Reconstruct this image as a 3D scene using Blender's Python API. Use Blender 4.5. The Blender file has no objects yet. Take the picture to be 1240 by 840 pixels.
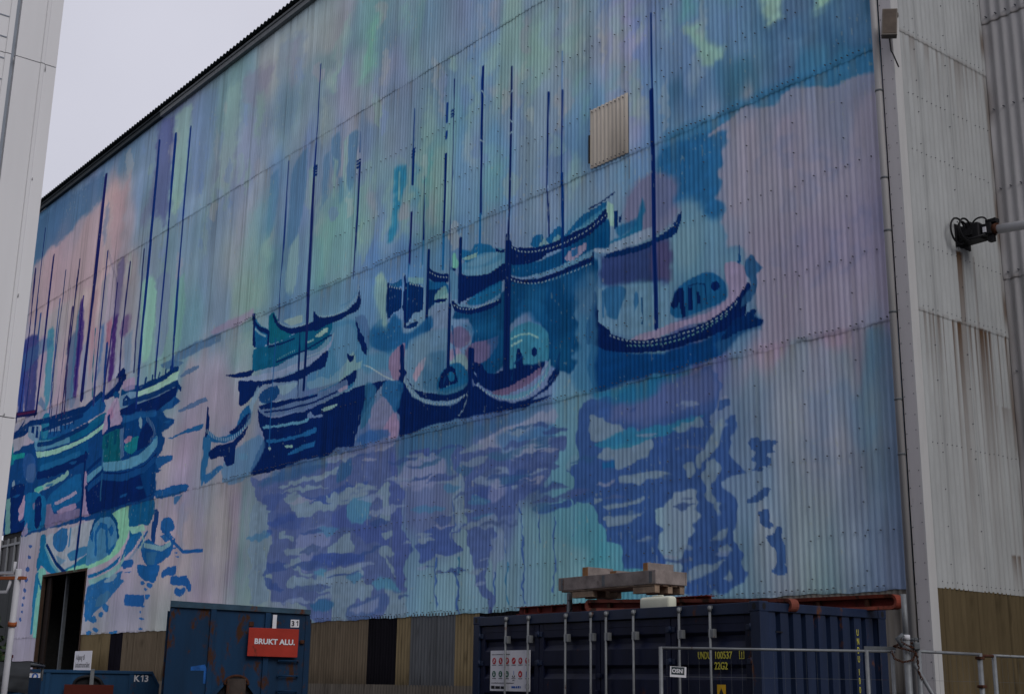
import bpy, bmesh, math, random
import numpy as np
from mathutils import Matrix, Vector
random.seed(7); rng = np.random.default_rng(11)
D = bpy.data; SC = bpy.context.scene; COL = SC.collection
KW = np.array((.385, .350, .415))            # light the wall receives: measured paint colours are divided by it to give base colours

# ------------------------------------------------------------------ helpers
def lin(c):
    c = np.asarray(c, float) / 255.0
    return np.where(c <= 0.04045, c / 12.92, ((c + 0.055) / 1.055) ** 2.4)
def alb(c, k=.4):
    return np.clip(lin(c) / (k * np.array((1, 1.0, 1.10))), 0.006, 0.82)

def nodes_of(m):
    m.use_nodes = True
    nt = m.node_tree
    return nt, nt.nodes, nt.links, nt.nodes['Principled BSDF']

def mat(name, col, rough=0.6, metal=0.0, var=0.25, scale=6.0, rust=0.0, rust_scale=2.5, streak=False, bump=0.0, spec=0.15, rustcol=(0.085, 0.030, 0.012)):
    """Procedural paint or metal: base colour broken up by two noises, with optional rust or dirt patches."""
    m = D.materials.new(name); nt, N, L, B = nodes_of(m)
    B.inputs['Roughness'].default_value = rough; B.inputs['Metallic'].default_value = metal
    B.inputs['Specular IOR Level'].default_value = spec
    tc = N.new('ShaderNodeTexCoord'); mp = N.new('ShaderNodeMapping'); L.new(tc.outputs['Object'], mp.inputs['Vector'])
    if streak: mp.inputs['Scale'].default_value = (1, 1, 0.12)
    n1 = N.new('ShaderNodeTexNoise'); n1.inputs['Scale'].default_value = scale; n1.inputs['Detail'].default_value = 6; n1.inputs['Roughness'].default_value = 0.65
    L.new(mp.outputs['Vector'], n1.inputs['Vector'])
    r1 = N.new('ShaderNodeMapRange'); r1.inputs['From Min'].default_value = 0.25; r1.inputs['From Max'].default_value = 0.75
    r1.inputs['To Min'].default_value = 1 - var; r1.inputs['To Max'].default_value = 1 + var
    L.new(n1.outputs['Fac'], r1.inputs['Value'])
    mx = N.new('ShaderNodeMix'); mx.data_type = 'RGBA'; mx.blend_type = 'MULTIPLY'; mx.inputs['Factor'].default_value = 1
    mx.inputs['A'].default_value = (*col, 1); L.new(r1.outputs['Result'], mx.inputs['B'])
    out = mx.outputs['Result']
    if rust > 0:
        n2 = N.new('ShaderNodeTexNoise'); n2.inputs['Scale'].default_value = rust_scale; n2.inputs['Detail'].default_value = 9; n2.inputs['Roughness'].default_value = 0.72
        mp2 = N.new('ShaderNodeMapping'); mp2.inputs['Scale'].default_value = (1, 1, 0.45); mp2.inputs['Location'].default_value = (3.1, 1.7, 0.4)
        L.new(tc.outputs['Object'], mp2.inputs['Vector']); L.new(mp2.outputs['Vector'], n2.inputs['Vector'])
        r2 = N.new('ShaderNodeMapRange'); r2.inputs['From Min'].default_value = 0.655 - rust * 0.24; r2.inputs['From Max'].default_value = 0.715 - rust * 0.24
        L.new(n2.outputs['Fac'], r2.inputs['Value'])
        m2 = N.new('ShaderNodeMix'); m2.data_type = 'RGBA'; L.new(r2.outputs['Result'], m2.inputs['Factor'])
        L.new(out, m2.inputs['A']); m2.inputs['B'].default_value = (*rustcol, 1); out = m2.outputs['Result']
        r3 = N.new('ShaderNodeMapRange'); r3.inputs['To Min'].default_value = rough; r3.inputs['To Max'].default_value = 0.9
        L.new(r2.outputs['Result'], r3.inputs['Value']); L.new(r3.outputs['Result'], B.inputs['Roughness'])
    L.new(out, B.inputs['Base Color'])
    if bump > 0:
        bp = N.new('ShaderNodeBump'); bp.inputs['Strength'].default_value = bump; bp.inputs['Distance'].default_value = 0.02
        L.new(n1.outputs['Fac'], bp.inputs['Height']); L.new(bp.outputs['Normal'], B.inputs['Normal'])
    return m

def paint_mat(name, rough=0.55, spec=0.3, var=0.10):
    """Sheet metal whose paint lies in the colour attribute 'paint', with fine weathering on top."""
    m = D.materials.new(name); nt, N, L, B = nodes_of(m)
    at = N.new('ShaderNodeAttribute'); at.attribute_name = 'paint'
    tc = N.new('ShaderNodeTexCoord'); mp = N.new('ShaderNodeMapping'); mp.inputs['Scale'].default_value = (1, 1, 0.18)
    L.new(tc.outputs['Object'], mp.inputs['Vector'])
    n1 = N.new('ShaderNodeTexNoise'); n1.inputs['Scale'].default_value = 9; n1.inputs['Detail'].default_value = 7; n1.inputs['Roughness'].default_value = 0.7
    L.new(mp.outputs['Vector'], n1.inputs['Vector'])
    r1 = N.new('ShaderNodeMapRange'); r1.inputs['From Min'].default_value = 0.25; r1.inputs['From Max'].default_value = 0.75
    r1.inputs['To Min'].default_value = 1 - var; r1.inputs['To Max'].default_value = 1 + var; L.new(n1.outputs['Fac'], r1.inputs['Value'])
    mx = N.new('ShaderNodeMix'); mx.data_type = 'RGBA'; mx.blend_type = 'MULTIPLY'; mx.inputs['Factor'].default_value = 1
    L.new(at.outputs['Color'], mx.inputs['A']); L.new(r1.outputs['Result'], mx.inputs['B']); L.new(mx.outputs['Result'], B.inputs['Base Color'])
    B.inputs['Roughness'].default_value = rough; B.inputs['Specular IOR Level'].default_value = spec
    return m

class MB:
    """Collects boxes, tubes and faces into one mesh."""
    def __init__(s): s.v = []; s.f = []; s.sm = []; s.g = []
    def add(s, vs, fs, smooth=False):
        o = len(s.v); s.g.append((o, len(s.f))); s.v += [tuple(map(float, v)) for v in vs]
        for f in fs: s.f.append([i + o for i in f]); s.sm.append(smooth)
        return s
    def box(s, x0, x1, y0, y1, z0, z1, M=None, bev=0.0):
        if bev > 0:
            b = min(bev, (x1-x0)*.45, (y1-y0)*.45, (z1-z0)*.45)
            bm = bmesh.new(); bmesh.ops.create_cube(bm, size=1)
            for v in bm.verts: v.co = Vector((x0+(v.co.x+.5)*(x1-x0), y0+(v.co.y+.5)*(y1-y0), z0+(v.co.z+.5)*(z1-z0)))
            bmesh.ops.bevel(bm, geom=list(bm.edges), offset=b, segments=2, profile=.5, affect='EDGES')
            bm.verts.index_update(); vs = [v.co.copy() for v in bm.verts]; fs = [[v.index for v in f.verts] for f in bm.faces]; bm.free()
        else:
            vs = [Vector((x, y, z)) for x in (x0, x1) for y in (y0, y1) for z in (z0, z1)]
            fs = [(0,1,3,2),(4,6,7,5),(0,4,5,1),(2,3,7,6),(0,2,6,4),(1,5,7,3)]
        if M is not None: vs = [M @ v for v in vs]
        return s.add(vs, fs)
    def tube(s, pts, r, n=10, closed=False, caps=True):
        pts = [Vector(p) for p in pts]; m = len(pts); rs = r if isinstance(r, (list, tuple)) else [r]*m
        vs = []; fs = []; up = None
        for i, p in enumerate(pts):
            a = pts[(i-1) % m] if (closed or i > 0) else p; b = pts[(i+1) % m] if (closed or i < m-1) else p
            t = (b - a).normalized()
            if up is None: up = t.orthogonal().normalized()
            up = (up - t*up.dot(t)).normalized(); w = t.cross(up)
            for k in range(n):
                q = 2*math.pi*k/n; vs.append(p + (up*math.cos(q) + w*math.sin(q))*rs[i])
        for i in range(m if closed else m-1):
            j = (i+1) % m
            for k in range(n): fs.append((i*n+k, i*n+(k+1) % n, j*n+(k+1) % n, j*n+k))
        s.add(vs, fs, True)
        if caps and not closed:
            o = len(s.v) - len(vs)
            s.f.append([o+k for k in range(n)][::-1]); s.sm.append(False)
            s.f.append([o+(m-1)*n+k for k in range(n)]); s.sm.append(False)
        return s
    def sweep(s, path, prof, closed=False):
        """Rectangular or channel profile (2D, closed) swept along a flat path in x, y; the profile is (outward, z)."""
        path = [Vector(p) for p in path]; m = len(path); k = len(prof); vs = []; fs = []
        for i, p in enumerate(path):
            a = path[(i-1) % m] if (closed or i > 0) else p; b = path[(i+1) % m] if (closed or i < m-1) else p
            t = (b-a); t.z = 0; t.normalize(); nrm = Vector((t.y, -t.x, 0))
            for (u, z) in prof: vs.append(p + nrm*u + Vector((0, 0, z)))
        for i in range(m if closed else m-1):
            j = (i+1) % m
            for q in range(k): fs.append((i*k+q, i*k+(q+1) % k, j*k+(q+1) % k, j*k+q))
        s.add(vs, fs)
        if not closed:
            o = len(s.v)-len(vs); s.f.append([o+q for q in range(k)][::-1]); s.sm.append(False); s.f.append([o+(m-1)*k+q for q in range(k)]); s.sm.append(False)
        return s
    def poly(s, pts, d=None):
        """Flat polygon; with d an extrusion by the vector d."""
        n = len(pts); 
        if d is None: return s.add(pts, [list(range(n))])
        d = Vector(d); vs = [Vector(p) for p in pts] + [Vector(p)+d for p in pts]
        return s.add(vs, [list(range(n))[::-1], list(range(n, 2*n))] + [(i, (i+1) % n, n+(i+1) % n, n+i) for i in range(n)])
    def build(s, name, m, parent=None, loc=None, rot=None):
        """Links what was collected; pieces that stand apart from each other become objects of their own."""
        V = np.array(s.v); n = len(s.g); st = [a for a, b in s.g]+[len(s.v)]
        lo = np.array([V[st[i]:st[i+1]].min(0) for i in range(n)]); hi = np.array([V[st[i]:st[i+1]].max(0) for i in range(n)]); size = (hi-lo).max(1)
        par = list(range(n))
        def root(i):
            while par[i] != i: par[i] = par[par[i]]; i = par[i]
            return i
        for i in range(n):
            gap = np.maximum(0, np.maximum(lo[i]-hi[i+1:], lo[i+1:]-hi[i])); d = np.sqrt((gap**2).sum(1))
            for j in np.nonzero(d <= np.maximum(.02, .5*np.maximum(size[i], size[i+1:])))[0]: par[root(i)] = root(i+1+int(j))
        rs = sorted({root(i) for i in range(n)}, key=lambda r: min(k for k in range(n) if root(k) == r))
        if len(rs) == 1 or len(rs) > 100:
            o = s.build1(name, m, parent, loc, rot)
            if len(rs) > 100: o['kind'] = 'stuff'
            return o
        first = None; fs = [b for a, b in s.g]+[len(s.f)]
        for r in rs:
            q = MB()
            for i in range(n):
                if root(i) != r: continue
                off = len(q.v)-st[i]; q.v += s.v[st[i]:st[i+1]]; q.sm += s.sm[fs[i]:fs[i+1]]; q.f += [[k+off for k in f] for f in s.f[fs[i]:fs[i+1]]]
            o = q.build1(name, m, parent, loc, rot); first = first or o
        return first
    def build1(s, name, m, parent=None, loc=None, rot=None):
        me = D.meshes.new(name); me.from_pydata(s.v, [], s.f); 
        for p, q in zip(me.polygons, s.sm): p.use_smooth = q
        me.validate(); bm = bmesh.new(); bm.from_mesh(me); bmesh.ops.recalc_face_normals(bm, faces=list(bm.faces)); bm.to_mesh(me); bm.free()
        return link(name, me, m, parent, loc, rot)

def link(name, me, m, parent=None, loc=None, rot=None):
    o = D.objects.new(name, me); COL.objects.link(o)
    if m is not None and not me.materials: me.materials.append(m)
    if parent is not None: o.parent = parent
    if loc is not None: o.location = loc
    if rot is not None: o.rotation_euler = rot
    return o
def thing(name, label, cat, loc=(0,0,0), rz=0.0, group=None, rot=None):
    o = D.objects.new(name, None); COL.objects.link(o); o.empty_display_size = 0.3
    o.location = loc; o.rotation_euler = rot if rot else (0, 0, rz)
    return tag(o, label, cat, group)
def tag(o, label, cat, group=None):
    o['label'] = label; o['category'] = cat
    if group: o['group'] = group
    return o
def text(name, s, m, parent, size, loc, rot=(math.pi/2, 0, 0), bold=0.0, sx=1.0, align='LEFT', depth=0.002, shear=0.0):
    cu = D.curves.new(name, 'FONT'); cu.body = s; cu.size = size; cu.extrude = depth; cu.offset = bold; cu.align_x = align; cu.shear = shear; cu.resolution_u = 3
    t = D.objects.new(name, cu); COL.objects.link(t); bpy.context.view_layer.update()
    me = D.meshes.new_from_object(t.evaluated_get(bpy.context.evaluated_depsgraph_get())); D.objects.remove(t); D.curves.remove(cu)
    me.name = name; me.materials.clear()
    for v in me.vertices: v.co.x *= sx
    return link(name, me, m, parent, loc, rot)

def grid_mesh(name, P, C, m, parent, keep=None):
    """P rows x cols x 3 points, C colours; one smooth quad sheet (several sheets may be stacked in lists)."""
    vs = []; fs = []; cs = []; o = 0
    for k in range(len(P)):
        R, K = P[k].shape[:2]; vs.append(P[k].reshape(-1, 3)); cs.append(C[k].reshape(-1, 3))
        idx = np.arange(R*K).reshape(R, K) + o
        f = np.stack([idx[:-1, :-1], idx[:-1, 1:], idx[1:, 1:], idx[1:, :-1]], -1)
        if keep is not None and keep[k] is not None: f = f[keep[k]]
        fs.append(f.reshape(-1, 4)); o += R*K
    vs = np.concatenate(vs).astype(np.float32); fs = np.concatenate(fs).astype(np.int32); cs = np.concatenate(cs).astype(np.float32)
    me = D.meshes.new(name); me.vertices.add(len(vs)); me.vertices.foreach_set('co', vs.ravel())
    me.loops.add(fs.size); me.loops.foreach_set('vertex_index', fs.ravel()); me.polygons.add(len(fs))
    me.polygons.foreach_set('loop_start', np.arange(0, fs.size, 4, dtype=np.int32)); me.polygons.foreach_set('loop_total', np.full(len(fs), 4, np.int32))
    me.update(calc_edges=True); me.polygons.foreach_set('use_smooth', np.ones(len(fs), bool))
    a = me.color_attributes.new('paint', 'FLOAT_COLOR', 'POINT'); a.data.foreach_set('color', np.concatenate([cs, np.ones((len(cs), 1), np.float32)], 1).ravel())
    return link(name, me, m, parent)

def vnoise(x, y, seed=0):
    """Smooth value noise for arrays."""
    t = np.random.default_rng(seed).random((256, 256)).astype(np.float32)
    xi = np.floor(x).astype(int); yi = np.floor(y).astype(int); fx = x-xi; fy = y-yi
    fx = fx*fx*(3-2*fx); fy = fy*fy*(3-2*fy); xi &= 255; yi &= 255; x2 = (xi+1) & 255; y2 = (yi+1) & 255
    return (t[yi, xi]*(1-fx)+t[yi, x2]*fx)*(1-fy) + (t[y2, xi]*(1-fx)+t[y2, x2]*fx)*fy

PITCH = 0.13; AMP = 0.0155
def corr(parent, name, origin, ax, length, z0, z1, color, m, label=None, pitch=PITCH, amp=AMP, dz=None, lap=0.0, samples=6, edge=None):
    """A corrugated sheet: origin (x, y) start, ax (dx, dy) running direction; the outside lies to the right of ax."""
    n = max(2, int(round(length/pitch*samples)))+1; s = np.linspace(0, length, n)
    zs = np.linspace(z0, z1, 2 if dz is None else max(2, int((z1-z0)/dz)+1)); S, Z = np.meshgrid(s, zs)
    off = amp*np.cos(2*np.pi*S/pitch) + lap*(1-(Z-z0)/(z1-z0)); nx, ny = ax[1], -ax[0]
    P = np.stack([origin[0]+ax[0]*S+nx*off, origin[1]+ax[1]*S+ny*off, Z], -1)
    if edge is not None: P[0, :, 2] += edge(s)
    C = color(S, Z) if callable(color) else np.broadcast_to(np.asarray(color, np.float32), S.shape+(3,))
    o = grid_mesh(name, [P], [C], m, parent)
    if label: o['label'] = label
    return o

# ------------------------------------------------------------------ camera, sky, light
cam = D.cameras.new('camera'); co = D.objects.new('camera', cam); COL.objects.link(co); SC.camera = co
R = [[0.627134, 0.778765, 0.015109], [-0.189822, 0.171618, -0.966703], [-0.755427, 0.603385, 0.255454]]
co.matrix_world = Matrix(((R[0][0], -R[1][0], -R[2][0], 12.28955), (R[0][1], -R[1][1], -R[2][1], -18.65119), (R[0][2], -R[1][2], -R[2][2], 1.525), (0, 0, 0, 1)))
cam.sensor_width = 36; cam.lens = 1555/1240*36; cam.clip_end = 2000; cam.clip_start = 0.1

w = D.worlds.new('World'); SC.world = w; w.use_nodes = True; N = w.node_tree.nodes; L = w.node_tree.links; bgn = N['Background']
sky = N.new('ShaderNodeTexSky'); sky.sky_type = 'NISHITA'; sky.sun_disc = False; sky.sun_elevation = math.radians(35.5); sky.sun_rotation = math.radians(100.6); sky.air_density = 1.0; sky.dust_density = 3.0
tc = N.new('ShaderNodeTexCoord'); cl = N.new('ShaderNodeTexNoise'); cl.inputs['Scale'].default_value = 2.2; cl.inputs['Detail'].default_value = 5
L.new(tc.outputs['Generated'], cl.inputs['Vector'])
cr = N.new('ShaderNodeMapRange'); cr.inputs['From Min'].default_value = 0.3; cr.inputs['From Max'].default_value = 0.7; cr.inputs['To Min'].default_value = 0.90; cr.inputs['To Max'].default_value = 1.07
L.new(cl.outputs['Fac'], cr.inputs['Value'])
cc = N.new('ShaderNodeMix'); cc.data_type = 'RGBA'; cc.blend_type = 'MULTIPLY'; cc.inputs['Factor'].default_value = 1
cc.inputs['A'].default_value = (6.5, 6.5, 7.4, 1); L.new(cr.outputs['Result'], cc.inputs['B'])
mixs = N.new('ShaderNodeMix'); mixs.data_type = 'RGBA'; mixs.inputs['Factor'].default_value = 0.94
L.new(sky.outputs['Color'], mixs.inputs['A']); L.new(cc.outputs['Result'], mixs.inputs['B']); L.new(mixs.outputs['Result'], bgn.inputs['Color'])
bgn.inputs['Strength'].default_value = 0.1
sun = D.lights.new('sun', 'SUN'); sun.energy = 1.2; sun.angle = math.radians(30); sun.color = (1, 0.97, 0.93); so = D.objects.new('sun', sun); COL.objects.link(so)
so.rotation_euler = Vector((-0.80, 0.15, -0.58)).to_track_quat('-Z', 'Y').to_euler()
SC.view_settings.view_transform = 'Standard'; SC.view_settings.look = 'None'; SC.view_settings.gamma = 1; SC.view_settings.exposure = 0; SC.view_settings.use_curve_mapping = False

# ------------------------------------------------------------------ materials
M_paint = paint_mat('painted_sheet', .8, .03); 
M_core = mat('dark_core', (0.03, 0.03, 0.03), 0.9)
M_white = mat('white_flashing', tuple(alb((116, 114, 120), .40)), 0.5, var=.10, scale=3, streak=True, rust=.06, rustcol=(.18, .13, .10))
M_pipe = mat('pipe_paint', tuple(alb((104, 103, 108), .46)), 0.45, var=.14, scale=5, streak=True)
M_fascia = mat('fascia', (0.16, 0.175, 0.18), 0.6, var=.2)
M_fascia_shade = mat('fascia_shaded', (0.02, 0.03, 0.035), 0.6, var=.2)
M_bolt = mat('bolt_head', (0.06, 0.065, 0.08), 0.6)
M_black = mat('black_rubber', (0.012, 0.012, 0.014), 0.55, var=.3)
M_galv = mat('galvanised', (0.17, 0.18, 0.19), 0.5, 0.3, var=.22, scale=9, rust=.15, rust_scale=4)
M_galvd = mat('dull_galvanised', (0.10, 0.11, 0.12), 0.6, 0.2, var=.25, scale=9, rust=.2, rust_scale=4)
M_rust = mat('rust', (0.06, 0.024, 0.014), 0.85, 0.2, var=.4, scale=20)
M_cont = mat('container_blue', (0.007, 0.0155, 0.043), 0.5, var=.4, scale=3, rust=.15, rust_scale=3.5, streak=True, spec=.25)
M_contd = mat('container_blue_door', (0.006, 0.009, 0.028), 0.5, var=.4, scale=3, rust=.12, rust_scale=3.5, streak=True)
M_yel = mat('yellow_letters', (0.46, 0.42, 0.06), 0.6, var=.35, scale=14)
M_yellab = mat('yellow_label', (0.62, 0.36, 0.02), 0.5, var=.2)
M_board = mat('sign_white', (0.62, 0.62, 0.66), 0.5, var=.06, scale=3)
M_ink = mat('ink_black', (0.02, 0.02, 0.025), 0.6)
M_inkg = mat('ink_grey', (0.14, 0.14, 0.15), 0.6)
M_red = mat('sign_red', (0.31, 0.028, 0.017), 0.5, var=.2, scale=2.5, rust=.22, rust_scale=5, rustcol=(.16, .03, .02))
M_redd = mat('sign_dark_red', (0.075, 0.012, 0.007), 0.6, var=.15, scale=2)
M_icr = mat('icon_red', (0.42, 0.02, 0.03), 0.5, var=.05); M_icg = mat('icon_green', (0.01, 0.10, 0.06), 0.5, var=.05); M_icb = mat('icon_blue', (0.03, 0.10, 0.36), 0.5, var=.05)
M_skip = mat('skip_blue', (0.003, 0.025, 0.066), 0.5, var=.45, scale=2.2, rust=.45, rust_scale=3.4, streak=True, rustcol=(.050, .022, .012))
M_skipr = mat('skip_rim', (0.030, 0.065, 0.10), 0.6, var=.4, scale=4, rust=.33, rust_scale=3)
M_skipd = mat('skip_fitting_blue', (0.006, 0.030, 0.075), 0.6, var=.3, rust=.3, rust_scale=2)  # blue of the bay braces and ladder rungs
M_k13 = mat('low_skip_blue', (0.010, 0.045, 0.105), 0.55, var=.35, scale=3, rust=.2, rust_scale=2.2, streak=True)
M_wood = mat('weathered_wood', (0.20, 0.172, 0.162), 0.85, var=.5, scale=4, bump=.4, rust=.12, rust_scale=7, rustcol=(.07, .055, .045))
M_woodl = mat('pallet_wood', (0.24, 0.175, 0.125), 0.85, var=.4, scale=6, bump=.4)
M_woode = mat('wood_end', (0.25, 0.13, 0.06), 0.9, var=.3, scale=14)
M_orr = mat('rusted_red_steel', (0.19, 0.055, 0.038), 0.8, 0.0, var=.45, scale=5, rust=.5, rust_scale=4, rustcol=(.05, .028, .02))
M_or = mat('orange_steel', (0.17, 0.036, 0.021), 0.65, 0.0, var=.35, scale=5, rust=.42, rust_scale=4, rustcol=(.07, .026, .016))
M_dr = mat('red_steel', (0.13, 0.020, 0.015), 0.7, 0.0, var=.3, scale=5, rust=.3, rust_scale=4, rustcol=(.05, .020, .015))
M_can = mat('plastic_can', (0.55, 0.56, 0.46), 0.45, var=.10, scale=4)
M_lbw = mat('left_white_sheet', (0.66, 0.66, 0.68), 0.4, var=.07, scale=1.5, streak=True)
M_lbg = mat('left_groove', (0.24, 0.27, 0.32), 0.5, var=.1)
M_lamp = mat('lamp_housing', (0.14, 0.125, 0.11), 0.6, var=.2)
M_glassd = mat('lamp_face', (0.075, 0.058, 0.045), 0.35, var=.3)
M_glass = mat('dark_window', (0.02, 0.02, 0.022), 0.4, var=.3, spec=.1)
M_wfr = mat('window_frame', (0.20, 0.21, 0.22), 0.5, var=.15)
M_boom = mat('boom_white', (0.46, 0.46, 0.47), 0.35, var=.08, scale=3)
M_tarp = mat('black_net', (0.028, 0.030, 0.034), 0.8, var=.5, scale=18)
M_pole = mat('pole_white', (0.50, 0.50, 0.53), 0.4, var=.10, scale=4, rust=.05)
M_orp = mat('orange_paint', (0.30, 0.085, 0.03), 0.6, var=.2)
M_rustpost = mat('rust_red_paint', (0.26, 0.06, 0.03), 0.7, var=.15, scale=3)
M_leaf = mat('leaf', (0.035, 0.06, 0.025), 0.7, var=.5, scale=8)
M_tanbox = mat('cardboard', (0.20, 0.13, 0.07), 0.9, var=.15)
M_conc = mat('concrete', (0.20, 0.20, 0.19), 0.9, var=.2, scale=3)

# ------------------------------------------------------------------ ground
asph = mat('asphalt', (0.05, 0.05, 0.052), 0.85, var=.3, scale=3, bump=.2)
g = MB().poly([(-600, -600, 0), (600, -600, 0), (600, 600, 0), (-600, 600, 0)]).build('ground', asph); g['kind'] = 'structure'

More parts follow.
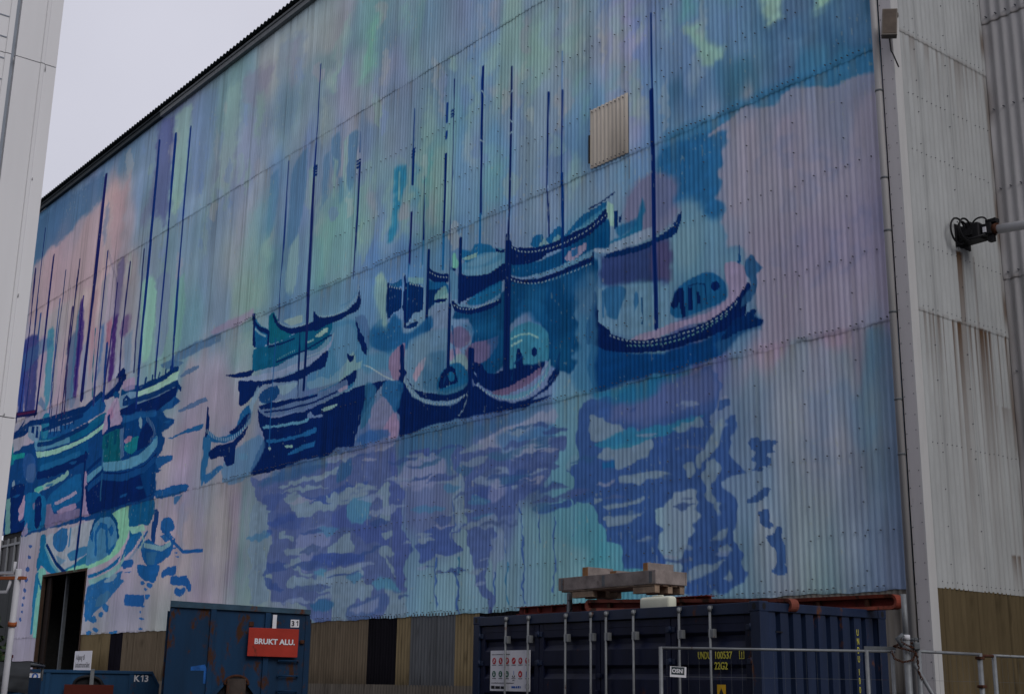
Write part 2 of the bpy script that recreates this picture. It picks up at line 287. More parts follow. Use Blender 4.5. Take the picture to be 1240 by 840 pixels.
# ------------------------------------------------------------------ the painted wall
OPS = """S414171 63 24 28 0;3417,2321 3275,2314 3240,2092 3238,2006 3262,1860 3349,1911 3412,1954 3409,2129
S758a87 63 24 28 0;3251,2306 3112,2319 3096,2148 3111,1917 3158,1857 3213,1913 3231,2124
S5a688d 37 24 28 0;3077,2285 2895,2280 2898,2016 2977,1877 3048,1965
S798c8b 44 24 28 0;2799,2228 2691,2237 2687,1916 2736,1822 2827,1865 2818,2055
S68627c 55 24 28 0;2660,2244 2428,2224 2473,2123 2546,2087 2654,2158
S6a7e7e 59 24 28 0;2553,2137 2492,2130 2499,2009 2526,1941 2558,1998
S536184 33 24 28 0;2404,2268 2235,2260 2237,2035 2301,1881 2378,1967
S6b647d 37 24 28 0;2334,2249 2277,2244 2284,2113 2323,2067
S628a81 63 30 28 0;1829,2122 1783,2119 1788,2005 1814,1927 1861,1937 1850,2029
S658983 59 30 28 0;2050,1995 1995,2036 1999,1975 2026,1951
S6c8786 44 24 28 0;2035,2098 1969,2193 1941,2152 1980,2039 2012,2009
S628481 37 24 28 0;1647,2088 1612,2083 1617,2016 1651,2014
S738887 30 24 28 0;1906,2024 1858,2016 1869,1926 1907,1930
S6a7e83 55 24 28 0;1238,1784 1196,1791 1161,1795 1076,1793 1058,1711 1091,1701 1108,1727 1142,1731 1195,1747
S6c8383 59 24 28 0;1042,1751 988,1783 956,1761 967,1652 1023,1584 1082,1588 1106,1650 1058,1711
S6e8183 59 24 28 0;924,1691 900,1703 864,1681 861,1649 900,1643 930,1671
S7d7a86 52 24 28 0;906,1785 870,1768 876,1709 900,1714
S6a7e7e 55 25 28 0;1303,1766 1277,1765 1267,1580 1288,1559 1303,1664
S798e8b 52 24 28 0;1248,1764 1195,1762 1173,1734 1211,1701 1243,1726
S768d8b 37 24 28 0;753,1674 708,1676 720,1618 748,1587 768,1637
S697e83 44 24 28 0;753,1653 720,1607 726,1557 748,1574
S666080 30 24 28 0;840,1634 768,1637 782,1579 825,1585
S638782 44 24 28 0;875,1562 849,1562 851,1525 869,1523
S5c8380 37 24 28 0;857,1490 825,1489 828,1427 848,1424
S657983 30 24 28 0;1206,1652 1106,1650 1040,1590 1068,1574 1155,1587
S5e7e83 37 24 28 0;1229,1497 1166,1488 1164,1408 1219,1402
S508585 26 24 28 0;768,1500 740,1562 713,1531 719,1461
S6b8383 95 12 15 0;513,1548 488,1541 465,1512 451,1491 429,1466 406,1446 411,1432 430,1436 444,1426 467,1439 485,1477 504,1504
S768c8a 95 12 15 0;297,1536 255,1517 255,1484 250,1459 265,1451 280,1446 289,1473 297,1498
S768f87 95 12 12 0;174,1481 133,1463 139,1441 155,1433 175,1435
S4b7e7e 80 30 20 0;520,1625 496,1614 502,1575 517,1569
S537585 60 30 20 0;415,1579 374,1561 384,1540 407,1542
S6c7981 52 24 28 0;660,1666 622,1670 636,1604 655,1583 663,1615
S3d5b7d 54 7 6 0;2412,1784 2357,1796 2351,1663 2384,1572 2417,1566
S3d5b7d 68 7 6 0;2260,1766 2175,1810 2166,1638 2205,1523 2266,1498 2269,1611
S3d5b7d 63 7 6 0;2021,1792 1972,1798 1962,1685 1978,1649 2012,1701
S3d5b7d 76 7 6 0;1921,1767 1865,1761 1870,1602 1895,1579 1917,1617
S3d5b7d 63 7 6 0;1968,1646 1929,1642 1931,1555 1953,1543
S3d5b7d 54 7 6 0;2066,1746 2027,1755 2031,1598 2067,1567
S697e85 70 8 8 0;2156,1733 2106,1742 2113,1622 2131,1600
S697e85 80 8 8 0;2004,1726 1983,1705 1981,1583 2000,1583
S697e85 80 8 8 0;1949,1757 1926,1766 1914,1584 1936,1609
S697e85 80 8 8 0;1832,1643 1782,1641 1795,1528 1826,1408 1842,1490
S697e85 55 8 8 0;2005,1536 1866,1562 1854,1313 1936,1308 2007,1312 2034,1437
S697e85 70 8 8 0;2244,1492 2194,1521 2189,1382 2223,1322 2266,1373
S697e85 60 8 8 0;1816,1508 1757,1607 1741,1461 1769,1368 1810,1328
S577e83 37 50 28 0;2011,1592 1840,1580 1826,1408 1891,1323 1996,1348
S4c7e83 33 60 28 0;2558,1664 2394,1734 2359,1466 2438,1428 2536,1510
S6a7a80 41 60 28 0;2607,1587 2417,1566 2394,1306 2506,1302 2588,1377
S236082 95 8 5 0;1660,1573 1597,1568 1589,1511 1608,1492 1614,1449 1627,1404 1644,1355 1674,1358 1662,1434 1654,1486
S6a7e80 90 5 2 0;1633,1560 1627,1558 1623,1469 1630,1471
S6a7e81 55 22 28 0;1695,1536 1663,1559 1658,1432 1683,1370 1704,1425
S6a7e81 55 22 28 0;1601,1515 1563,1558 1562,1410 1599,1360 1632,1356 1627,1404
S6a7e81 55 22 28 0;1536,1649 1486,1756 1473,1652 1490,1534 1508,1443 1529,1396 1544,1502
S6a7e81 55 22 28 0;1474,1529 1406,1556 1408,1437 1441,1352 1474,1380 1492,1438
S397882 52 20 28 0;1496,1500 1467,1552 1469,1431 1488,1425
S35698a 44 20 28 0;1563,1558 1540,1575 1538,1403 1564,1435
S596184 37 30 28 0;1766,1545 1713,1542 1709,1377 1751,1363
S435b7d 52 35 28 0;1798,1287 1671,1313 1549,1320 1322,1323 1320,1284 1545,1266 1708,1253
S435b7d 37 40 28 0;2624,1298 2340,1316 1983,1306 1976,1235 2330,1237 2500,1258
S335278 30 20 28 0;2275,1231 2261,1372 2223,1322 2221,1214
S5a7387 30 40 28 0;1343,1476 1249,1481 1250,1317 1336,1323
S527e83 33 35 28 0;1237,1442 1135,1448 1142,1335 1223,1332
S657385 30 50 28 0;1103,1478 990,1484 987,1246 1097,1245
S6a7288 37 50 28 0;1019,1309 756,1310 703,1224 743,1207 897,1217 1017,1202
S6a7983 41 10 22 0;1605,1581 1609,1570 1615,1563 1624,1573 1628,1583 1632,1596 1627,1608 1617,1602 1610,1593
S758b89 40 10 22 0;2571,1832 2577,1807 2580,1773 2592,1786 2601,1822 2600,1857 2600,1898 2588,1887 2579,1867
S6a7983 59 5 22 0;1094,1356 1100,1330 1115,1328 1131,1327 1144,1355 1142,1386 1132,1409 1115,1408 1099,1389
S797586 51 20 22 0;3231,2144 3235,2124 3247,2115 3262,2124 3276,2146 3281,2175 3266,2183 3253,2186 3234,2173
S57678d 48 20 22 0;3541,2251 3544,2237 3550,2229 3561,2233 3570,2251 3573,2272 3567,2288 3555,2285 3545,2270
S7f858b 44 20 22 0;2068,1877 2071,1841 2077,1804 2091,1813 2095,1868 2099,1909 2097,1955 2084,1945 2074,1918
S807e87 45 5 22 0;3642,2229 3651,2178 3681,2167 3712,2197 3731,2238 3750,2291 3727,2317 3697,2315 3670,2279
S606c8f 31 10 22 0;1049,1606 1056,1577 1066,1559 1078,1570 1083,1604 1084,1634 1077,1655 1066,1666 1055,1644
S57678d 44 5 22 0;2900,1670 2903,1652 2912,1640 2926,1647 2934,1668 2933,1687 2928,1702 2917,1706 2904,1691
S6a7983 35 20 22 0;1309,1757 1312,1729 1328,1721 1345,1731 1357,1760 1354,1788 1346,1810 1330,1801 1320,1781
S7f858b 46 20 22 0;2019,1989 2026,1975 2043,1978 2058,1983 2066,2000 2070,2016 2062,2029 2043,2026 2030,2008
S57678d 45 10 22 0;2691,1773 2699,1766 2708,1758 2723,1766 2737,1779 2730,1790 2723,1797 2710,1802 2698,1787
S797586 45 20 22 0;709,1479 711,1438 718,1422 726,1429 732,1463 730,1508 726,1550 718,1532 709,1526
S57678d 32 5 22 0;1805,1605 1809,1578 1823,1574 1838,1576 1846,1605 1848,1632 1839,1647 1825,1646 1815,1628
S797586 41 10 22 0;2494,1844 2503,1820 2518,1815 2536,1817 2551,1846 2546,1873 2536,1886 2522,1895 2504,1877
S57678d 40 10 22 0;1233,1496 1233,1456 1245,1442 1256,1466 1268,1487 1269,1528 1257,1539 1248,1545 1235,1535
S6a7983 53 10 22 0;655,1469 667,1438 678,1402 691,1440 702,1467 699,1502 692,1530 678,1531 662,1517
S606c8f 31 5 22 0;2243,2114 2246,2085 2265,2082 2282,2096 2293,2121 2296,2148 2288,2171 2269,2171 2252,2145
S57678d 55 5 22 0;1956,1531 1969,1523 1986,1517 2009,1528 2028,1543 2024,1558 2008,1562 1989,1558 1969,1547
S606c8f 43 5 22 0;896,1358 899,1337 910,1341 920,1339 926,1358 928,1381 920,1394 910,1394 899,1382
S7f858b 40 20 22 0;470,1416 475,1394 485,1386 494,1396 504,1414 506,1447 497,1471 483,1467 471,1448
S7f858b 30 5 22 0;1995,1992 1995,1959 2009,1949 2025,1959 2036,1991 2041,2029 2032,2059 2013,2062 1995,2032
S6a7983 38 20 22 0;2026,1508 2025,1486 2031,1469 2041,1479 2046,1503 2048,1525 2042,1536 2035,1548 2027,1532
S797586 41 10 22 0;2732,1868 2740,1848 2754,1849 2769,1849 2784,1871 2786,1899 2774,1912 2758,1911 2741,1897
S57678d 46 20 22 0;2917,2035 2916,2008 2927,2010 2936,2011 2942,2034 2945,2055 2943,2079 2932,2070 2924,2055
S797586 48 10 22 0;1041,1736 1050,1709 1061,1702 1074,1705 1083,1735 1082,1770 1074,1789 1060,1805 1051,1768
S7f858b 48 20 22 0;1279,1511 1283,1481 1293,1475 1303,1484 1315,1504 1313,1538 1308,1568 1294,1561 1283,1544
S6a7983 55 5 22 0;1046,1567 1048,1547 1054,1534 1060,1543 1065,1562 1069,1591 1062,1605 1054,1608 1046,1593
S758b89 38 20 22 0;545,1575 549,1543 559,1544 567,1550 576,1569 571,1598 566,1619 559,1615 550,1607
S606c8f 55 5 22 0;1694,1734 1705,1714 1717,1695 1737,1710 1751,1738 1747,1765 1744,1801 1720,1790 1701,1767
S57678d 41 5 22 0;720,1421 718,1376 730,1364 742,1373 752,1406 746,1448 741,1478 729,1493 718,1463
S708285 41 10 22 0;1445,1452 1447,1418 1463,1401 1479,1428 1498,1448 1489,1479 1481,1498 1465,1514 1450,1485
S6a7983 42 20 22 0;2752,1870 2754,1852 2775,1849 2799,1861 2813,1880 2816,1898 2799,1903 2779,1906 2752,1891
S6a7983 45 10 22 0;2546,1557 2553,1548 2561,1542 2576,1543 2586,1560 2586,1575 2574,1579 2563,1585 2550,1573
S6a7983 53 5 22 0;2863,1693 2872,1673 2878,1643 2893,1660 2905,1687 2910,1724 2901,1751 2886,1739 2875,1721
S6a7983 59 10 22 0;3434,2133 3440,2122 3454,2122 3468,2128 3477,2141 3478,2153 3473,2164 3457,2165 3439,2151
S7f858b 40 5 22 0;1478,1533 1484,1509 1497,1501 1509,1516 1520,1534 1520,1559 1510,1570 1499,1571 1487,1559
S6a7983 44 5 22 0;2713,1813 2716,1776 2729,1765 2747,1756 2763,1802 2764,1852 2755,1886 2737,1873 2720,1858
S606c8f 56 20 22 0;2795,2036 2802,2015 2808,2007 2818,1998 2825,2030 2828,2063 2823,2083 2813,2076 2801,2072
S606c8f 48 20 22 0;1514,1376 1527,1356 1541,1351 1556,1357 1568,1378 1577,1412 1563,1434 1541,1429 1526,1406
S606c8f 53 20 22 0;3371,1783 3379,1761 3392,1732 3419,1764 3449,1785 3440,1815 3429,1836 3404,1832 3378,1815
S807e87 32 5 22 0;567,1382 577,1357 584,1336 596,1331 598,1377 597,1408 592,1435 582,1456 575,1418
S606c8f 33 20 22 0;971,1742 971,1694 984,1691 997,1689 1006,1732 1007,1783 994,1794 985,1801 974,1786
S7f858b 33 5 22 0;635,1580 637,1568 646,1565 656,1572 666,1584 665,1599 657,1608 645,1604 637,1592
S606c8f 60 10 22 0;3225,1726 3231,1712 3245,1703 3263,1718 3286,1731 3280,1748 3269,1758 3250,1755 3229,1745
S807e87 40 10 22 0;2784,2174 2783,2159 2797,2158 2812,2166 2823,2181 2821,2194 2815,2205 2800,2200 2788,2187
S708285 33 20 22 0;2863,1635 2869,1617 2892,1621 2911,1624 2932,1642 2927,1661 2913,1669 2894,1670 2879,1654
S6a7983 49 20 22 0;706,1408 711,1393 724,1392 736,1399 746,1413 743,1429 735,1437 723,1440 714,1424
S708285 43 10 22 0;926,1402 937,1391 951,1390 967,1393 982,1410 973,1425 969,1444 950,1436 935,1423
S797586 56 20 22 0;1752,1498 1754,1472 1768,1469 1781,1476 1789,1498 1795,1524 1789,1553 1770,1537 1751,1530
S807e87 55 5 22 0;784,1634 785,1593 792,1565 800,1589 804,1623 806,1664 800,1691 792,1695 787,1668
S7f858b 43 5 22 0;1064,1663 1061,1641 1073,1645 1083,1642 1090,1663 1087,1680 1083,1697 1072,1694 1064,1680
S807e87 49 20 22 0;1187,1652 1195,1645 1205,1640 1217,1651 1233,1661 1230,1674 1223,1685 1206,1673 1189,1667
S708285 58 5 22 0;1743,1790 1748,1761 1755,1721 1771,1757 1786,1783 1788,1829 1775,1849 1761,1859 1745,1834
S606c8f 44 5 22 0;2614,2085 2618,2056 2628,2046 2640,2064 2651,2083 2652,2113 2648,2140 2634,2133 2625,2112
S7f858b 50 5 22 0;1878,1520 1880,1496 1894,1494 1912,1489 1919,1520 1916,1541 1910,1559 1896,1564 1881,1547
S57678d 49 10 22 0;767,1687 773,1667 782,1646 799,1655 810,1688 810,1724 798,1743 783,1729 770,1716
S797586 55 20 22 0;1179,1889 1186,1865 1195,1845 1212,1847 1220,1888 1215,1918 1213,1959 1196,1956 1185,1923
S758b89 43 20 22 0;857,1310 868,1284 878,1267 891,1281 908,1303 903,1343 893,1365 878,1378 860,1356
S758b89 34 20 22 0;2879,1792 2882,1777 2888,1762 2900,1772 2909,1789 2905,1807 2902,1821 2893,1823 2885,1808
S758b89 35 20 22 0;2371,1516 2371,1482 2389,1464 2411,1487 2426,1514 2437,1555 2417,1573 2396,1574 2378,1548
S758b89 48 10 22 0;662,1409 661,1389 671,1380 682,1391 690,1408 686,1426 682,1441 671,1445 662,1427
S807e87 55 10 22 0;919,1482 924,1448 932,1429 941,1442 946,1473 949,1515 942,1546 932,1552 925,1519
S606c8f 31 20 22 0;649,1659 656,1645 663,1630 676,1638 682,1663 680,1682 677,1707 663,1700 654,1681
S758b89 48 20 22 0;3150,1901 3154,1886 3161,1877 3173,1878 3185,1898 3184,1922 3180,1946 3166,1935 3157,1920
S797586 51 20 22 0;719,1577 719,1552 733,1544 749,1556 755,1581 763,1609 748,1620 733,1620 716,1604
S57678d 56 5 22 0;2921,1923 2929,1902 2944,1889 2967,1898 2980,1928 2983,1956 2972,1975 2951,1965 2931,1952
S57678d 58 20 22 0;1309,1666 1313,1644 1321,1631 1331,1631 1341,1659 1343,1700 1334,1723 1322,1711 1309,1705
S797586 31 5 22 0;655,1424 664,1393 674,1384 684,1397 696,1417 698,1462 684,1472 673,1494 659,1470
S7f858b 58 20 22 0;850,1617 854,1596 859,1587 864,1595 868,1611 869,1640 864,1658 859,1670 854,1646
S606c8f 40 20 22 0;1790,1613 1800,1592 1818,1586 1835,1604 1853,1620 1847,1641 1841,1661 1821,1654 1801,1641
S807e87 31 10 22 0;2840,2037 2838,1988 2847,1968 2859,1991 2873,2018 2876,2076 2867,2097 2858,2118 2846,2083
S807e87 47 5 22 0;1128,1599 1137,1580 1147,1576 1160,1572 1169,1599 1171,1631 1161,1649 1148,1637 1135,1630
S807e87 50 10 22 0;1451,1795 1452,1769 1457,1746 1463,1768 1471,1783 1468,1816 1466,1847 1459,1847 1453,1826
S6a7983 46 5 22 0;1837,1655 1844,1646 1850,1639 1859,1640 1866,1655 1862,1669 1859,1680 1851,1686 1841,1673
S6a7983 53 10 22 0;2107,1637 2117,1602 2129,1574 2146,1597 2163,1629 2164,1678 2149,1694 2136,1691 2123,1674
S807e87 33 10 22 0;1251,1865 1257,1837 1264,1808 1275,1832 1282,1860 1283,1896 1279,1933 1267,1914 1254,1907
S797586 51 5 22 0;3069,1650 3072,1616 3089,1610 3107,1615 3120,1647 3123,1680 3115,1706 3097,1696 3077,1687
S7f858b 45 10 22 0;465,1539 470,1518 477,1503 484,1520 491,1536 487,1557 484,1580 475,1585 471,1560
S57678d 48 10 22 0;1415,1746 1417,1733 1421,1719 1429,1726 1431,1745 1434,1762 1430,1777 1423,1774 1416,1764
S6a7983 59 20 22 0;1032,1737 1036,1721 1046,1717 1056,1725 1061,1741 1065,1760 1056,1768 1046,1770 1037,1756
S6a7983 47 20 22 0;2053,1572 2059,1557 2068,1551 2080,1548 2086,1572 2086,1591 2082,1609 2070,1607 2058,1596
S606c8f 56 10 22 0;2710,1893 2712,1870 2724,1856 2740,1873 2757,1893 2755,1921 2746,1936 2730,1947 2711,1923
S807e87 50 5 22 0;1710,1918 1716,1891 1726,1873 1743,1878 1757,1914 1759,1960 1746,1983 1730,1980 1717,1952
S797586 30 5 22 0;671,1519 676,1493 686,1491 698,1489 706,1516 701,1542 695,1558 685,1569 679,1543
S797586 60 10 22 0;1573,1423 1584,1413 1594,1410 1608,1412 1615,1428 1619,1444 1610,1456 1595,1447 1584,1439
S807e87 60 10 22 0;1423,1725 1422,1680 1430,1652 1439,1683 1449,1707 1446,1755 1443,1799 1433,1809 1423,1774
S708285 53 20 22 0;2824,1821 2834,1803 2841,1784 2855,1793 2865,1818 2870,1851 2861,1869 2847,1871 2832,1854
S7f858b 41 5 22 0;3559,1777 3558,1748 3564,1732 3575,1745 3583,1769 3591,1804 3587,1836 3574,1835 3563,1808
S807e87 52 10 22 0;1729,2109 1743,2090 1756,2072 1772,2097 1785,2120 1794,2155 1777,2166 1759,2167 1737,2149
S797586 35 20 22 0;1441,1390 1442,1365 1454,1341 1473,1359 1484,1387 1481,1414 1475,1440 1458,1431 1446,1414
S797586 57 5 22 0;2084,2045 2096,2022 2117,2022 2139,2029 2160,2057 2160,2089 2142,2102 2121,2091 2106,2072
S606c8f 50 20 22 0;3225,1766 3225,1732 3235,1718 3249,1726 3254,1762 3256,1786 3253,1807 3244,1809 3235,1791
S807e87 36 20 22 0;2054,1517 2054,1501 2067,1495 2083,1503 2095,1519 2098,1538 2083,1542 2070,1545 2056,1533
S6a7983 46 10 22 0;2826,1852 2828,1831 2839,1832 2850,1830 2856,1852 2859,1872 2854,1887 2843,1881 2834,1870
S606c8f 31 10 22 0;1724,1859 1728,1818 1751,1825 1773,1821 1782,1863 1786,1901 1771,1915 1754,1916 1737,1896
S758b89 49 10 22 0;1361,1791 1364,1772 1375,1763 1386,1779 1396,1794 1397,1816 1388,1827 1377,1821 1367,1810
S807e87 37 5 22 0;1465,1823 1467,1795 1472,1777 1479,1790 1486,1811 1485,1848 1480,1865 1475,1867 1469,1855
S7f858b 56 5 22 0;1020,1516 1025,1499 1033,1487 1043,1502 1053,1516 1050,1536 1046,1554 1034,1555 1024,1538
S807e87 55 5 22 0;1337,1283 1340,1260 1356,1252 1377,1257 1390,1283 1382,1305 1376,1326 1357,1326 1341,1307
S606c8f 33 10 22 0;915,1722 913,1695 928,1688 941,1707 952,1725 954,1750 941,1756 929,1754 920,1739
S6a7983 51 5 22 0;671,1440 676,1404 685,1393 694,1397 701,1430 699,1469 692,1490 684,1502 674,1482
S57678d 43 10 22 0;3083,1847 3093,1824 3112,1819 3137,1823 3156,1852 3152,1879 3136,1888 3118,1897 3101,1873
S606c8f 49 20 22 0;1258,1874 1262,1861 1267,1854 1273,1860 1279,1873 1279,1892 1275,1906 1267,1899 1262,1889
S807e87 45 20 22 0;744,1579 747,1561 751,1542 758,1547 759,1575 760,1596 757,1616 751,1612 744,1608
S758b89 34 5 22 0;1760,2088 1765,2077 1770,2071 1779,2074 1783,2090 1783,2104 1780,2117 1772,2114 1765,2102
S807e87 32 10 22 0;770,1638 775,1608 784,1594 797,1586 804,1630 808,1680 795,1699 783,1695 774,1674
S797586 33 5 22 0;888,1517 898,1492 913,1483 931,1490 939,1522 935,1545 933,1579 913,1568 900,1547
S7f858b 55 20 22 0;636,1388 638,1366 654,1371 668,1371 673,1392 674,1410 668,1428 653,1416 637,1411
S606c8f 57 10 22 0;975,1341 978,1330 985,1318 995,1330 1001,1343 1001,1356 997,1370 986,1370 978,1355
S57678d 33 5 22 0;1067,1534 1070,1497 1077,1476 1087,1479 1089,1525 1090,1560 1086,1591 1078,1588 1072,1568
S7f858b 42 20 22 0;3563,1745 3566,1728 3585,1723 3604,1740 3619,1752 3630,1770 3608,1771 3592,1772 3577,1760
S797586 52 20 22 0;1091,1615 1091,1574 1109,1570 1123,1593 1138,1614 1133,1645 1124,1662 1110,1683 1094,1653
S758b89 50 10 22 0;1818,1426 1818,1391 1824,1366 1834,1387 1842,1412 1839,1446 1838,1480 1829,1472 1819,1465
S57678d 50 10 22 0;1417,1737 1418,1700 1426,1680 1436,1694 1443,1728 1447,1771 1441,1809 1429,1790 1417,1783
S708285 33 10 22 0;2624,1893 2628,1848 2642,1845 2656,1842 2663,1888 2670,1928 2659,1944 2649,1948 2633,1944
S6a7983 40 5 22 0;3163,2070 3154,2051 3187,2061 3211,2070 3236,2085 3238,2101 3218,2106 3190,2095 3158,2083
S797586 38 10 22 0;1988,2069 1992,2045 1999,2024 2011,2048 2024,2066 2021,2097 2015,2117 2004,2124 1993,2098
S807e87 35 5 22 0;3196,2192 3196,2170 3207,2165 3219,2175 3228,2193 3233,2216 3226,2231 3213,2225 3200,2215
S807e87 50 5 22 0;2813,1775 2811,1754 2832,1750 2855,1761 2868,1782 2883,1808 2863,1820 2836,1815 2811,1797
S506c8d 40 20 20 0;48,1341 51,1334 60,1330 70,1341 82,1349 79,1358 70,1360 60,1359 51,1350
S3b577a 40 20 20 0;132,1395 137,1374 146,1371 154,1376 159,1396 161,1421 153,1431 143,1440 136,1419
S506c8d 40 20 20 0;220,1387 222,1373 236,1368 252,1381 261,1396 258,1408 248,1413 236,1412 225,1400
S506c8d 40 20 20 0;171,1411 173,1393 189,1392 202,1406 217,1420 218,1440 201,1439 188,1444 177,1427
S506c8d 40 20 20 0;180,1407 189,1388 203,1379 219,1393 232,1415 224,1435 215,1446 203,1442 190,1431
S506c8d 40 20 20 0;23,1351 33,1344 41,1336 52,1345 64,1359 58,1373 51,1382 39,1384 27,1370
S324e72 40 20 20 0;266,1407 270,1390 277,1375 286,1388 292,1407 294,1431 284,1438 276,1438 270,1425
S3b577a 40 20 20 0;272,1402 279,1389 286,1380 294,1386 304,1402 300,1424 295,1441 284,1435 275,1425
S3b577a 40 20 20 0;119,1396 121,1379 132,1378 144,1380 150,1400 154,1423 142,1433 130,1433 123,1413
S506c8d 40 20 20 0;31,1344 37,1334 42,1326 50,1331 51,1347 50,1357 47,1364 41,1364 36,1357
S324e72 40 20 20 0;231,1434 230,1421 242,1422 253,1428 260,1440 260,1452 251,1454 242,1451 231,1444
S324e72 40 20 20 0;299,1450 300,1432 308,1425 315,1437 322,1450 320,1468 316,1482 307,1480 300,1469
S324e72 40 20 20 0;184,1402 185,1381 200,1383 214,1386 227,1407 223,1430 211,1440 198,1436 182,1426
S3b577a 40 20 20 0;190,1423 191,1412 199,1406 209,1417 218,1427 215,1439 209,1446 199,1442 190,1434
S506c8d 40 20 20 0;93,1384 95,1365 106,1364 114,1372 123,1386 125,1409 115,1420 104,1414 97,1402
S506c8d 40 20 20 0;290,1420 299,1399 313,1390 329,1405 335,1428 334,1448 325,1458 312,1468 297,1448
S324e72 40 20 20 0;71,1344 74,1332 85,1326 100,1337 105,1352 112,1369 97,1370 84,1372 71,1358
S324e72 40 20 20 0;43,1337 47,1323 54,1317 62,1325 71,1337 65,1353 62,1369 52,1371 44,1356
S324e72 40 20 20 0;134,1363 142,1350 149,1330 158,1350 164,1366 162,1383 159,1406 148,1397 141,1382
S506c8d 40 20 20 0;248,1400 256,1383 267,1373 282,1381 292,1404 291,1430 277,1435 265,1444 256,1421
S506c8d 40 20 20 0;211,1378 217,1369 225,1358 236,1366 240,1383 243,1400 234,1406 224,1403 218,1392
S324e72 40 20 20 0;258,1420 263,1410 272,1410 280,1418 285,1427 290,1440 281,1443 272,1438 262,1434
S506c8d 40 20 20 0;324,1444 325,1427 337,1429 349,1431 353,1449 356,1466 349,1478 336,1471 325,1460
S324e72 40 20 20 0;77,1383 83,1378 91,1376 102,1382 107,1392 112,1404 103,1408 89,1406 82,1393
S3b577a 40 20 20 0;88,1359 95,1354 102,1347 111,1359 120,1367 118,1376 111,1380 101,1380 93,1369
S324e72 40 20 20 0;118,1357 127,1339 139,1338 150,1346 157,1363 161,1388 150,1401 137,1399 128,1380
S7f7487 40 25 25 0;212,1110 219,1074 230,1057 243,1066 254,1098 247,1138 240,1167 228,1167 216,1153
S6f6c8a 40 25 25 0;49,1065 58,1049 72,1037 89,1053 104,1071 99,1091 85,1097 71,1101 58,1086
S76718a 40 25 25 0;326,1133 327,1099 342,1088 356,1106 362,1131 370,1166 356,1184 342,1177 326,1167
S6f6c8a 40 25 25 0;122,839 125,802 135,780 146,793 148,830 149,863 141,880 133,886 127,867
S7f7487 40 25 25 0;258,1191 267,1174 277,1153 290,1173 306,1190 299,1217 291,1236 275,1239 263,1218
S7d7989 40 25 25 0;219,848 225,825 233,818 242,816 247,841 247,869 241,894 231,885 222,878
S76718a 40 25 25 0;85,886 92,873 103,863 119,867 131,886 130,909 115,915 103,913 86,908
S6f6c8a 40 25 25 0;203,941 209,906 218,888 227,900 231,932 234,971 226,999 215,1003 207,978
S6f6c8a 40 25 25 0;96,1013 97,1000 106,999 114,1004 124,1012 124,1030 116,1040 105,1033 98,1024
S76718a 40 25 25 0;43,1062 42,1046 56,1044 71,1048 75,1066 81,1084 70,1093 55,1090 40,1079
S76718a 40 25 25 0;298,1018 300,986 313,975 326,981 335,1010 334,1046 324,1068 312,1056 301,1049
S7f7487 40 25 25 0;115,1000 118,963 131,949 145,958 151,992 149,1027 140,1047 128,1064 122,1028
S7d7989 40 25 25 0;130,882 132,867 140,854 152,857 160,878 156,898 151,918 138,916 127,904
S76718a 40 25 25 0;70,989 78,979 90,978 104,981 116,995 116,1011 105,1022 89,1015 79,1003
S7d7989 40 25 25 0;116,1034 121,1010 133,995 147,1010 154,1033 155,1059 147,1083 132,1072 125,1055
S6f6c8a 40 25 25 0;326,937 330,905 349,896 367,905 376,935 376,964 365,989 348,984 332,968
S6f6c8a 40 25 25 0;276,908 285,885 298,870 313,881 325,903 321,932 314,964 296,955 286,934
S7d7989 40 25 25 0;211,852 214,841 221,829 233,837 241,851 236,863 231,875 221,873 209,867
S7f7487 40 25 25 0;219,1125 222,1107 231,1107 239,1112 243,1126 244,1141 239,1154 230,1151 225,1139
S7d7989 40 25 25 0;241,983 253,964 265,951 282,954 299,979 291,1012 283,1043 264,1024 243,1020
S7f7487 40 25 25 0;196,859 200,833 212,819 226,831 234,854 237,885 223,897 211,898 197,889
S76718a 40 25 25 0;59,925 61,890 75,873 92,887 100,918 100,953 86,966 73,982 57,961
S374d6f 67 25 28 0;4806,2290 4438,2310 3986,2284 3947,2164 4090,2137 4243,2126 4378,2099 4476,2077 4569,2101 4672,2079 4780,2065
S87717f 75 20 15 0;4793,2068 4672,2079 4614,2105 4557,2098 4515,2063 4418,2094 4301,2118 4229,2145 4090,2137 3962,2154 3886,1922 3924,1785 4286,1775 4755,1771
S896d79 52 30 28 0;3831,2138 3730,2156 3651,2187 3688,2051 3680,1868 3737,1819 3810,1902
S3e5176 44 20 28 0;3931,2103 3887,2147 3858,1952 3896,1925
S575575 52 30 28 0;3475,1990 3418,2096 3398,1926 3473,1901 3515,1948
S1d4b77 95 15 12 0;598,1293 524,1291 439,1288 399,1278 400,1242 420,1193 419,1103 442,1088 478,1096 487,1115 509,1140 547,1147 572,1132 607,1119 620,1199 609,1254
S2e5a80 85 15 10 0;583,1322 452,1319 296,1321 154,1320 48,1319 43,1230 83,1235 139,1232 217,1249 299,1261 386,1273 454,1278 583,1292
S776f85 80 5 10 0;31,1244 81,1263 114,1265 147,1262 183,1279 219,1294 243,1298 260,1290 269,1279 290,1272 319,1284 354,1300 376,1297 408,1285 435,1276 452,1272 450,1264 426,1265 404,1259 409,1234 428,1222 427,1199 438,1188 426,1159 435,1140 445,1128 418,1113 419,1092 433,1078 417,1042 413,1016 383,1005 365,979 339,942 348,910 346,873 327,842 340,825 329,796 184,789 32,794
S565e82 38 18 35 0;292,1188 296,1166 302,1157 309,1163 312,1182 311,1206 306,1223 299,1224 294,1211
S565e82 45 18 35 0;240,1179 243,1160 250,1152 258,1158 262,1176 261,1197 255,1211 247,1212 241,1200
S565e82 30 18 35 0;207,1075 210,1051 217,1040 223,1047 226,1067 224,1093 219,1111 213,1114 208,1099
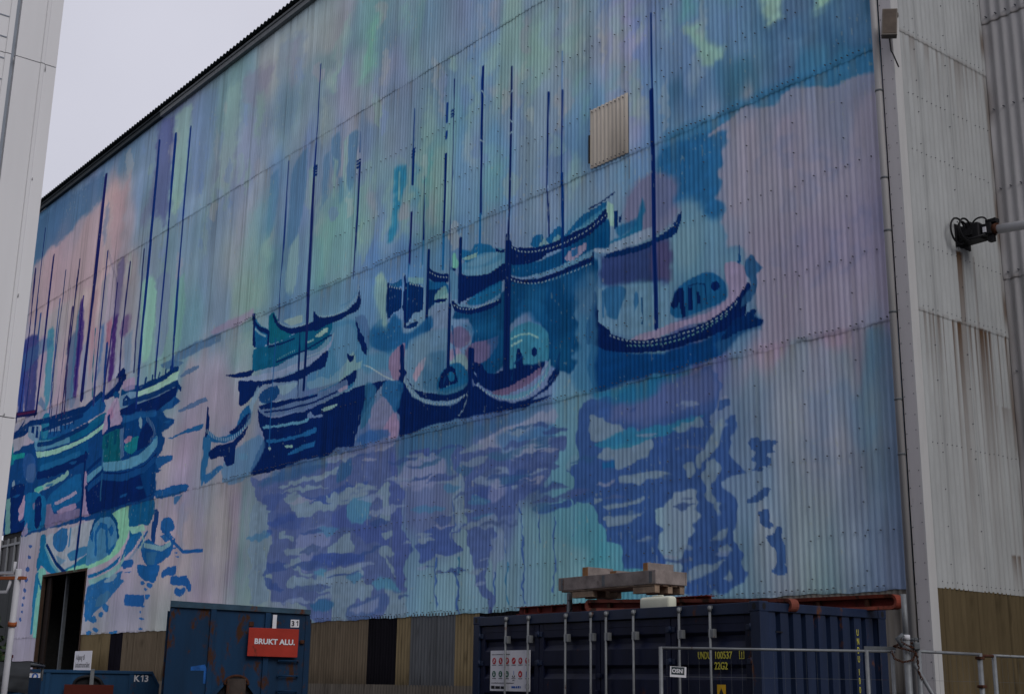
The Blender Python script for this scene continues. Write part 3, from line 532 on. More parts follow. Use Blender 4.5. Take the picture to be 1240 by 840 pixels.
S565e82 45 18 35 0;168,1105 171,1086 176,1077 181,1083 183,1099 182,1119 178,1134 173,1136 169,1124
S565e82 38 18 35 0;120,1114 123,1100 128,1093 132,1098 135,1111 134,1127 130,1138 125,1139 121,1130
S565e82 52 18 35 0;88,975 92,961 99,955 106,960 111,973 110,989 104,999 96,1000 90,990
S565e82 45 18 35 0;54,973 57,958 64,951 70,955 73,970 72,987 67,999 60,1000 55,990
S565e82 52 18 35 0;170,949 173,929 179,920 185,925 188,942 187,964 182,980 175,982 171,970
S565e82 38 18 35 0;170,901 173,884 178,877 183,881 185,895 184,913 180,926 175,927 171,917
S565e82 38 18 35 0;242,968 245,951 251,944 258,948 261,963 260,982 255,995 249,996 244,985
S565e82 30 18 35 0;274,959 277,945 282,938 287,942 290,955 289,971 285,983 280,985 275,975
S565e82 38 18 35 0;116,919 119,905 125,898 130,903 133,915 132,931 128,942 122,943 117,934
S565e82 30 18 35 0;259,1056 262,1041 267,1035 272,1039 275,1053 274,1069 270,1081 265,1082 260,1072
S565e82 38 18 35 0;180,1151 183,1138 187,1132 191,1136 193,1147 192,1162 189,1172 184,1173 181,1165
S6d6380 37 50 28 0;270,1009 172,1011 43,1025 40,915 105,885 254,921
S7d7989 26 50 28 0;409,1254 278,1254 277,1062 330,1042 393,1074
S537088 70 20 15 0;602,1114 564,1141 528,1147 491,1131 478,1098 446,1089 429,1070 418,1014 375,985 366,948 386,928 464,972 533,980 586,948 617,973 608,1063
S627788 50 20 10 0;566,1071 542,1092 495,1084 494,1034 509,993 551,1003 574,1036
S3f5e84 22 50 28 0;112,778 29,783 30,614 73,591 103,655
S375275 15 40 28 0;83,564 38,572 39,418 61,406 81,478
S446085 33 40 28 0;219,674 172,682 189,548 218,537
S6f7484 37 50 28 0;373,765 312,770 328,628 380,604
S737a88 33 60 28 0;334,504 182,518 174,357 322,351
S6d6181 22 20 28 0;2776,732 2734,736 2707,478 2732,412 2774,508
S6d6181 31 20 28 0;2525,729 2480,729 2475,619 2474,465 2499,416 2527,520
S6d6181 18 20 28 0;2662,635 2627,637 2623,473 2650,422
S6d6181 22 20 28 0;2445,721 2412,717 2389,486 2415,437
S6d6181 16 20 28 0;2956,659 2918,667 2910,488 2939,435
S817683 37 30 28 0;2641,727 2572,734 2548,367 2618,369
S817683 37 30 28 0;2897,696 2822,703 2820,484 2886,432
S536388 30 25 28 0;2918,735 2867,741 2866,596 2902,515
S536388 30 30 28 0;2643,961 2515,970 2483,830 2604,791
S414b77 92 3 22 0;2420,775 2195,787 1975,768 1798,781 1601,784 1589,720 1591,633 1558,543 1532,436 1521,381 1573,384 1601,345 1630,319 1685,312 1674,376 1721,365 1801,331 1885,313 1992,321 2015,360 2220,384 2249,453 2276,504 2243,563 2289,604 2232,639 2367,713
S334277 60 5 15 0;2314,707 2159,696 2254,651 2044,619 2097,588 2248,600 2294,642
S324279 95 2 10 0;2016,499 1926,502 1732,496 1722,478 1814,470 1990,470
S324279 90 2 10 0;2292,624 2176,631 2112,628 2110,613 2223,606 2291,614
S2f4378 90 2 10 0;2388,592 2325,599 2247,593 2255,581 2370,578
S304074 80 2 15 0;2364,499 2286,504 2159,492 2132,476 2256,468 2288,443 2255,420 2150,417 2280,455
S2e4077 80 3 15 0;1834,692 1781,675 1715,686 1721,664 1808,651 1873,643 1986,650 2059,674 1942,669
S38447a 80 3 20 0;1906,623 1808,644 1740,592 1677,571 1648,551 1594,521 1612,488 1714,523 1800,552 1875,570 1922,597
S6a6d90 55 5 20 0;2093,552 2040,583 1920,583 1906,526 1958,511 2011,496 2027,465 2074,472
S5e6c83 93 2 20 0;2222,723 2154,735 2042,735 1949,734 1886,740 1903,724 1970,719 2055,719 2137,718
S5e6c83 93 2 20 0;2182,679 2129,691 2074,680 2062,659 1941,652 1831,657 1705,667 1696,657 1795,649 1895,638 1970,629 2062,614 2112,633 2144,655
S5e6c83 93 2 20 0;2374,682 2276,663 2303,630 2279,603 2305,568 2275,499 2290,455 2241,392 2354,390 2393,587
S5e6c83 93 2 20 0;1905,517 1864,546 1822,558 1802,530 1775,512 1799,501 1859,498 1912,501
S5e6c83 93 2 20 0;2142,438 2081,451 1996,442 1921,456 1793,471 1742,468 1724,447 1727,430 1688,406 1698,377 1747,379 1770,353 1792,319 1877,317 1881,362 1902,394 1983,407 2068,413 2126,423
S5e6c83 93 2 20 0;2129,492 2083,503 2079,468 1988,451 2006,445 2102,464
S5e6c83 93 2 20 0;2195,584 2105,569 2098,552 2192,562
S5e6c83 93 2 20 0;1683,651 1632,668 1608,656 1589,606 1610,569 1653,575 1636,611 1650,637
S5e6c83 93 2 20 0;1650,529 1569,542 1553,530 1614,518
S5e6c83 93 2 20 0;1651,490 1566,501 1558,488 1618,471 1578,451 1553,412 1593,440 1625,463
S5e6c83 93 2 20 0;1614,409 1566,388 1524,382 1516,316 1622,314 1602,360
S5e6c83 93 2 20 0;1938,668 1747,676 1730,670 1900,651
S5e6c83 93 2 20 0;2210,706 2015,705 1940,692 2109,691
S406a88 80 5 15 0;1989,463 1913,467 1933,446 1988,449
S406a88 80 5 15 0;1685,410 1638,421 1575,413 1543,387 1605,394 1660,396
S406a88 80 5 15 0;1837,630 1787,653 1695,643 1708,600 1738,572 1807,587
S264c73 80 4 10 0;1998,371 1926,377 1873,366 1880,349 1959,347
S394976 80 4 20 0;1800,324 1762,366 1702,377 1635,382 1596,372 1617,346 1678,320 1758,314
S6b6f8d 60 4 15 0;1781,336 1721,365 1642,370 1659,337
S2c4f74 70 25 20 0;1578,790 1299,793 1166,789 1041,789 981,792 958,776 1040,760 1133,744 1263,731 1324,713 1345,659 1382,695 1511,711 1564,695
S686b8e 80 8 20 0;1579,693 1512,728 1420,725 1372,694 1380,653 1433,638 1507,641 1561,656
S374279 85 2 8 0;1529,743 1443,743 1441,724 1520,725
S6f728e 85 4 15 0;1243,729 1164,738 1133,748 1040,754 996,763 949,756 946,732 995,724 1039,711 1070,719 1100,690 1147,676 1195,688 1235,707
S1f4e80 50 12 20 0;1164,728 1095,730 1040,726 957,734 957,680 1009,678 1085,688 1147,690
S6f728e 80 4 15 0;1094,689 1039,701 957,699 957,680 1009,672 1069,656 1105,657
S3e4b7a 95 2 20 0;1337,714 1297,726 1245,694 1196,708 1144,689 1112,670 1057,663 1024,674 974,673 945,688 911,693 911,659 950,638 967,610 1008,592 1049,577 1082,557 1090,528 1139,524 1164,507 1150,479 1168,442 1193,416 1179,385 1159,346 1180,321 1204,363 1224,407 1246,455 1261,503 1282,541 1285,601 1306,634 1329,672
S334279 70 3 15 0;1252,614 1186,615 1148,603 1166,581 1237,584
S5e6a88 85 2 18 0;1252,634 1210,650 1112,654 1105,622 1141,602 1200,624 1252,630
S5e6a88 85 2 18 0;1098,601 1068,606 1073,587 1098,590
S5e6a88 85 2 18 0;1068,627 979,638 967,629 1056,624
S5e6a88 85 2 18 0;1237,588 1192,594 1185,583 1231,584
S5e6a88 85 2 18 0;1229,532 1165,542 1145,521 1170,504 1222,520
S5e6a88 85 2 18 0;1173,482 1139,509 1119,469 1143,432 1160,395 1168,434
S6f6f92 60 6 15 0;1177,620 1123,624 1116,592 1160,577 1179,594
S38477b 95 2 12 0;1487,496 1447,503 1460,525 1414,544 1306,539 1265,529 1325,512 1321,496 1283,473 1313,467 1381,462 1463,457 1471,478
S3d487b 95 2 15 0;1615,757 1589,720 1573,664 1540,628 1549,585 1538,542 1509,487 1532,436 1532,390 1559,400 1579,460 1591,525 1607,591 1617,680
S62718a 80 3 15 0;1321,650 1287,659 1291,602 1311,588 1289,541 1302,522 1332,515 1327,492 1339,513 1317,564 1333,606
L2f467c 90 2 12 6;1395,456 1385,407 1390,363 1381,331
L2f467c 90 2 12 7;1398,448 1390,428
L265475 90 2 12 6;1302,458 1297,422
L2f467c 90 2 12 8;1311,423 1292,379 1296,324
L2f467c 90 2 12 5;1069,545 1062,502 1056,464 1052,442
L2f467c 90 2 12 6;1059,464 1048,408 1054,371 1044,338
L2f467c 90 2 12 4;949,522 949,475 943,427 945,362
L2f467c 90 2 12 2;883,567 882,506 882,473
L265176 90 2 12 5;1118,427 1114,370 1110,337
L2f467c 90 2 12 4;995,530 991,474
L2f467c 90 2 12 4;1155,414 1159,357
L2f467c 90 2 12 3;1332,598 1325,524
L2f467c 90 2 12 2;1126,492 1122,454
S2f467c 95 2 10 0;1013,539 949,552 894,554 888,539 949,534 992,532
S2f467c 95 2 8 0;866,547 826,558 807,545 845,538
S357088 44 40 28 0;866,522 787,529 756,460 767,392 826,395 853,449
S2d4478 95 2 18 0;861,761 772,765 609,770 453,773 454,721 451,696 469,673 457,655 430,663 413,670 405,652 419,625 433,602 408,575 403,552 395,542 431,542 452,532 436,514 416,488 409,448 418,437 406,417 399,398 404,371 394,358 411,343 443,333 485,331 528,338 549,350 544,375 557,402 543,424 525,445 520,467 502,475 510,492 505,518 526,543 563,540 600,521 626,507 638,498 615,465 625,433 612,399 635,391 688,387 732,386 741,441 774,461 800,507 823,545 853,546 874,537 888,553 875,599 894,624 866,641 867,687
S4a527e 80 20 15 0;708,773 453,773 459,717 495,699 563,696 635,690 709,697 760,717 746,752
S14567b 75 12 12 0;823,785 708,783 526,787 573,771 609,765 634,742 695,738 759,756 818,769
S5e6c83 93 2 15 0;831,726 807,726 773,714 724,690 716,677 750,671 807,673 823,696
S5e6c83 93 2 15 0;807,637 786,654 734,658 647,658 645,628 680,615 705,608 740,603 755,625 791,631
S5e6c83 93 2 15 0;740,586 673,587 613,587 580,574 613,570 673,566 730,569
S266081 85 2 15 0;812,668 747,676 664,683 611,683 541,679 477,686 505,670 546,656 611,658 672,655 729,650 797,655
S5e6c83 80 2 15 0;583,665 541,669 495,682 491,665 523,656 560,655
S5e6c83 93 2 15 0;513,605 497,622 470,645 452,666 439,669 448,639 469,607 494,582 509,587
S5e6c83 90 2 15 0;538,591 516,592 507,577 521,564 534,571
S5e6c83 93 2 15 0;495,556 481,584 467,591 451,571 451,558 473,541 482,532 466,508 475,496 492,520
S5e6c83 93 2 15 0;781,525 723,533 666,536 664,529 731,520 766,515
S5e6c83 93 2 15 0;779,493 741,502 701,502 662,505 696,486 741,481 771,484
S5e6c83 90 2 15 0;481,429 455,440 436,447 435,432 460,429
S5e6c83 90 2 15 0;465,415 431,422 427,406 457,407
S5e6c83 90 2 15 0;461,350 437,366 431,354 446,347
S5e6c83 90 2 15 0;553,379 515,390 487,385 449,389 470,374 509,367 544,367
S5e6c83 90 2 15 0;813,549 787,550 779,542 807,536
S577088 80 2 15 0;900,636 878,661 866,646 888,616
S5e6c83 85 2 15 0;473,502 453,497 458,478 469,476
S1a4e7f 90 2 15 0;786,625 750,624 745,613 781,610
S2b4278 60 3 15 0;687,471 638,493 627,475 648,451 672,440
S304679 90 2 8 0;625,416 616,432 602,405 610,386
S2b4278 95 2 8 0;631,467 622,463 616,429 607,392 617,389 630,427 634,450
S2d4474 95 1 10 0;376,616 353,622 345,612 302,601 318,592 314,582 338,582 323,568 334,556 352,557 340,548 376,549 363,566 377,578 362,592 374,603
S2d4474 95 1 10 0;389,497 366,501 345,514 324,512 334,501 359,488 383,487
S2d4474 95 1 10 0;359,472 335,478 332,460 321,450 333,442 348,456
S2d4474 95 1 10 0;309,445 296,436 296,412 289,385 300,362 318,354 333,363 309,380 317,405 334,427 318,432
S2d4474 95 1 10 0;446,708 416,706 421,691 451,689
S2d4474 95 1 10 0;424,662 405,672 405,652 418,641
S606c83 85 2 16 0;1931,457 1891,466 1835,468 1781,465 1727,457 1770,447 1826,444 1890,449
S606c83 85 2 16 0;2040,723 2024,730 1992,732 1960,729 1927,724 1947,720 1987,718 2024,722
S606c83 85 2 16 0;2174,522 2135,530 2091,533 2036,530 1983,521 2023,513 2075,510 2132,513
S3c4972 85 2 16 0;2001,474 1984,479 1962,482 1929,478 1906,475 1924,467 1956,466 1985,470
S606c83 70 2 16 0;2166,481 2138,486 2096,489 2064,484 2025,481 2054,474 2089,471 2134,476
S6f6f88 70 2 16 0;1704,768 1687,774 1655,777 1620,775 1591,770 1609,763 1650,762 1680,763
S6f6f88 70 2 16 0;2158,662 2122,668 2089,671 2047,669 2002,663 2035,658 2076,655 2124,658
S324272 85 2 16 0;2128,476 2085,484 2038,484 1970,482 1919,479 1961,472 2021,469 2090,473
S646e8d 75 2 16 0;1713,596 1679,606 1634,608 1572,605 1528,598 1564,591 1618,587 1676,591
S324272 85 2 16 0;1920,442 1879,447 1833,447 1784,446 1738,444 1774,439 1827,437 1884,439
S3c4972 85 2 16 0;2080,517 2054,527 2025,529 1986,527 1954,519 1977,507 2012,502 2047,508
S2f4171 80 2 16 0;1768,496 1742,502 1708,502 1662,501 1631,496 1656,492 1694,489 1739,491
S395d82 75 2 16 0;2007,572 1974,582 1944,586 1895,581 1861,573 1895,563 1928,559 1979,565
S324272 85 2 16 0;2077,573 2045,580 2020,583 1977,579 1947,572 1970,567 2013,564 2045,566
S2f4171 80 2 16 0;1841,773 1819,782 1781,782 1745,781 1711,773 1737,763 1775,760 1812,765
S3c4972 85 2 16 0;2105,415 2067,421 2005,423 1940,421 1888,415 1924,406 1993,405 2061,410
S606c83 70 2 16 0;1867,663 1821,670 1775,675 1718,671 1673,663 1708,656 1767,651 1827,656
S3c4972 85 2 16 0;2056,714 2041,718 2012,718 1990,718 1966,713 1981,706 2009,707 2034,709
S3c4972 85 2 16 0;1891,558 1866,567 1839,569 1800,566 1771,559 1798,551 1833,550 1864,553
S2f4171 80 2 16 0;1703,567 1683,573 1665,575 1636,574 1613,567 1635,559 1660,556 1687,560
S395d82 75 2 16 0;1812,430 1796,440 1772,443 1743,439 1720,434 1741,424 1769,418 1794,423
S395d82 75 2 16 0;2420,582 2391,590 2344,593 2301,591 2260,583 2290,577 2333,572 2381,577
S6f6f88 70 2 16 0;2408,775 2371,787 2321,791 2273,788 2227,778 2259,763 2312,761 2366,767
S646e8d 75 2 16 0;1846,466 1805,469 1762,471 1705,469 1663,466 1692,459 1749,456 1804,461
S6f6f88 70 2 16 0;1769,743 1753,749 1729,750 1707,749 1679,743 1699,737 1723,735 1750,739
S606c83 70 2 16 0;1987,382 1941,387 1890,388 1826,385 1780,382 1814,377 1881,375 1944,377
S646e8d 75 2 16 0;1778,641 1746,648 1714,651 1670,648 1629,641 1657,636 1701,633 1747,637
S646e8d 75 2 16 0;2160,379 2123,387 2081,390 2027,387 1990,382 2023,374 2070,371 2130,374
S606c83 85 2 16 0;2022,773 1971,783 1917,786 1852,781 1796,773 1839,762 1905,759 1972,765
S395d82 75 2 16 0;1780,588 1767,595 1741,595 1715,592 1692,590 1708,582 1741,579 1769,583
S395d82 75 2 16 0;1256,543 1239,546 1213,548 1185,545 1163,542 1185,539 1211,538 1240,540
S324272 85 2 16 0;1569,671 1539,675 1500,676 1456,677 1417,671 1450,668 1494,667 1541,668
S395d82 75 2 16 0;1262,584 1244,594 1223,595 1190,593 1168,587 1189,580 1214,575 1241,578
S606c83 85 2 16 0;1298,525 1279,532 1258,534 1234,531 1216,527 1232,519 1257,516 1279,521
S646e8d 75 2 16 0;1639,676 1609,683 1569,683 1527,680 1496,678 1523,669 1561,668 1603,671
S606c83 70 2 16 0;1317,711 1297,719 1269,720 1238,718 1213,712 1232,706 1265,704 1295,706
S606c83 70 2 16 0;1304,678 1282,684 1251,686 1217,683 1189,678 1212,670 1247,669 1284,673
S606c83 70 2 16 0;1560,726 1536,732 1503,734 1465,731 1439,727 1463,722 1499,718 1529,721
S6f6f88 70 2 16 0;1420,542 1400,545 1375,545 1353,544 1326,542 1348,538 1374,536 1398,538
S606c83 70 2 16 0;1404,640 1380,647 1353,648 1317,646 1293,643 1313,635 1345,635 1377,638
S606c83 85 2 16 0;1362,566 1336,568 1301,571 1261,569 1230,567 1257,561 1296,560 1337,564
S395d82 75 2 16 0;1511,584 1482,594 1447,595 1400,591 1367,585 1398,576 1440,574 1483,579
S2f4171 80 2 16 0;1026,731 1013,736 998,739 976,737 961,731 970,727 995,724 1009,726
S2f4171 80 2 16 0;1545,707 1512,709 1472,710 1427,710 1383,706 1419,704 1461,702 1511,704
S3c4972 85 2 16 0;1216,519 1186,522 1150,523 1114,522 1080,518 1106,515 1143,513 1184,513
S6f6f88 70 2 16 0;1065,609 1051,616 1027,616 1001,615 985,610 1002,604 1024,601 1051,604
S395d82 75 2 16 0;1374,628 1362,634 1346,636 1324,634 1302,629 1320,623 1337,622 1358,624
S3c4972 85 2 16 0;1334,605 1310,613 1282,614 1247,613 1217,607 1239,600 1275,599 1312,602
S3c4972 85 2 16 0;1230,645 1211,654 1185,655 1156,652 1130,646 1150,640 1182,638 1212,641
S6f6f88 70 2 16 0;1009,667 987,671 971,672 946,670 922,667 941,664 965,661 990,663
S324272 85 2 16 0;989,712 975,719 950,720 924,717 902,713 916,707 945,704 975,707
S606c83 70 2 16 0;1108,724 1102,731 1085,733 1065,731 1053,726 1066,720 1080,716 1096,720
S606c83 85 2 16 0;1471,505 1460,511 1447,512 1426,510 1408,503 1417,498 1442,496 1461,499
S324272 85 2 16 0;1553,376 1540,380 1527,378 1519,378 1507,377 1511,372 1531,372 1539,373
S324272 85 2 16 0;1465,442 1451,446 1436,448 1420,445 1403,442 1418,440 1436,437 1449,440
S3c4972 85 2 16 0;1384,419 1379,423 1371,424 1360,422 1349,419 1354,413 1367,413 1373,415
S606c83 70 2 16 0;1404,463 1399,466 1386,466 1378,464 1366,462 1372,458 1388,457 1397,460
S324272 85 2 16 0;1347,420 1338,425 1326,427 1302,423 1292,419 1301,415 1319,413 1339,417
S324272 85 2 16 0;1311,430 1300,433 1288,434 1276,432 1267,430 1276,425 1290,424 1303,424
S646e8d 75 2 16 0;1215,440 1207,442 1196,443 1180,442 1174,440 1177,439 1197,438 1210,439
S606c83 85 2 16 0;1552,503 1544,506 1538,508 1528,508 1515,505 1520,502 1533,501 1541,501
S606c83 70 2 16 0;1491,519 1476,524 1458,527 1441,525 1423,520 1433,515 1455,511 1477,516
S606c83 70 2 16 0;1336,464 1323,467 1312,469 1295,467 1283,464 1295,462 1307,460 1327,462
S646e8d 75 2 16 0;1482,440 1469,444 1457,447 1436,445 1424,441 1434,436 1454,434 1469,437
S646e8d 75 2 16 0;1231,392 1222,398 1210,401 1196,397 1186,395 1194,389 1208,386 1223,389
S606c83 85 2 16 0;1253,424 1235,428 1223,428 1203,426 1191,423 1202,420 1219,418 1241,421
S324272 85 2 16 0;1475,490 1459,495 1451,496 1430,495 1423,492 1433,486 1446,483 1464,488
S324272 85 2 16 0;1523,489 1522,494 1512,495 1503,493 1494,489 1496,483 1505,480 1517,483
S2f4171 80 2 16 0;794,570 774,572 755,573 731,572 712,571 725,568 752,568 774,569
S3c4972 85 2 16 0;564,619 553,623 535,622 520,621 503,619 514,615 535,615 552,617
S6f6f88 70 2 16 0;447,714 438,718 434,719 427,717 417,715 423,712 431,710 439,711
S2f4171 80 2 16 0;616,408 602,411 582,411 564,410 543,407 557,405 578,404 601,405
S324272 85 2 16 0;717,721 713,726 703,727 694,726 685,723 694,721 704,719 711,721
S3c4972 85 2 16 0;556,521 549,522 537,523 525,522 514,521 524,518 535,518 546,518
S646e8d 75 2 16 0;558,703 546,708 529,708 516,709 501,705 510,700 527,698 546,701
S3c4972 85 2 16 0;781,543 769,548 749,549 726,547 708,544 723,542 746,539 765,540
S606c83 70 2 16 0;694,451 680,454 667,455 648,454 638,452 647,448 663,447 681,448
S3c4972 85 2 16 0;573,405 560,408 548,409 532,407 517,405 528,401 546,399 564,402
S6f6f88 70 2 16 0;807,581 796,585 779,585 759,583 747,581 755,575 775,575 795,577
S2f4171 80 2 16 0;577,505 562,509 549,510 528,509 513,506 522,501 545,498 565,501
S6f6f88 70 2 16 0;607,417 599,419 589,421 577,419 564,416 575,414 587,413 597,415
S606c83 70 2 16 0;571,425 562,429 550,430 533,430 522,425 530,421 544,421 562,423
S646e8d 75 2 16 0;473,406 466,409 457,411 441,408 433,406 442,401 455,400 465,402
S6f6f88 70 2 16 0;688,667 676,670 661,670 642,669 627,667 640,663 656,663 676,663
S335074 70 2 16 0;1203,682 1185,689 1157,689 1129,688 1100,681 1121,675 1148,669 1181,674
S3a4776 85 2 16 0;1036,639 1009,645 977,646 939,643 913,640 934,632 972,632 1013,634
S335074 70 2 16 0;1495,704 1474,713 1441,713 1409,713 1378,704 1402,698 1433,694 1474,697
S335074 70 2 16 0;1324,664 1314,675 1293,676 1276,672 1253,666 1270,657 1290,653 1314,658
S2f4173 80 2 16 0;1199,634 1168,639 1137,639 1102,638 1067,635 1091,629 1130,627 1169,629
S335074 70 2 16 0;1024,543 1007,551 983,552 960,549 940,544 955,539 983,536 1009,540
S2f4173 80 2 16 0;1096,670 1076,673 1056,674 1027,674 1010,671 1024,667 1051,666 1074,667
S335074 70 2 16 0;1191,673 1169,678 1141,679 1110,679 1079,674 1105,669 1134,667 1171,671
S335074 70 2 16 0;1085,694 1066,698 1041,698 1012,696 989,694 1010,691 1037,688 1065,689
S2f4173 80 2 16 0;1633,724 1600,729 1562,731 1520,729 1486,725 1512,719 1551,719 1597,719
S3a4776 85 2 16 0;1085,587 1071,596 1050,597 1029,595 1012,589 1027,580 1049,579 1067,581
S3a4776 85 2 16 0;1092,665 1072,668 1046,671 1013,668 986,664 1008,661 1039,659 1073,661
S2f4173 80 2 16 0;1035,588 1013,594 988,596 959,593 939,588 953,580 985,578 1013,582
S3a4776 85 2 16 0;1460,655 1427,662 1395,664 1348,661 1318,655 1340,650 1387,647 1429,651
S335074 70 2 16 0;1139,682 1112,686 1090,686 1060,686 1032,683 1055,678 1083,677 1116,678
S2f4173 80 2 16 0;1087,632 1074,641 1058,643 1039,641 1027,634 1039,626 1058,621 1074,625
S3a4776 85 2 16 0;1020,562 1000,568 974,571 950,569 924,564 942,558 971,553 996,557
S2f4173 80 2 16 0;1146,608 1119,615 1088,617 1049,614 1014,608 1040,604 1083,602 1117,604
S2f4173 80 2 16 0;1446,728 1423,734 1385,734 1338,732 1303,728 1328,722 1377,721 1416,723
S3a4776 85 2 16 0;1417,554 1400,565 1382,568 1352,564 1336,556 1352,547 1373,542 1398,547
S2a4872 75 2 16 0;968,592 954,598 943,600 926,598 911,591 921,586 940,584 954,586
S3a4776 80 2 16 0;983,587 961,593 941,595 916,592 897,588 910,582 940,579 964,583
S3a4776 80 2 16 0;935,562 915,570 893,573 861,569 833,564 855,558 887,555 914,559
S3a4776 80 2 16 0;905,572 890,578 865,579 842,579 818,572 836,566 860,562 886,566
S2a4872 75 2 16 0;1022,684 1003,690 985,691 963,688 947,685 961,681 985,679 1004,680
S2a4872 75 2 16 0;1020,696 1008,700 987,702 961,700 944,697 961,693 980,690 1008,693
S3a4776 80 2 16 0;978,683 964,692 945,693 919,689 903,686 915,677 941,676 962,680
S3a4776 80 2 16 0;1140,698 1116,706 1092,706 1056,704 1028,699 1049,693 1084,688 1115,692
S3a4776 80 2 16 0;1053,597 1040,604 1023,605 998,602 981,599 996,594 1019,591 1037,595
S2a4872 75 2 16 0;1141,622 1119,631 1089,630 1060,629 1032,624 1054,616 1087,613 1114,616
S2a4872 75 2 16 0;1123,735 1103,740 1077,741 1048,739 1019,735 1044,731 1070,728 1104,732
S2a4872 75 2 16 0;885,639 869,644 850,645 825,644 804,640 820,636 844,636 870,638
S052f62 95 4 8 0;823,896 746,864 657,839 572,830 491,837 413,853 355,861 329,836 371,828 416,810 443,795 452,792 538,789 609,787 720,789 823,790
S22446b 60 6 15 0;468,826 413,840 349,852 336,824 393,815 443,792
S55708c 85 5 6 0;807,933 804,1013 771,1013 604,992 569,958 567,916 547,889 607,880 681,881 745,901 785,917
S1d4974 85 3 12 0;785,1009 747,1011 710,995 721,956 737,929 758,938 774,968
S1d4974 80 2 5 0;685,978 675,983 670,956 685,933
L06305c 85 0 8 3;662,965 658,905
S776986 95 2 5 0;701,877 656,885 594,886 512,888 462,895 421,907 416,926 428,964 423,983 397,980 370,960 369,929 396,897 462,878 559,870 631,865
S144571 100 2 5 0;579,914 572,941 557,959 528,970 491,977 459,971 433,951 419,927 421,910 444,903 489,897 535,892 563,896
S021847 100 0 2 0;577,928 557,959 538,956 548,935 563,917
S021847 100 0 2 0;555,955 536,951 533,893 544,894
S021847 100 0 2 0;524,955 514,953 513,904 524,905
S021847 100 0 2 0;503,941 494,937 491,914 500,912
L021847 100 0 0 2;524,957 505,959 480,952 475,908
S021847 100 0 2 0;440,939 443,933 450,931 457,934 462,940 462,947 456,952 449,951 443,946
S021847 100 1 3 0;828,961 801,935 769,910 712,883 644,868 559,865 490,871 433,885 396,901 367,928 359,913 371,878 380,860 424,845 491,837 560,833 632,838 707,851 772,869 826,895 842,913
S021847 100 0 5 0;823,963 817,1001 809,1003 806,967 793,962 801,935 823,902 842,921 834,939
S0c3b6c 100 0 2 0;391,975 384,1012 380,973
S20436b 95 2 10 0;376,965 358,981 344,969 326,949 345,943 346,910 358,892 388,879 365,921
S02204f 100 0 12 0;402,858 373,869 348,868 351,857 327,842 339,831 371,831 416,827 442,832 424,845
D738393 100 0 0 3;807,931 772,905 712,878 644,860 559,858 490,863 427,877 394,894
D649090 80 0 0 3;707,867 632,851 548,848 479,857 418,875
L021847 100 0 0 12;812,1007 809,960 823,925 831,900
L0c3b6c 100 0 0 4;384,1010 386,974
L134372 80 0 0 4;785,1009 782,947
S021847 100 0 2 0;834,950 823,959 790,933 758,908 772,899 817,905 842,919
S5f5674 75 12 15 0;708,1210 676,1226 637,1239 585,1219 551,1194 567,1153 553,1130 573,1101 615,1099 678,1101 714,1165
S232c5a 85 10 12 0;795,1089 704,1083 603,1084 573,1077 570,1017 585,977 629,1002 692,1010 763,1015 790,1043
S4a3d5e 60 10 10 0;628,1072 573,1073 573,981 604,998 629,1022
S134d74 90 4 8 0;773,1103 744,1118 704,1123 667,1152 656,1191 646,1169 657,1124 699,1095 744,1093
S6e7890 90 2 5 0;817,1114 757,1110 691,1116 627,1116 627,1093 691,1089 752,1090 806,1104
S02204f 100 0 4 0;763,1092 691,1085 627,1087 573,1099 543,1128 546,1106 554,1081 603,1077 666,1071 744,1076 784,1086
D738393 100 0 0 2;602,1092 553,1104
S02204f 90 3 6 0;803,1144 778,1148 771,1110 795,1109
S77918d 90 2 3 0;767,1216 748,1204 746,1150 768,1158
S02204f 100 0 3 0;746,1186 735,1187 735,1147 746,1143
S02204f 100 0 3 0;730,1169 722,1175 725,1156 730,1154
S114771 80 4 6 0;743,1146 677,1149 672,1134 730,1119
S053661 95 2 6 0;1124,1156 1047,1137 971,1134 897,1145 806,1163 767,1172 757,1132 762,1104 812,1113 897,1107 985,1096 1047,1103 1124,1128
S0d436f 95 1 8 0;1048,1183 1030,1201 1005,1201 986,1181 962,1194 935,1201 920,1190 914,1168 897,1180 880,1191 851,1208 817,1214 770,1218 767,1192 825,1184 897,1168 980,1163
S6b7e87 80 1 5 0;1011,1173 993,1189 974,1168
S657e87 70 1 5 0;962,1171 938,1183 926,1171 920,1158 956,1163
S3b6886 70 2 4 0;868,1176 823,1194 770,1205 770,1193 823,1176 857,1169
S021847 100 0 4 0;1126,1212 1096,1191 1032,1175 971,1167 897,1170 825,1176 770,1201 767,1176 826,1152 897,1143 971,1146 1001,1137 1054,1138 1124,1158
L021847 100 0 0 4;745,1231 789,1220 831,1216
D738393 100 0 0 3;1122,1203 1080,1176 1023,1162 950,1155 882,1158 825,1166 773,1186
S776983 90 1 10 0;914,1115 897,1131 868,1132 840,1136 845,1118 897,1107
S0f4271 80 0 5 0;891,1130 868,1132 874,1117 891,1117
S06325b 95 4 10 0;1133,1122 1078,1098 1000,1083 896,1087 817,1095 801,1055 806,1025 851,997 876,979 862,952 876,932 859,894 884,883 867,857 895,839 941,859 983,898 971,940 999,977 1045,1020 1101,1007 1126,988 1131,906 1169,888 1235,891 1285,956 1257,1015 1289,1056 1354,1068 1347,1086 1208,1073 1136,1095
S2e5a7f 75 10 8 0;868,1042 806,1056 807,789 867,788 889,832 867,857 884,883 862,904 879,932 862,956 873,982
S3b5475 60 12 10 0;879,1035 826,1071 801,1036 823,954 867,973
S114572 60 6 10 0;1092,1030 1061,1046 984,1019 972,966 1014,985 1051,1017 1082,1012
S021847 100 0 2 0;1137,1131 1078,1106 1016,1091 926,1092 817,1099 817,1087 926,1080 1015,1079 1078,1094 1130,1115
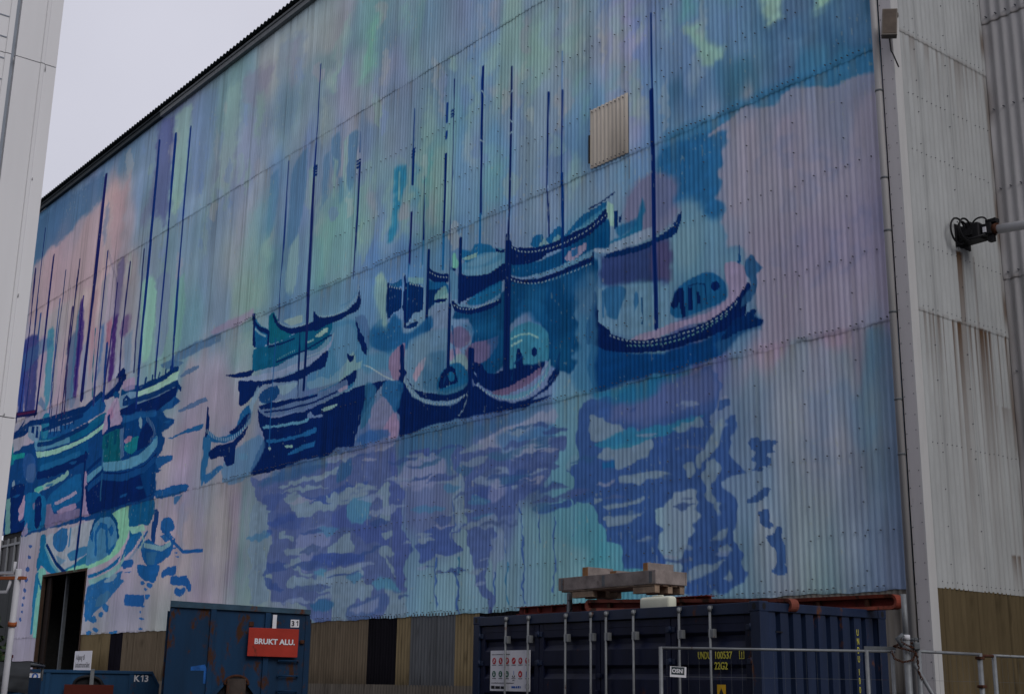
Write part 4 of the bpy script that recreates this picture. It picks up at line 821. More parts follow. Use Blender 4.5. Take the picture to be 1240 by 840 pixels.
S4c6a86 85 1 5 0;1047,1103 985,1100 897,1105 820,1109 820,1101 897,1095 985,1090
D738393 100 0 0 3;1133,1124 1084,1099 1015,1079 925,1076 823,1082
S396384 95 2 6 0;1323,1195 1296,1217 1213,1217 1145,1204 1141,1156 1193,1147 1262,1155 1308,1180
S57738c 60 6 8 0;1295,1199 1212,1209 1158,1201 1178,1187 1246,1182
S57738c 60 4 6 0;1309,1189 1211,1173 1144,1178 1151,1162 1210,1151 1273,1162
S0f4874 90 2 8 0;1333,1249 1275,1229 1262,1244 1213,1235 1186,1219 1178,1204 1212,1213 1253,1210 1295,1203 1317,1222
S6c8383 85 1 8 0;1314,1221 1275,1223 1247,1218 1253,1208 1299,1209
S588a82 90 2 5 0;1365,1239 1351,1244 1331,1212 1338,1200 1360,1206
S021847 100 0 5 0;1371,1211 1338,1198 1345,1193 1367,1201
S021847 100 0 5 0;1179,1217 1162,1204 1142,1203 1145,1193 1172,1202
S021847 100 1 6 0;1330,1185 1273,1162 1204,1152 1157,1160 1137,1159 1136,1120 1202,1110 1250,1108 1291,1105 1320,1107
S0c4771 90 2 6 0;1291,1100 1243,1111 1153,1120 1152,1086 1225,1081 1284,1085
S4c6886 80 1 5 0;1355,1110 1327,1104 1259,1078 1208,1077 1155,1089 1155,1078 1208,1069 1276,1073 1348,1095
S021847 100 0 3 0;1359,1118 1326,1095 1269,1076 1208,1071 1151,1075 1151,1062 1207,1056 1290,1065 1347,1086
D738393 100 0 0 3;1355,1104 1311,1081 1259,1071 1158,1074
S3f6384 80 2 5 0;1375,1219 1330,1174 1327,1113 1360,1120
S0c406d 95 2 8 0;1471,1201 1380,1170 1375,1146 1415,1138 1452,1118 1473,1151
S02204f 90 1 8 0;1470,1173 1424,1167 1380,1161 1405,1146 1452,1118 1474,1105 1468,1145
S021847 100 0 4 0;1474,1244 1450,1221 1411,1203 1378,1194 1376,1171 1425,1183 1468,1205
D738393 100 0 0 3;1465,1220 1426,1197 1377,1183
S658385 80 2 5 0;1424,1158 1383,1162 1378,1124 1407,1122 1438,1134
S021847 100 0 3 0;1445,1135 1412,1134 1378,1127 1385,1122 1422,1125
S5a6886 85 6 8 0;1444,1117 1377,1115 1374,1050 1393,976 1428,961 1462,1035 1458,1090
S02204f 100 0 5 0;1669,1229 1597,1203 1590,1149 1626,1145 1658,1131 1669,1172
S0d406d 95 0 4 0;1661,1232 1599,1232 1598,1210 1631,1218
D738393 100 0 0 4;1660,1225 1597,1203
S02204f 100 0 5 0;1582,1216 1490,1185 1490,1122 1536,1119 1562,1096 1580,1128
D738393 100 0 0 4;1566,1212 1494,1186
S658383 60 2 5 0;1567,1229 1487,1210 1490,1194 1554,1209
S02204f 100 0 5 0;1570,1086 1535,1093 1507,1092 1511,1081 1542,1078
S02204f 100 0 5 0;1474,1105 1453,1073 1445,1058 1463,1046 1475,1064
S758b89 85 8 6 0;1731,1269 1697,1275 1669,1224 1673,1172 1651,1101 1663,1094 1681,1112 1701,1155 1730,1205
S134371 90 6 12 0;1753,1108 1716,1129 1687,1132 1664,1104 1641,1132 1613,1138 1591,1112 1573,1075 1533,1065 1480,1088 1443,1094 1448,1045 1508,1039 1586,1027 1667,1033 1736,1061
S376283 70 10 10 0;1778,1045 1651,1035 1586,1036 1567,987 1622,974 1710,994 1774,1001
S4e6885 85 6 6 0;1556,1003 1548,1047 1456,1051 1374,1043 1374,973 1396,889 1428,877 1504,908 1549,949
S264c6f 60 8 6 0;1471,991 1379,985 1376,925 1410,879 1478,903
S695774 95 2 6 0;1641,1019 1610,1036 1571,1045 1571,983 1588,945 1620,946 1638,977
S857187 90 2 6 0;1526,945 1504,971 1467,988 1484,949 1517,928
S51486a 90 3 6 0;1273,1001 1283,985 1310,980 1341,990 1362,1009 1363,1029 1343,1040 1312,1037 1285,1021
S54486a 90 2 8 0;1286,977 1255,984 1178,981 1162,982 1171,955 1203,932 1243,922 1284,934
S766280 85 3 5 0;1360,983 1321,984 1307,964 1348,950 1359,957
S657983 85 3 5 0;1355,947 1321,967 1285,952 1280,921 1318,915 1347,929
S021847 100 2 6 0;1581,962 1555,921 1506,881 1445,854 1371,838 1315,840 1278,861 1251,873 1167,826 1087,805 1011,810 958,838 930,888 932,846 970,817 1026,799 952,799 1041,786 1166,793 1300,797 1442,797 1574,789 1581,842 1603,870 1578,907 1596,942
S021847 100 0 4 0;1561,954 1524,911 1447,885 1355,865 1296,872 1279,891 1278,861 1330,848 1408,857 1491,883
S114772 95 2 5 0;1418,893 1394,928 1355,943 1312,939 1284,913 1279,886 1331,874 1380,874
S021847 100 0 4 0;1407,891 1390,928 1359,941 1333,928 1325,894 1353,891 1381,887
S134d76 95 0 4 0;1336,909 1339,901 1347,898 1357,902 1363,910 1364,919 1358,924 1348,924 1339,918
S234d6e 80 2 4 0;1410,883 1338,880 1282,883 1303,869 1355,865 1409,874
D738393 100 0 0 6;1568,941 1531,901 1475,868 1408,848 1343,842 1285,854
L738393 80 0 0 3;1278,852 1294,819 1314,805
L738393 50 0 0 3;1585,899 1591,873
S021847 100 1 5 0;1253,911 1229,920 1202,898 1169,888 1130,893 1112,902 1099,890 1043,889 982,886 994,864 1042,845 1119,838 1184,849 1234,870
S2c617e 97 3 5 0;1118,893 1123,966 1101,986 1069,992 1039,994 999,973 971,947 968,891 997,885 1043,887 1080,890
L6c878c 90 0 0 5;1107,963 1075,967 1038,961 1007,945
L758c90 85 0 0 6;1106,946 1069,951
S021847 100 0 3 0;1092,890 1090,923 1078,934 1068,918 1064,881
S021847 100 0 3 0;1013,912 1015,904 1020,901 1026,904 1030,911 1031,919 1027,925 1020,925 1015,920
S574868 95 1 5 0;1181,845 1104,848 1042,861 994,876 1000,858 1042,841 1097,831 1154,832
S486d89 95 1 4 0;1255,891 1217,859 1167,836 1088,823 1026,831 982,858 962,886 964,863 999,830 1053,811 1128,820 1200,848
D738393 100 0 0 4;1252,880 1200,842 1141,818 1072,808 1017,821 970,856
L738393 70 0 0 3;971,880 997,849
S021847 100 0 5 0;1594,969 1575,984 1558,958 1572,937
S021847 100 0 5 0;1270,919 1254,933 1223,919 1242,901
L021847 100 0 0 17;1582,1036 1577,954 1587,922
L021847 100 0 0 15;1265,963 1263,905 1245,881
L021847 100 0 0 9;930,892 941,859 970,833
L0c3261 70 0 0 5;1104,860 1096,899 1065,910
L0c3261 70 0 0 5;1375,918 1388,888
L0c3261 70 0 0 5;1353,1045 1334,943
L838991 80 0 0 4;1798,1030 1741,1009 1667,970 1584,935
S1a4e78 50 15 12 0;1046,1074 979,1054 999,991 1058,1031
S114771 50 15 12 0;959,913 896,930 884,860 935,858
S144a74 55 15 12 0;1310,1043 1173,1031 1146,983 1256,1006
S0c3e6c 60 15 12 0;1205,987 1133,989 1131,922 1183,915
S1a4975 50 15 12 0;925,1076 823,1076 834,1034 896,1019
S577386 50 15 12 0;1750,1239 1683,1247 1655,1097 1715,1119
S5a6e86 50 15 12 0;1532,1044 1455,1047 1442,941 1520,978
S264c6f 60 15 12 0;1783,1111 1733,1125 1728,1064 1761,1047
S355f83 75 8 10 0;1970,1183 1855,1176 1784,1124 1753,1057 1775,1013 1862,1005 1962,1005 2086,1007 2091,1046 1997,1066 1974,1125
S4e6a88 60 8 10 0;1945,1157 1853,1158 1816,1081 1887,1034 1937,1080
S697e85 75 2 12 0;1899,1019 1866,1047 1832,1073 1811,1032 1777,1035 1792,1009 1845,1009 1887,982
S374c73 70 3 6 0;1832,1171 1779,1167 1752,1105 1762,1059 1800,1103
S021847 100 0 8 0;1833,1183 1811,1134 1763,1076 1756,1043 1788,1066 1819,1121
S021847 100 0 5 0;1868,1072 1840,1057 1823,1063 1834,1041 1857,1050
S084161 97 1 5 0;2451,1195 2345,1191 2260,1190 2188,1197 2049,1199 1962,1196 1967,1152 2040,1120 2129,1125 2261,1116 2357,1117 2447,1128
S094a62 97 1 4 0;2359,1292 2332,1298 2295,1262 2265,1229 2198,1199 2244,1192 2335,1194 2357,1237
S0c426c 97 1 4 0;2467,1310 2411,1270 2358,1243 2352,1198 2447,1203
L738393 70 0 0 7;2450,1267 2413,1243 2372,1226
S697987 60 6 5 0;2456,1308 2411,1270 2364,1249 2369,1289 2417,1316
S707e83 85 2 5 0;2263,1255 2194,1251 2143,1246 2140,1224 2212,1229
S021847 100 0 2 0;2475,1323 2457,1319 2447,1289 2410,1265 2352,1241 2345,1191 2357,1193 2367,1231 2420,1253 2451,1276 2441,1204 2459,1213
S021847 100 0 3 0;2338,1299 2313,1274 2277,1245 2211,1220 2119,1211 2065,1213 2061,1223 2047,1189 1981,1195 1972,1204 2037,1181 2116,1190 2209,1201 2275,1228 2322,1263
D738393 100 0 0 6;2300,1261 2249,1234 2190,1219 2094,1211
S021847 100 0 4 0;2073,1241 2041,1221 1973,1206 1889,1203 1828,1222 1816,1264 1808,1198 1879,1188 1970,1183 2056,1180
D738393 100 0 0 6;2041,1221 1973,1206 1889,1206 1820,1235
L3f6284 60 0 0 6;1919,1225 1860,1229 1826,1251
L021847 100 0 0 6;2350,1186 2269,1181 2186,1181
S7f908f 90 1 5 0;2054,1159 2017,1172 1979,1174 1987,1161 2034,1155
L657e87 90 0 0 6;2097,1152 2063,1153
L69758c 80 0 0 6;2097,1106 2020,1106 1964,1121 1948,1148
L021847 90 0 0 6;2289,1126 2110,1129 1958,1147
D6c8787 70 0 0 5;2289,1132 2238,1138 2171,1141
S68708d 90 1 5 0;2503,1116 2355,1101 2232,1094 2116,1099 2019,1101 1947,1137 1972,1102 2094,1079 2230,1073 2391,1083 2536,1111
S021847 100 0 3 0;2643,1146 2540,1137 2436,1129 2456,1111 2550,1122
S021847 100 1 5 0;2542,1112 2374,1080 2229,1068 2094,1074 1977,1103 1986,1054 2052,1051 2140,1041 2280,1058 2372,1066 2424,1042 2467,1028 2517,1019 2530,1068
S637588 85 1 4 0;2268,1048 2190,1040 2139,1033 2187,1013 2238,1011 2272,1033
S597088 70 2 8 0;2089,1027 2002,1027 1954,1014 1918,1027 1865,1042 1888,997 1975,998 2071,1004
S5e718a 85 2 5 0;2461,989 2444,1024 2415,1057 2395,1070 2390,1037 2420,1009 2437,974
S082d5c 90 1 6 0;2390,1031 2349,1051 2279,1050 2260,1020 2299,1000 2364,1000
L738393 70 0 0 5;2387,1009 2309,991 2246,997
S144974 80 3 6 0;2093,982 1988,985 1906,991 1825,991 1823,967 1926,960 2019,965
S021847 100 0 5 0;1914,987 1862,1002 1810,1012 1816,980 1859,973 1904,971
S435377 95 1 3 0;2384,993 2271,985 2118,981 1974,983 1861,993 1850,966 1948,954 2089,946 2240,949 2358,962
S021847 100 0 3 0;2385,998 2299,998 2143,985 2021,980 2020,970 2142,975 2296,979 2372,986
S7d6f89 80 1 3 0;1904,971 1851,976 1854,965 1898,960
L021847 100 0 0 6;2349,974 2216,961 2042,956 1913,967
S021847 100 1 6 0;2395,989 2347,960 2214,940 2041,941 1902,953 1814,960 1737,961 1649,953 1693,935 1724,912 1756,885 1787,847 1801,812 1808,792 1897,801 1949,784 2072,790 2169,784 2296,777 2411,787 2404,815 2375,849 2338,891 2377,938
S466d8b 95 1 6 0;2354,930 2210,914 2067,915 2075,904 2209,906 2342,920
S184777 95 1 6 0;2326,884 2205,872 2081,875 2020,879 2023,864 2154,863 2309,871
S184777 95 1 6 0;2184,819 2125,831 2020,837 2028,823 2114,815 2173,815
S70878c 90 0 5 0;1996,927 1946,931 1900,929 1935,920 1982,920
S6c8787 90 0 4 0;2151,840 2157,837 2171,837 2189,840 2200,844 2201,848 2190,849 2173,847 2157,844
S6c7e87 90 0 5 0;2289,850 2290,845 2294,843 2298,845 2301,849 2302,855 2300,858 2296,859 2291,856
S576588 85 0 4 0;2076,917 2059,932 2038,916 1981,910 1999,903
S5e5e7d 85 4 12 0;1738,868 1715,897 1675,918 1640,890 1614,863 1595,810 1601,784 1666,793 1726,829
S7b6484 85 3 6 0;1663,815 1637,843 1602,861 1584,820 1589,787 1625,792
S164573 85 2 8 0;1661,953 1572,937 1584,876 1606,857 1649,896 1676,925
S234d70 85 3 8 0;1746,968 1702,941 1715,897 1741,854 1777,836 1766,905
S1f4479 70 6 12 0;1726,829 1635,816 1642,794 1757,792 1792,806
S5a5e80 75 6 12 0;1908,779 1756,787 1601,786 1600,775 1755,768 2022,769 2218,767 2194,780
S22466e 60 10 15 0;2270,771 2159,783 1954,784 1946,750 2067,742 2189,739 2372,744
S274872 80 4 15 0;1875,756 1822,758 1818,714 1878,697 1890,729
S3f5e83 75 5 10 0;2601,845 2530,877 2449,901 2361,904 2324,863 2371,817 2421,783 2485,764 2602,780 2621,820
S0f406f 95 2 5 0;2750,976 2689,945 2603,933 2536,956 2508,996 2454,1015 2438,980 2467,949 2520,921 2612,912 2711,931 2752,954
S021847 100 0 5 0;2582,946 2526,960 2472,985 2439,985 2442,969 2489,944 2556,932
S164775 90 3 6 0;2777,951 2742,969 2710,925 2724,860 2750,793 2767,787 2775,866 2769,908
S021847 100 0 2 0;2763,1055 2753,1054 2732,985 2751,948 2766,961
S021847 100 1 5 0;2730,894 2671,909 2553,909 2455,947 2473,915 2526,890 2530,836 2588,835 2617,869 2701,868
D738393 100 0 0 12;2756,974 2688,939 2595,918 2509,928 2441,964
S1a4777 90 2 6 0;2754,822 2694,829 2624,842 2610,830 2678,805 2737,789
S466686 70 3 8 0;2435,846 2442,838 2462,836 2485,840 2501,849 2503,859 2488,864 2465,863 2445,855
S385375 60 3 5 0;2459,975 2428,989 2434,952 2477,942
S1d2d6a 95 12 12 0;4850,1677 4787,1697 4738,1615 4713,1336 4781,1334
S2a2d61 90 12 12 0;4787,1697 4613,1678 4572,1545 4543,1317 4689,1328
S3d3763 60 12 12 0;4716,1651 4650,1654 4602,1434 4658,1404
S776581 70 12 12 0;4588,1665 4476,1650 4458,1524 4488,1414 4546,1463
S2a5e79 80 12 12 0;4486,1683 4399,1673 4356,1392 4386,1285 4431,1367
S78707f 70 12 12 0;4403,1685 4319,1679 4292,1381 4333,1314
S364a70 70 12 12 0;4202,1550 4121,1608 4098,1457 4106,1278 4164,1280 4189,1437
S895973 70 12 12 0;4184,1418 4170,1470 4178,1362 4187,1291
S315275 80 12 12 0;4118,1666 4077,1728 4051,1667 4039,1446 4046,1268 4104,1270 4119,1497
S35245b 95 12 12 0;4096,1729 4072,1746 4021,1587 4029,1444 4035,1295 4076,1309 4089,1528
S826776 70 12 12 0;3983,1725 3913,1738 3894,1561 3932,1461 3981,1579
S826275 60 12 12 0;3940,1563 3852,1570 3856,1447 3908,1368
S756f7f 70 12 12 0;3867,1771 3791,1789 3782,1573 3800,1401 3847,1410 3857,1589
S85556f 85 12 12 0;3764,1569 3705,1577 3705,1470 3755,1462
S374e79 80 12 12 0;3824,1564 3789,1567 3782,1363 3819,1335
S544b6e 85 12 12 0;3708,1804 3636,1821 3635,1673 3655,1546 3691,1553 3704,1714
S331e56 97 12 12 0;3693,1561 3653,1573 3647,1441 3648,1272 3684,1278 3696,1433
S736c7d 60 12 12 0;3653,1678 3536,1674 3525,1484 3561,1357 3621,1436
S503b64 80 12 12 0;3589,1549 3525,1552 3513,1499 3569,1459 3607,1484
S797380 55 12 12 0;3553,1678 3459,1690 3442,1467 3465,1290 3519,1316
S576886 60 12 12 0;3569,1459 3492,1477 3469,1307 3532,1302
S6d8e88 80 12 12 0;3434,1650 3327,1658 3277,1564 3291,1339 3363,1320 3409,1460
S596081 60 12 12 0;3292,1633 3174,1637 3143,1405 3183,1318 3246,1337
S5e8080 70 12 12 0;3115,1559 3039,1604 3011,1378 3053,1309 3098,1396
S606785 60 12 12 0;4020,1514 3952,1537 3921,1283 3993,1277
S6b6b81 70 12 12 0;3810,1403 3728,1422 3717,1311 3804,1312
S294b71 50 12 12 0;4799,1627 4562,1652 4431,1641 4397,1596 4562,1582 4746,1537
S2f4b72 60 5 5 0;4510,1350 4476,1374 4395,1316 4410,1296
S3c5477 85 5 10 0;3112,1286 3025,1307 2877,1308 2737,1315 2698,1301 2706,1274 2807,1276 2924,1275 3039,1272 3108,1267
S324d72 80 2 8 0;3191,1285 3090,1282 2988,1257 3055,1245 3158,1263
S425577 90 1 6 0;3007,1211 2942,1224 2849,1222 2847,1210 2925,1203 2998,1201
S3b4e72 90 1 6 0;3003,1081 2917,1088 2788,1091 2767,1076 2868,1072 2981,1072
S776582 70 8 8 0;2784,1331 2570,1338 2477,1341 2473,1312 2625,1304 2749,1312
S144271 95 1 6 0;3068,989 2987,995 2856,1003 2786,1004 2789,987 2898,986 3046,986
S113c6f 95 1 8 0;3176,928 3091,932 3013,919 3016,902 3098,894 3167,884
S0f3b6f 95 1 8 0;3166,813 3019,809 2892,806 2858,797 2874,782 2965,774 3116,778
S1a4777 80 2 5 0;2977,770 2899,773 2958,739
S082d5e 97 2 10 0;4858,1123 4735,1165 4463,1166 4016,1158 3580,1161 3162,1177 3013,1170 3027,1136 2983,1117 3054,1098 3124,1097 3090,1067 3025,1051 3048,1031 3123,1018 3089,989 3109,952 3146,924 3140,893 3095,882 3177,868 3133,791 3184,761 3406,758 3662,756 3852,759 4186,761 4446,754 4751,752 4822,889
S184273 70 3 6 0;3152,1126 3034,1137 3054,1098 3139,1099
S4e6583 95 1 3 0;3547,1228 3485,1238 3405,1231 3377,1174 3501,1168 3545,1182
L06305c 100 0 0 26;3533,1236 3454,1239 3389,1228
L02204f 100 0 0 13;3509,1202 3487,1212 3451,1193
S768f8a 97 1 3 0;3386,1214 3280,1216 3164,1224 3066,1228 3017,1229 3032,1198 3142,1186 3257,1180 3380,1188
S021847 100 1 6 0;3386,1179 3235,1180 3093,1187 3024,1193 3015,1179 3028,1142 3115,1120 3184,1109 3373,1119 3528,1146 3541,1165
L5e7086 80 0 0 16;3384,1172 3197,1170 3043,1181
S02204f 95 0 12 0;3405,1231 3314,1234 3256,1243 3210,1235 3139,1241 3097,1246 3057,1257 3028,1249 3038,1229 3135,1222 3250,1217 3372,1222
L02204f 100 0 0 15;3021,1178 2990,1157
S021847 100 1 10 0;3587,1328 3539,1333 3498,1292 3525,1271 3574,1239 3638,1230 3714,1229 3766,1230 3739,1260 3641,1277
S777084 80 2 4 0;3714,1297 3632,1309 3565,1304 3593,1282 3671,1262 3712,1256
S06305c 95 0 5 0;3555,1226 3560,1216 3579,1214 3603,1220 3620,1231 3623,1243 3610,1250 3587,1248 3566,1239
S7d6685 80 3 5 0;3526,1278 3424,1279 3405,1231 3500,1234 3537,1253
S676580 60 5 5 0;4842,1277 4563,1312 4348,1298 4008,1297 3988,1224 4333,1248 4589,1259 4758,1234
S0c396c 97 1 5 0;4531,1213 4322,1209 3974,1208 3755,1256 3693,1212 3703,1187 3926,1166 4110,1157 4327,1159 4498,1175
S747187 80 0 2 0;4329,1232 4229,1232 4222,1209 4322,1209
S747187 80 0 3 0;4208,1229 4053,1223 3993,1211 4063,1193 4180,1199
S6d6f88 70 0 2 0;4342,1208 4199,1199 4184,1178 4337,1193
L02204f 95 0 5 29;4592,1267 4332,1244 4133,1239 3943,1227 3757,1263
L02204f 95 0 5 16;4411,1233 4205,1217 3956,1208
L02204f 95 0 5 16;4270,1238 4251,1174
L02204f 95 0 5 16;4181,1235 4172,1173
L02204f 95 0 5 16;4083,1231 4079,1181
L02204f 95 0 5 23;4828,1235 4646,1233 4585,1247 4548,1265
L02204f 95 0 5 13;4785,1245 4704,1272 4665,1290
L02204f 95 0 5 13;4718,1247 4559,1232
S556883 95 1 3 0;4589,1259 4525,1261 4443,1234 4443,1167 4520,1178 4595,1211
S02204f 100 0 1 0;4554,1250 4520,1245 4520,1212 4555,1220
S02204f 100 0 1 0;4498,1242 4464,1237 4458,1184 4491,1189
S1a5575 95 1 3 0;4416,1282 4343,1278 4331,1174 4415,1178 4434,1240
S084367 95 1 3 0;4434,1174 4108,1150 3889,1160 3719,1182 3675,1176 3679,1156 3842,1119 4078,1111 4294,1118 4468,1149
S456984 85 2 3 0;4498,1175 4306,1156 4067,1141 4058,1108 4273,1115 4461,1125
S708e89 97 1 3 0;4460,1122 4270,1104 4056,1101 3840,1112 3691,1138 3687,1121 3818,1096 4032,1084 4223,1080 4429,1092
S093865 97 1 4 0;4428,1088 4243,1079 4012,1077 3852,1090 3835,1024 3993,1009 4201,1007 4384,1014
L021847 90 0 10 39;4403,1009 4161,1002 3852,1022
S0c576a 90 1 4 0;4838,1198 4795,1208 4747,1101 4837,1097
S14696e 90 1 4 0;4798,1150 4615,1138 4607,1114 4766,1123
S1d3c6f 90 2 4 0;4627,1109 4569,1132 4500,1116 4441,1064 4449,1021 4527,1001 4592,1034
S374a72 70 5 3 0;4560,1071 4466,1074 4427,1019 4458,986 4549,1003
S747d8c 80 0 3 0;4741,1017 4711,1029 4698,990 4730,986
L758f88 80 1 12 23;4424,942 4224,949 4040,977
S797386 90 0 4 0;4311,941 4245,955 4232,943 4278,934
S367b7b 80 1 5 0;4438,954 4347,959 4311,941 4401,936
S114776 85 3 8 0;4230,904 4033,952 3888,956 3859,849 3963,836 4128,825 4257,865
S7a6d88 95 0 5 0;4161,869 4049,879 3924,893 3911,878 4009,868 4138,856
S7c6684 90 1 6 0;4111,830 4001,840 3909,838 3904,817 4012,814 4095,808
S615372 90 2 6 0;4257,865 4199,866 4146,819 3867,814 3858,780 4075,772 4227,764 4263,820
S0f4a76 95 1 5 0;4538,936 4390,935 4265,890 4251,780 4390,771 4494,772
S021847 100 0 5 0;4401,904 4333,915 4299,805 4339,773 4375,791
S605372 90 0 2 0;4427,888 4408,894 4399,864 4419,862
S816a84 95 1 4 0;4568,931 4549,937 4534,891 4538,841 4578,830 4619,822 4588,860 4616,877 4581,903
S021847 90 1 6 0;4756,996 4566,990 4566,924 4613,869 4575,822 4512,824 4505,773 4704,748 4728,880
S577575 85 1 5 0;4795,943 4740,949 4694,784 4755,763
S7c6684 90 1 3 0;3851,952 3827,962 3791,859 3737,782 3804,775 3843,792
L021847 100 0 0 18;3857,1040 3834,758
S776582 80 1 3 0;4536,768 4476,814 4450,765 4509,752
S7b6985 95 1 5 0;3682,1170 3625,1208 3578,1220 3530,1153 3504,1110 3617,1107 3676,1076 3700,1106
S7a5474 60 5 6 0;3660,1183 3613,1193 3593,1147 3656,1133
D02204f 100 0 0 16;3576,1213 3642,1144
L02204f 100 0 0 26;3645,1154 3636,1117
S062a59 90 2 6 0;3520,1113 3367,1128 3212,1104 3130,1055 3148,1003 3227,968 3454,963 3498,1019
S084052 100 0 3 0;3686,1084 3597,1095 3516,1093 3478,966 3651,974
S05324c 100 0 1 0;3660,1080 3627,1082 3623,1029 3647,1026
S05324c 100 0 1 0;3579,1089 3547,1087 3542,1035 3566,1032
S02204f 100 0 3 0;3704,1087 3634,1110 3511,1108 3483,1088 3564,1093 3678,1086
S394f73 95 0 2 0;3522,1087 3483,1091 3457,976 3486,967
S0f5766 95 1 5 0;3462,998 3452,1026 3362,1039 3299,1024 3350,984 3395,977
S725672 95 1 3 0;3463,1037 3426,1048 3394,1043 3406,1026 3452,1023
S021847 95 1 10 0;3331,1034 3307,1062 3265,1075 3200,1047 3192,1009 3261,988 3335,985
D63758c 80 0 0 18;3269,1094 3202,1053 3180,1020 3220,1001
L637587 90 0 0 26;3330,1097 3318,1076
S3f6785 100 1 3 0;3659,975 3469,961 3316,964 3217,988 3165,1017 3150,979 3235,935 3367,920 3525,927 3642,941
S3f6785 100 1 2 0;3813,941 3715,962 3665,966 3659,943 3806,913
L02204f 100 0 0 16;3818,961 3754,980 3689,995
S021847 100 2 5 0;3805,910 3649,935 3442,911 3275,916 3178,940 3151,949 3152,883 3136,803 3262,786 3571,786 3754,783 3805,844
S082f5f 80 5 6 0;3283,883 3158,914 3121,802 3205,793
L234d6e 70 0 0 13;3672,1026 3647,828
S757888 90 2 6 0;4216,729 4037,738 3772,752 3662,756 3695,688 3765,629 3872,572 4017,574 4144,621
S184778 95 1 8 0;4136,723 4069,751 3974,743 3959,692 4003,652 4102,673
L355b81 100 0 0 16;3936,740 3936,674
S164c78 80 2 6 0;3945,642 3823,653 3721,658 3746,622 3899,606
S355b81 60 3 8 0;4075,644 3956,616 4025,600
S145174 95 2 5 0;4017,574 3877,591 3697,631 3492,657 3449,675 3454,633 3620,588 3834,563 3957,557
S638d7f 97 2 4 0;3525,762 3364,775 3337,691 3365,644 3418,612 3537,583 3730,564 3941,563 3910,580 3670,591 3514,619 3444,656 3455,700
S355d81 100 1 3 0;3735,583 3737,653 3726,707 3693,746 3632,766 3533,763 3469,726 3441,675 3462,633 3542,602 3669,585
L06305c 100 0 3 17;3717,706 3693,746 3632,766 3533,763 3469,726 3439,668
S0f4074 100 0 3 0;3721,690 3694,714 3680,693 3690,669
S0f4074 100 0 3 0;3544,708 3508,723 3485,697 3504,673
L114274 100 0 0 21;3645,621 3665,702 3623,730 3562,715 3532,626
S0d4071 90 1 4 0;3530,620 3459,651 3469,628 3511,606
S093e68 97 1 4 0;3336,684 3362,766 3260,777 3137,777 3134,726 3168,688 3243,701 3284,686 3227,693 3249,659 3319,641
S6d8e87 90 1 3 0;3339,697 3257,696 3214,698 3194,673 3310,670
S114879 95 1 5 0;3372,609 3337,654 3238,676 3219,657 3283,615 3366,584 3396,580
S0d4776 97 1 3 0;3708,543 3531,558 3400,599 3424,570 3528,546 3688,530
S5e7e85 90 1 3 0;3694,524 3527,539 3394,574 3356,608 3376,561 3490,519 3664,503
S144579 90 2 8 0;3681,504 3506,520 3372,543 3380,513 3346,497 3429,462 3499,429 3603,396 3678,368 3707,443
S617185 90 1 6 0;3535,509 3461,530 3415,533 3427,516 3501,502
S335374 80 2 8 0;3586,457 3494,474 3459,457 3514,423 3593,420
S1a497c 95 1 12 0;3464,412 3469,403 3486,399 3508,401 3524,409 3527,420 3515,427 3494,428 3473,422
S1a497c 95 1 12 0;3513,387 3516,380 3529,376 3546,378 3558,384 3560,393 3551,399 3535,400 3520,395
S1a497c 95 1 12 0;3572,371 3580,363 3603,360 3631,362 3651,369 3654,377 3637,383 3609,384 3584,379
S1a497c 95 1 12 0;3547,334 3552,330 3566,328 3582,330 3594,333 3595,337 3585,340 3569,340 3554,338
S1a497c 95 1 12 0;3601,323 3607,317 3626,315 3648,316 3664,321 3666,328 3652,332 3630,333 3610,329
S1a497c 95 1 12 0;3357,321 3365,317 3387,316 3413,317 3431,320 3432,325 3416,327 3390,327 3367,325
S1a497c 95 1 12 0;3651,392 3654,380 3667,374 3685,377 3699,387 3702,400 3694,409 3677,411 3660,404
L021847 100 0 0 21;3838,771 3848,583
S0d4d77 97 1 3 0;4279,741 4218,736 4203,686 4127,627 4017,574 3904,561 4030,554 4151,581 4239,614 4271,588 4302,624 4277,671
L577887 70 0 0 20;4215,694 4125,620 4015,567
L02204f 100 0 0 17;4195,693 4065,610 3941,563
S588784 90 2 4 0;4273,595 4173,589 4181,489 4169,388 4205,316 4247,324 4260,458
S11547e 90 1 6 0;4289,582 4261,587 4249,519 4259,424 4251,337 4279,331 4296,477
L114c76 100 0 0 13;4209,517 4262,560
S283f73 95 1 5 0;4376,702 4380,698 4393,697 4409,699 4420,703 4422,708 4413,711 4397,711 4383,707
S283f73 95 1 5 0;4369,656 4374,651 4388,649 4405,651 4418,657 4419,663 4410,666 4393,666 4377,662
S283f73 95 1 5 0;4371,604 4375,597 4390,594 4409,596 4423,603 4425,611 4415,617 4397,617 4380,612
S283f73 95 1 5 0;4381,560 4385,554 4397,551 4413,553 4425,559 4427,565 4418,569 4403,570 4389,566
S283f73 95 1 5 0;4393,515 4395,508 4404,505 4416,507 4425,513 4427,520 4422,525 4411,526 4400,522
S283f73 95 1 5 0;4397,484 4398,479 4405,477 4415,478 4422,483 4424,488 4419,492 4410,492 4401,489
S283f73 95 1 5 0;4397,457 4399,452 4407,450 4417,451 4425,455 4426,460 4421,463 4411,464 4402,461
S283f73 95 1 5 0;4399,429 4401,425 4408,423 4418,424 4425,428 4426,432 4421,435 4412,436 4404,433
S283f73 95 1 5 0;4407,395 4409,388 4416,385 4426,387 4435,392 4437,399 4432,405 4423,406 4413,402
S0f2c5e 100 0 6 0;3135,630 3144,675 3130,709 3130,741 3109,742 3090,717 3094,670 3099,625
S144278 97 1 8 0;2945,669 2956,653 2990,647 3032,653 3063,670 3067,689 3042,701 3001,701 2962,688
S144278 90 1 5 0;3061,645 2981,650 2951,630 3015,618
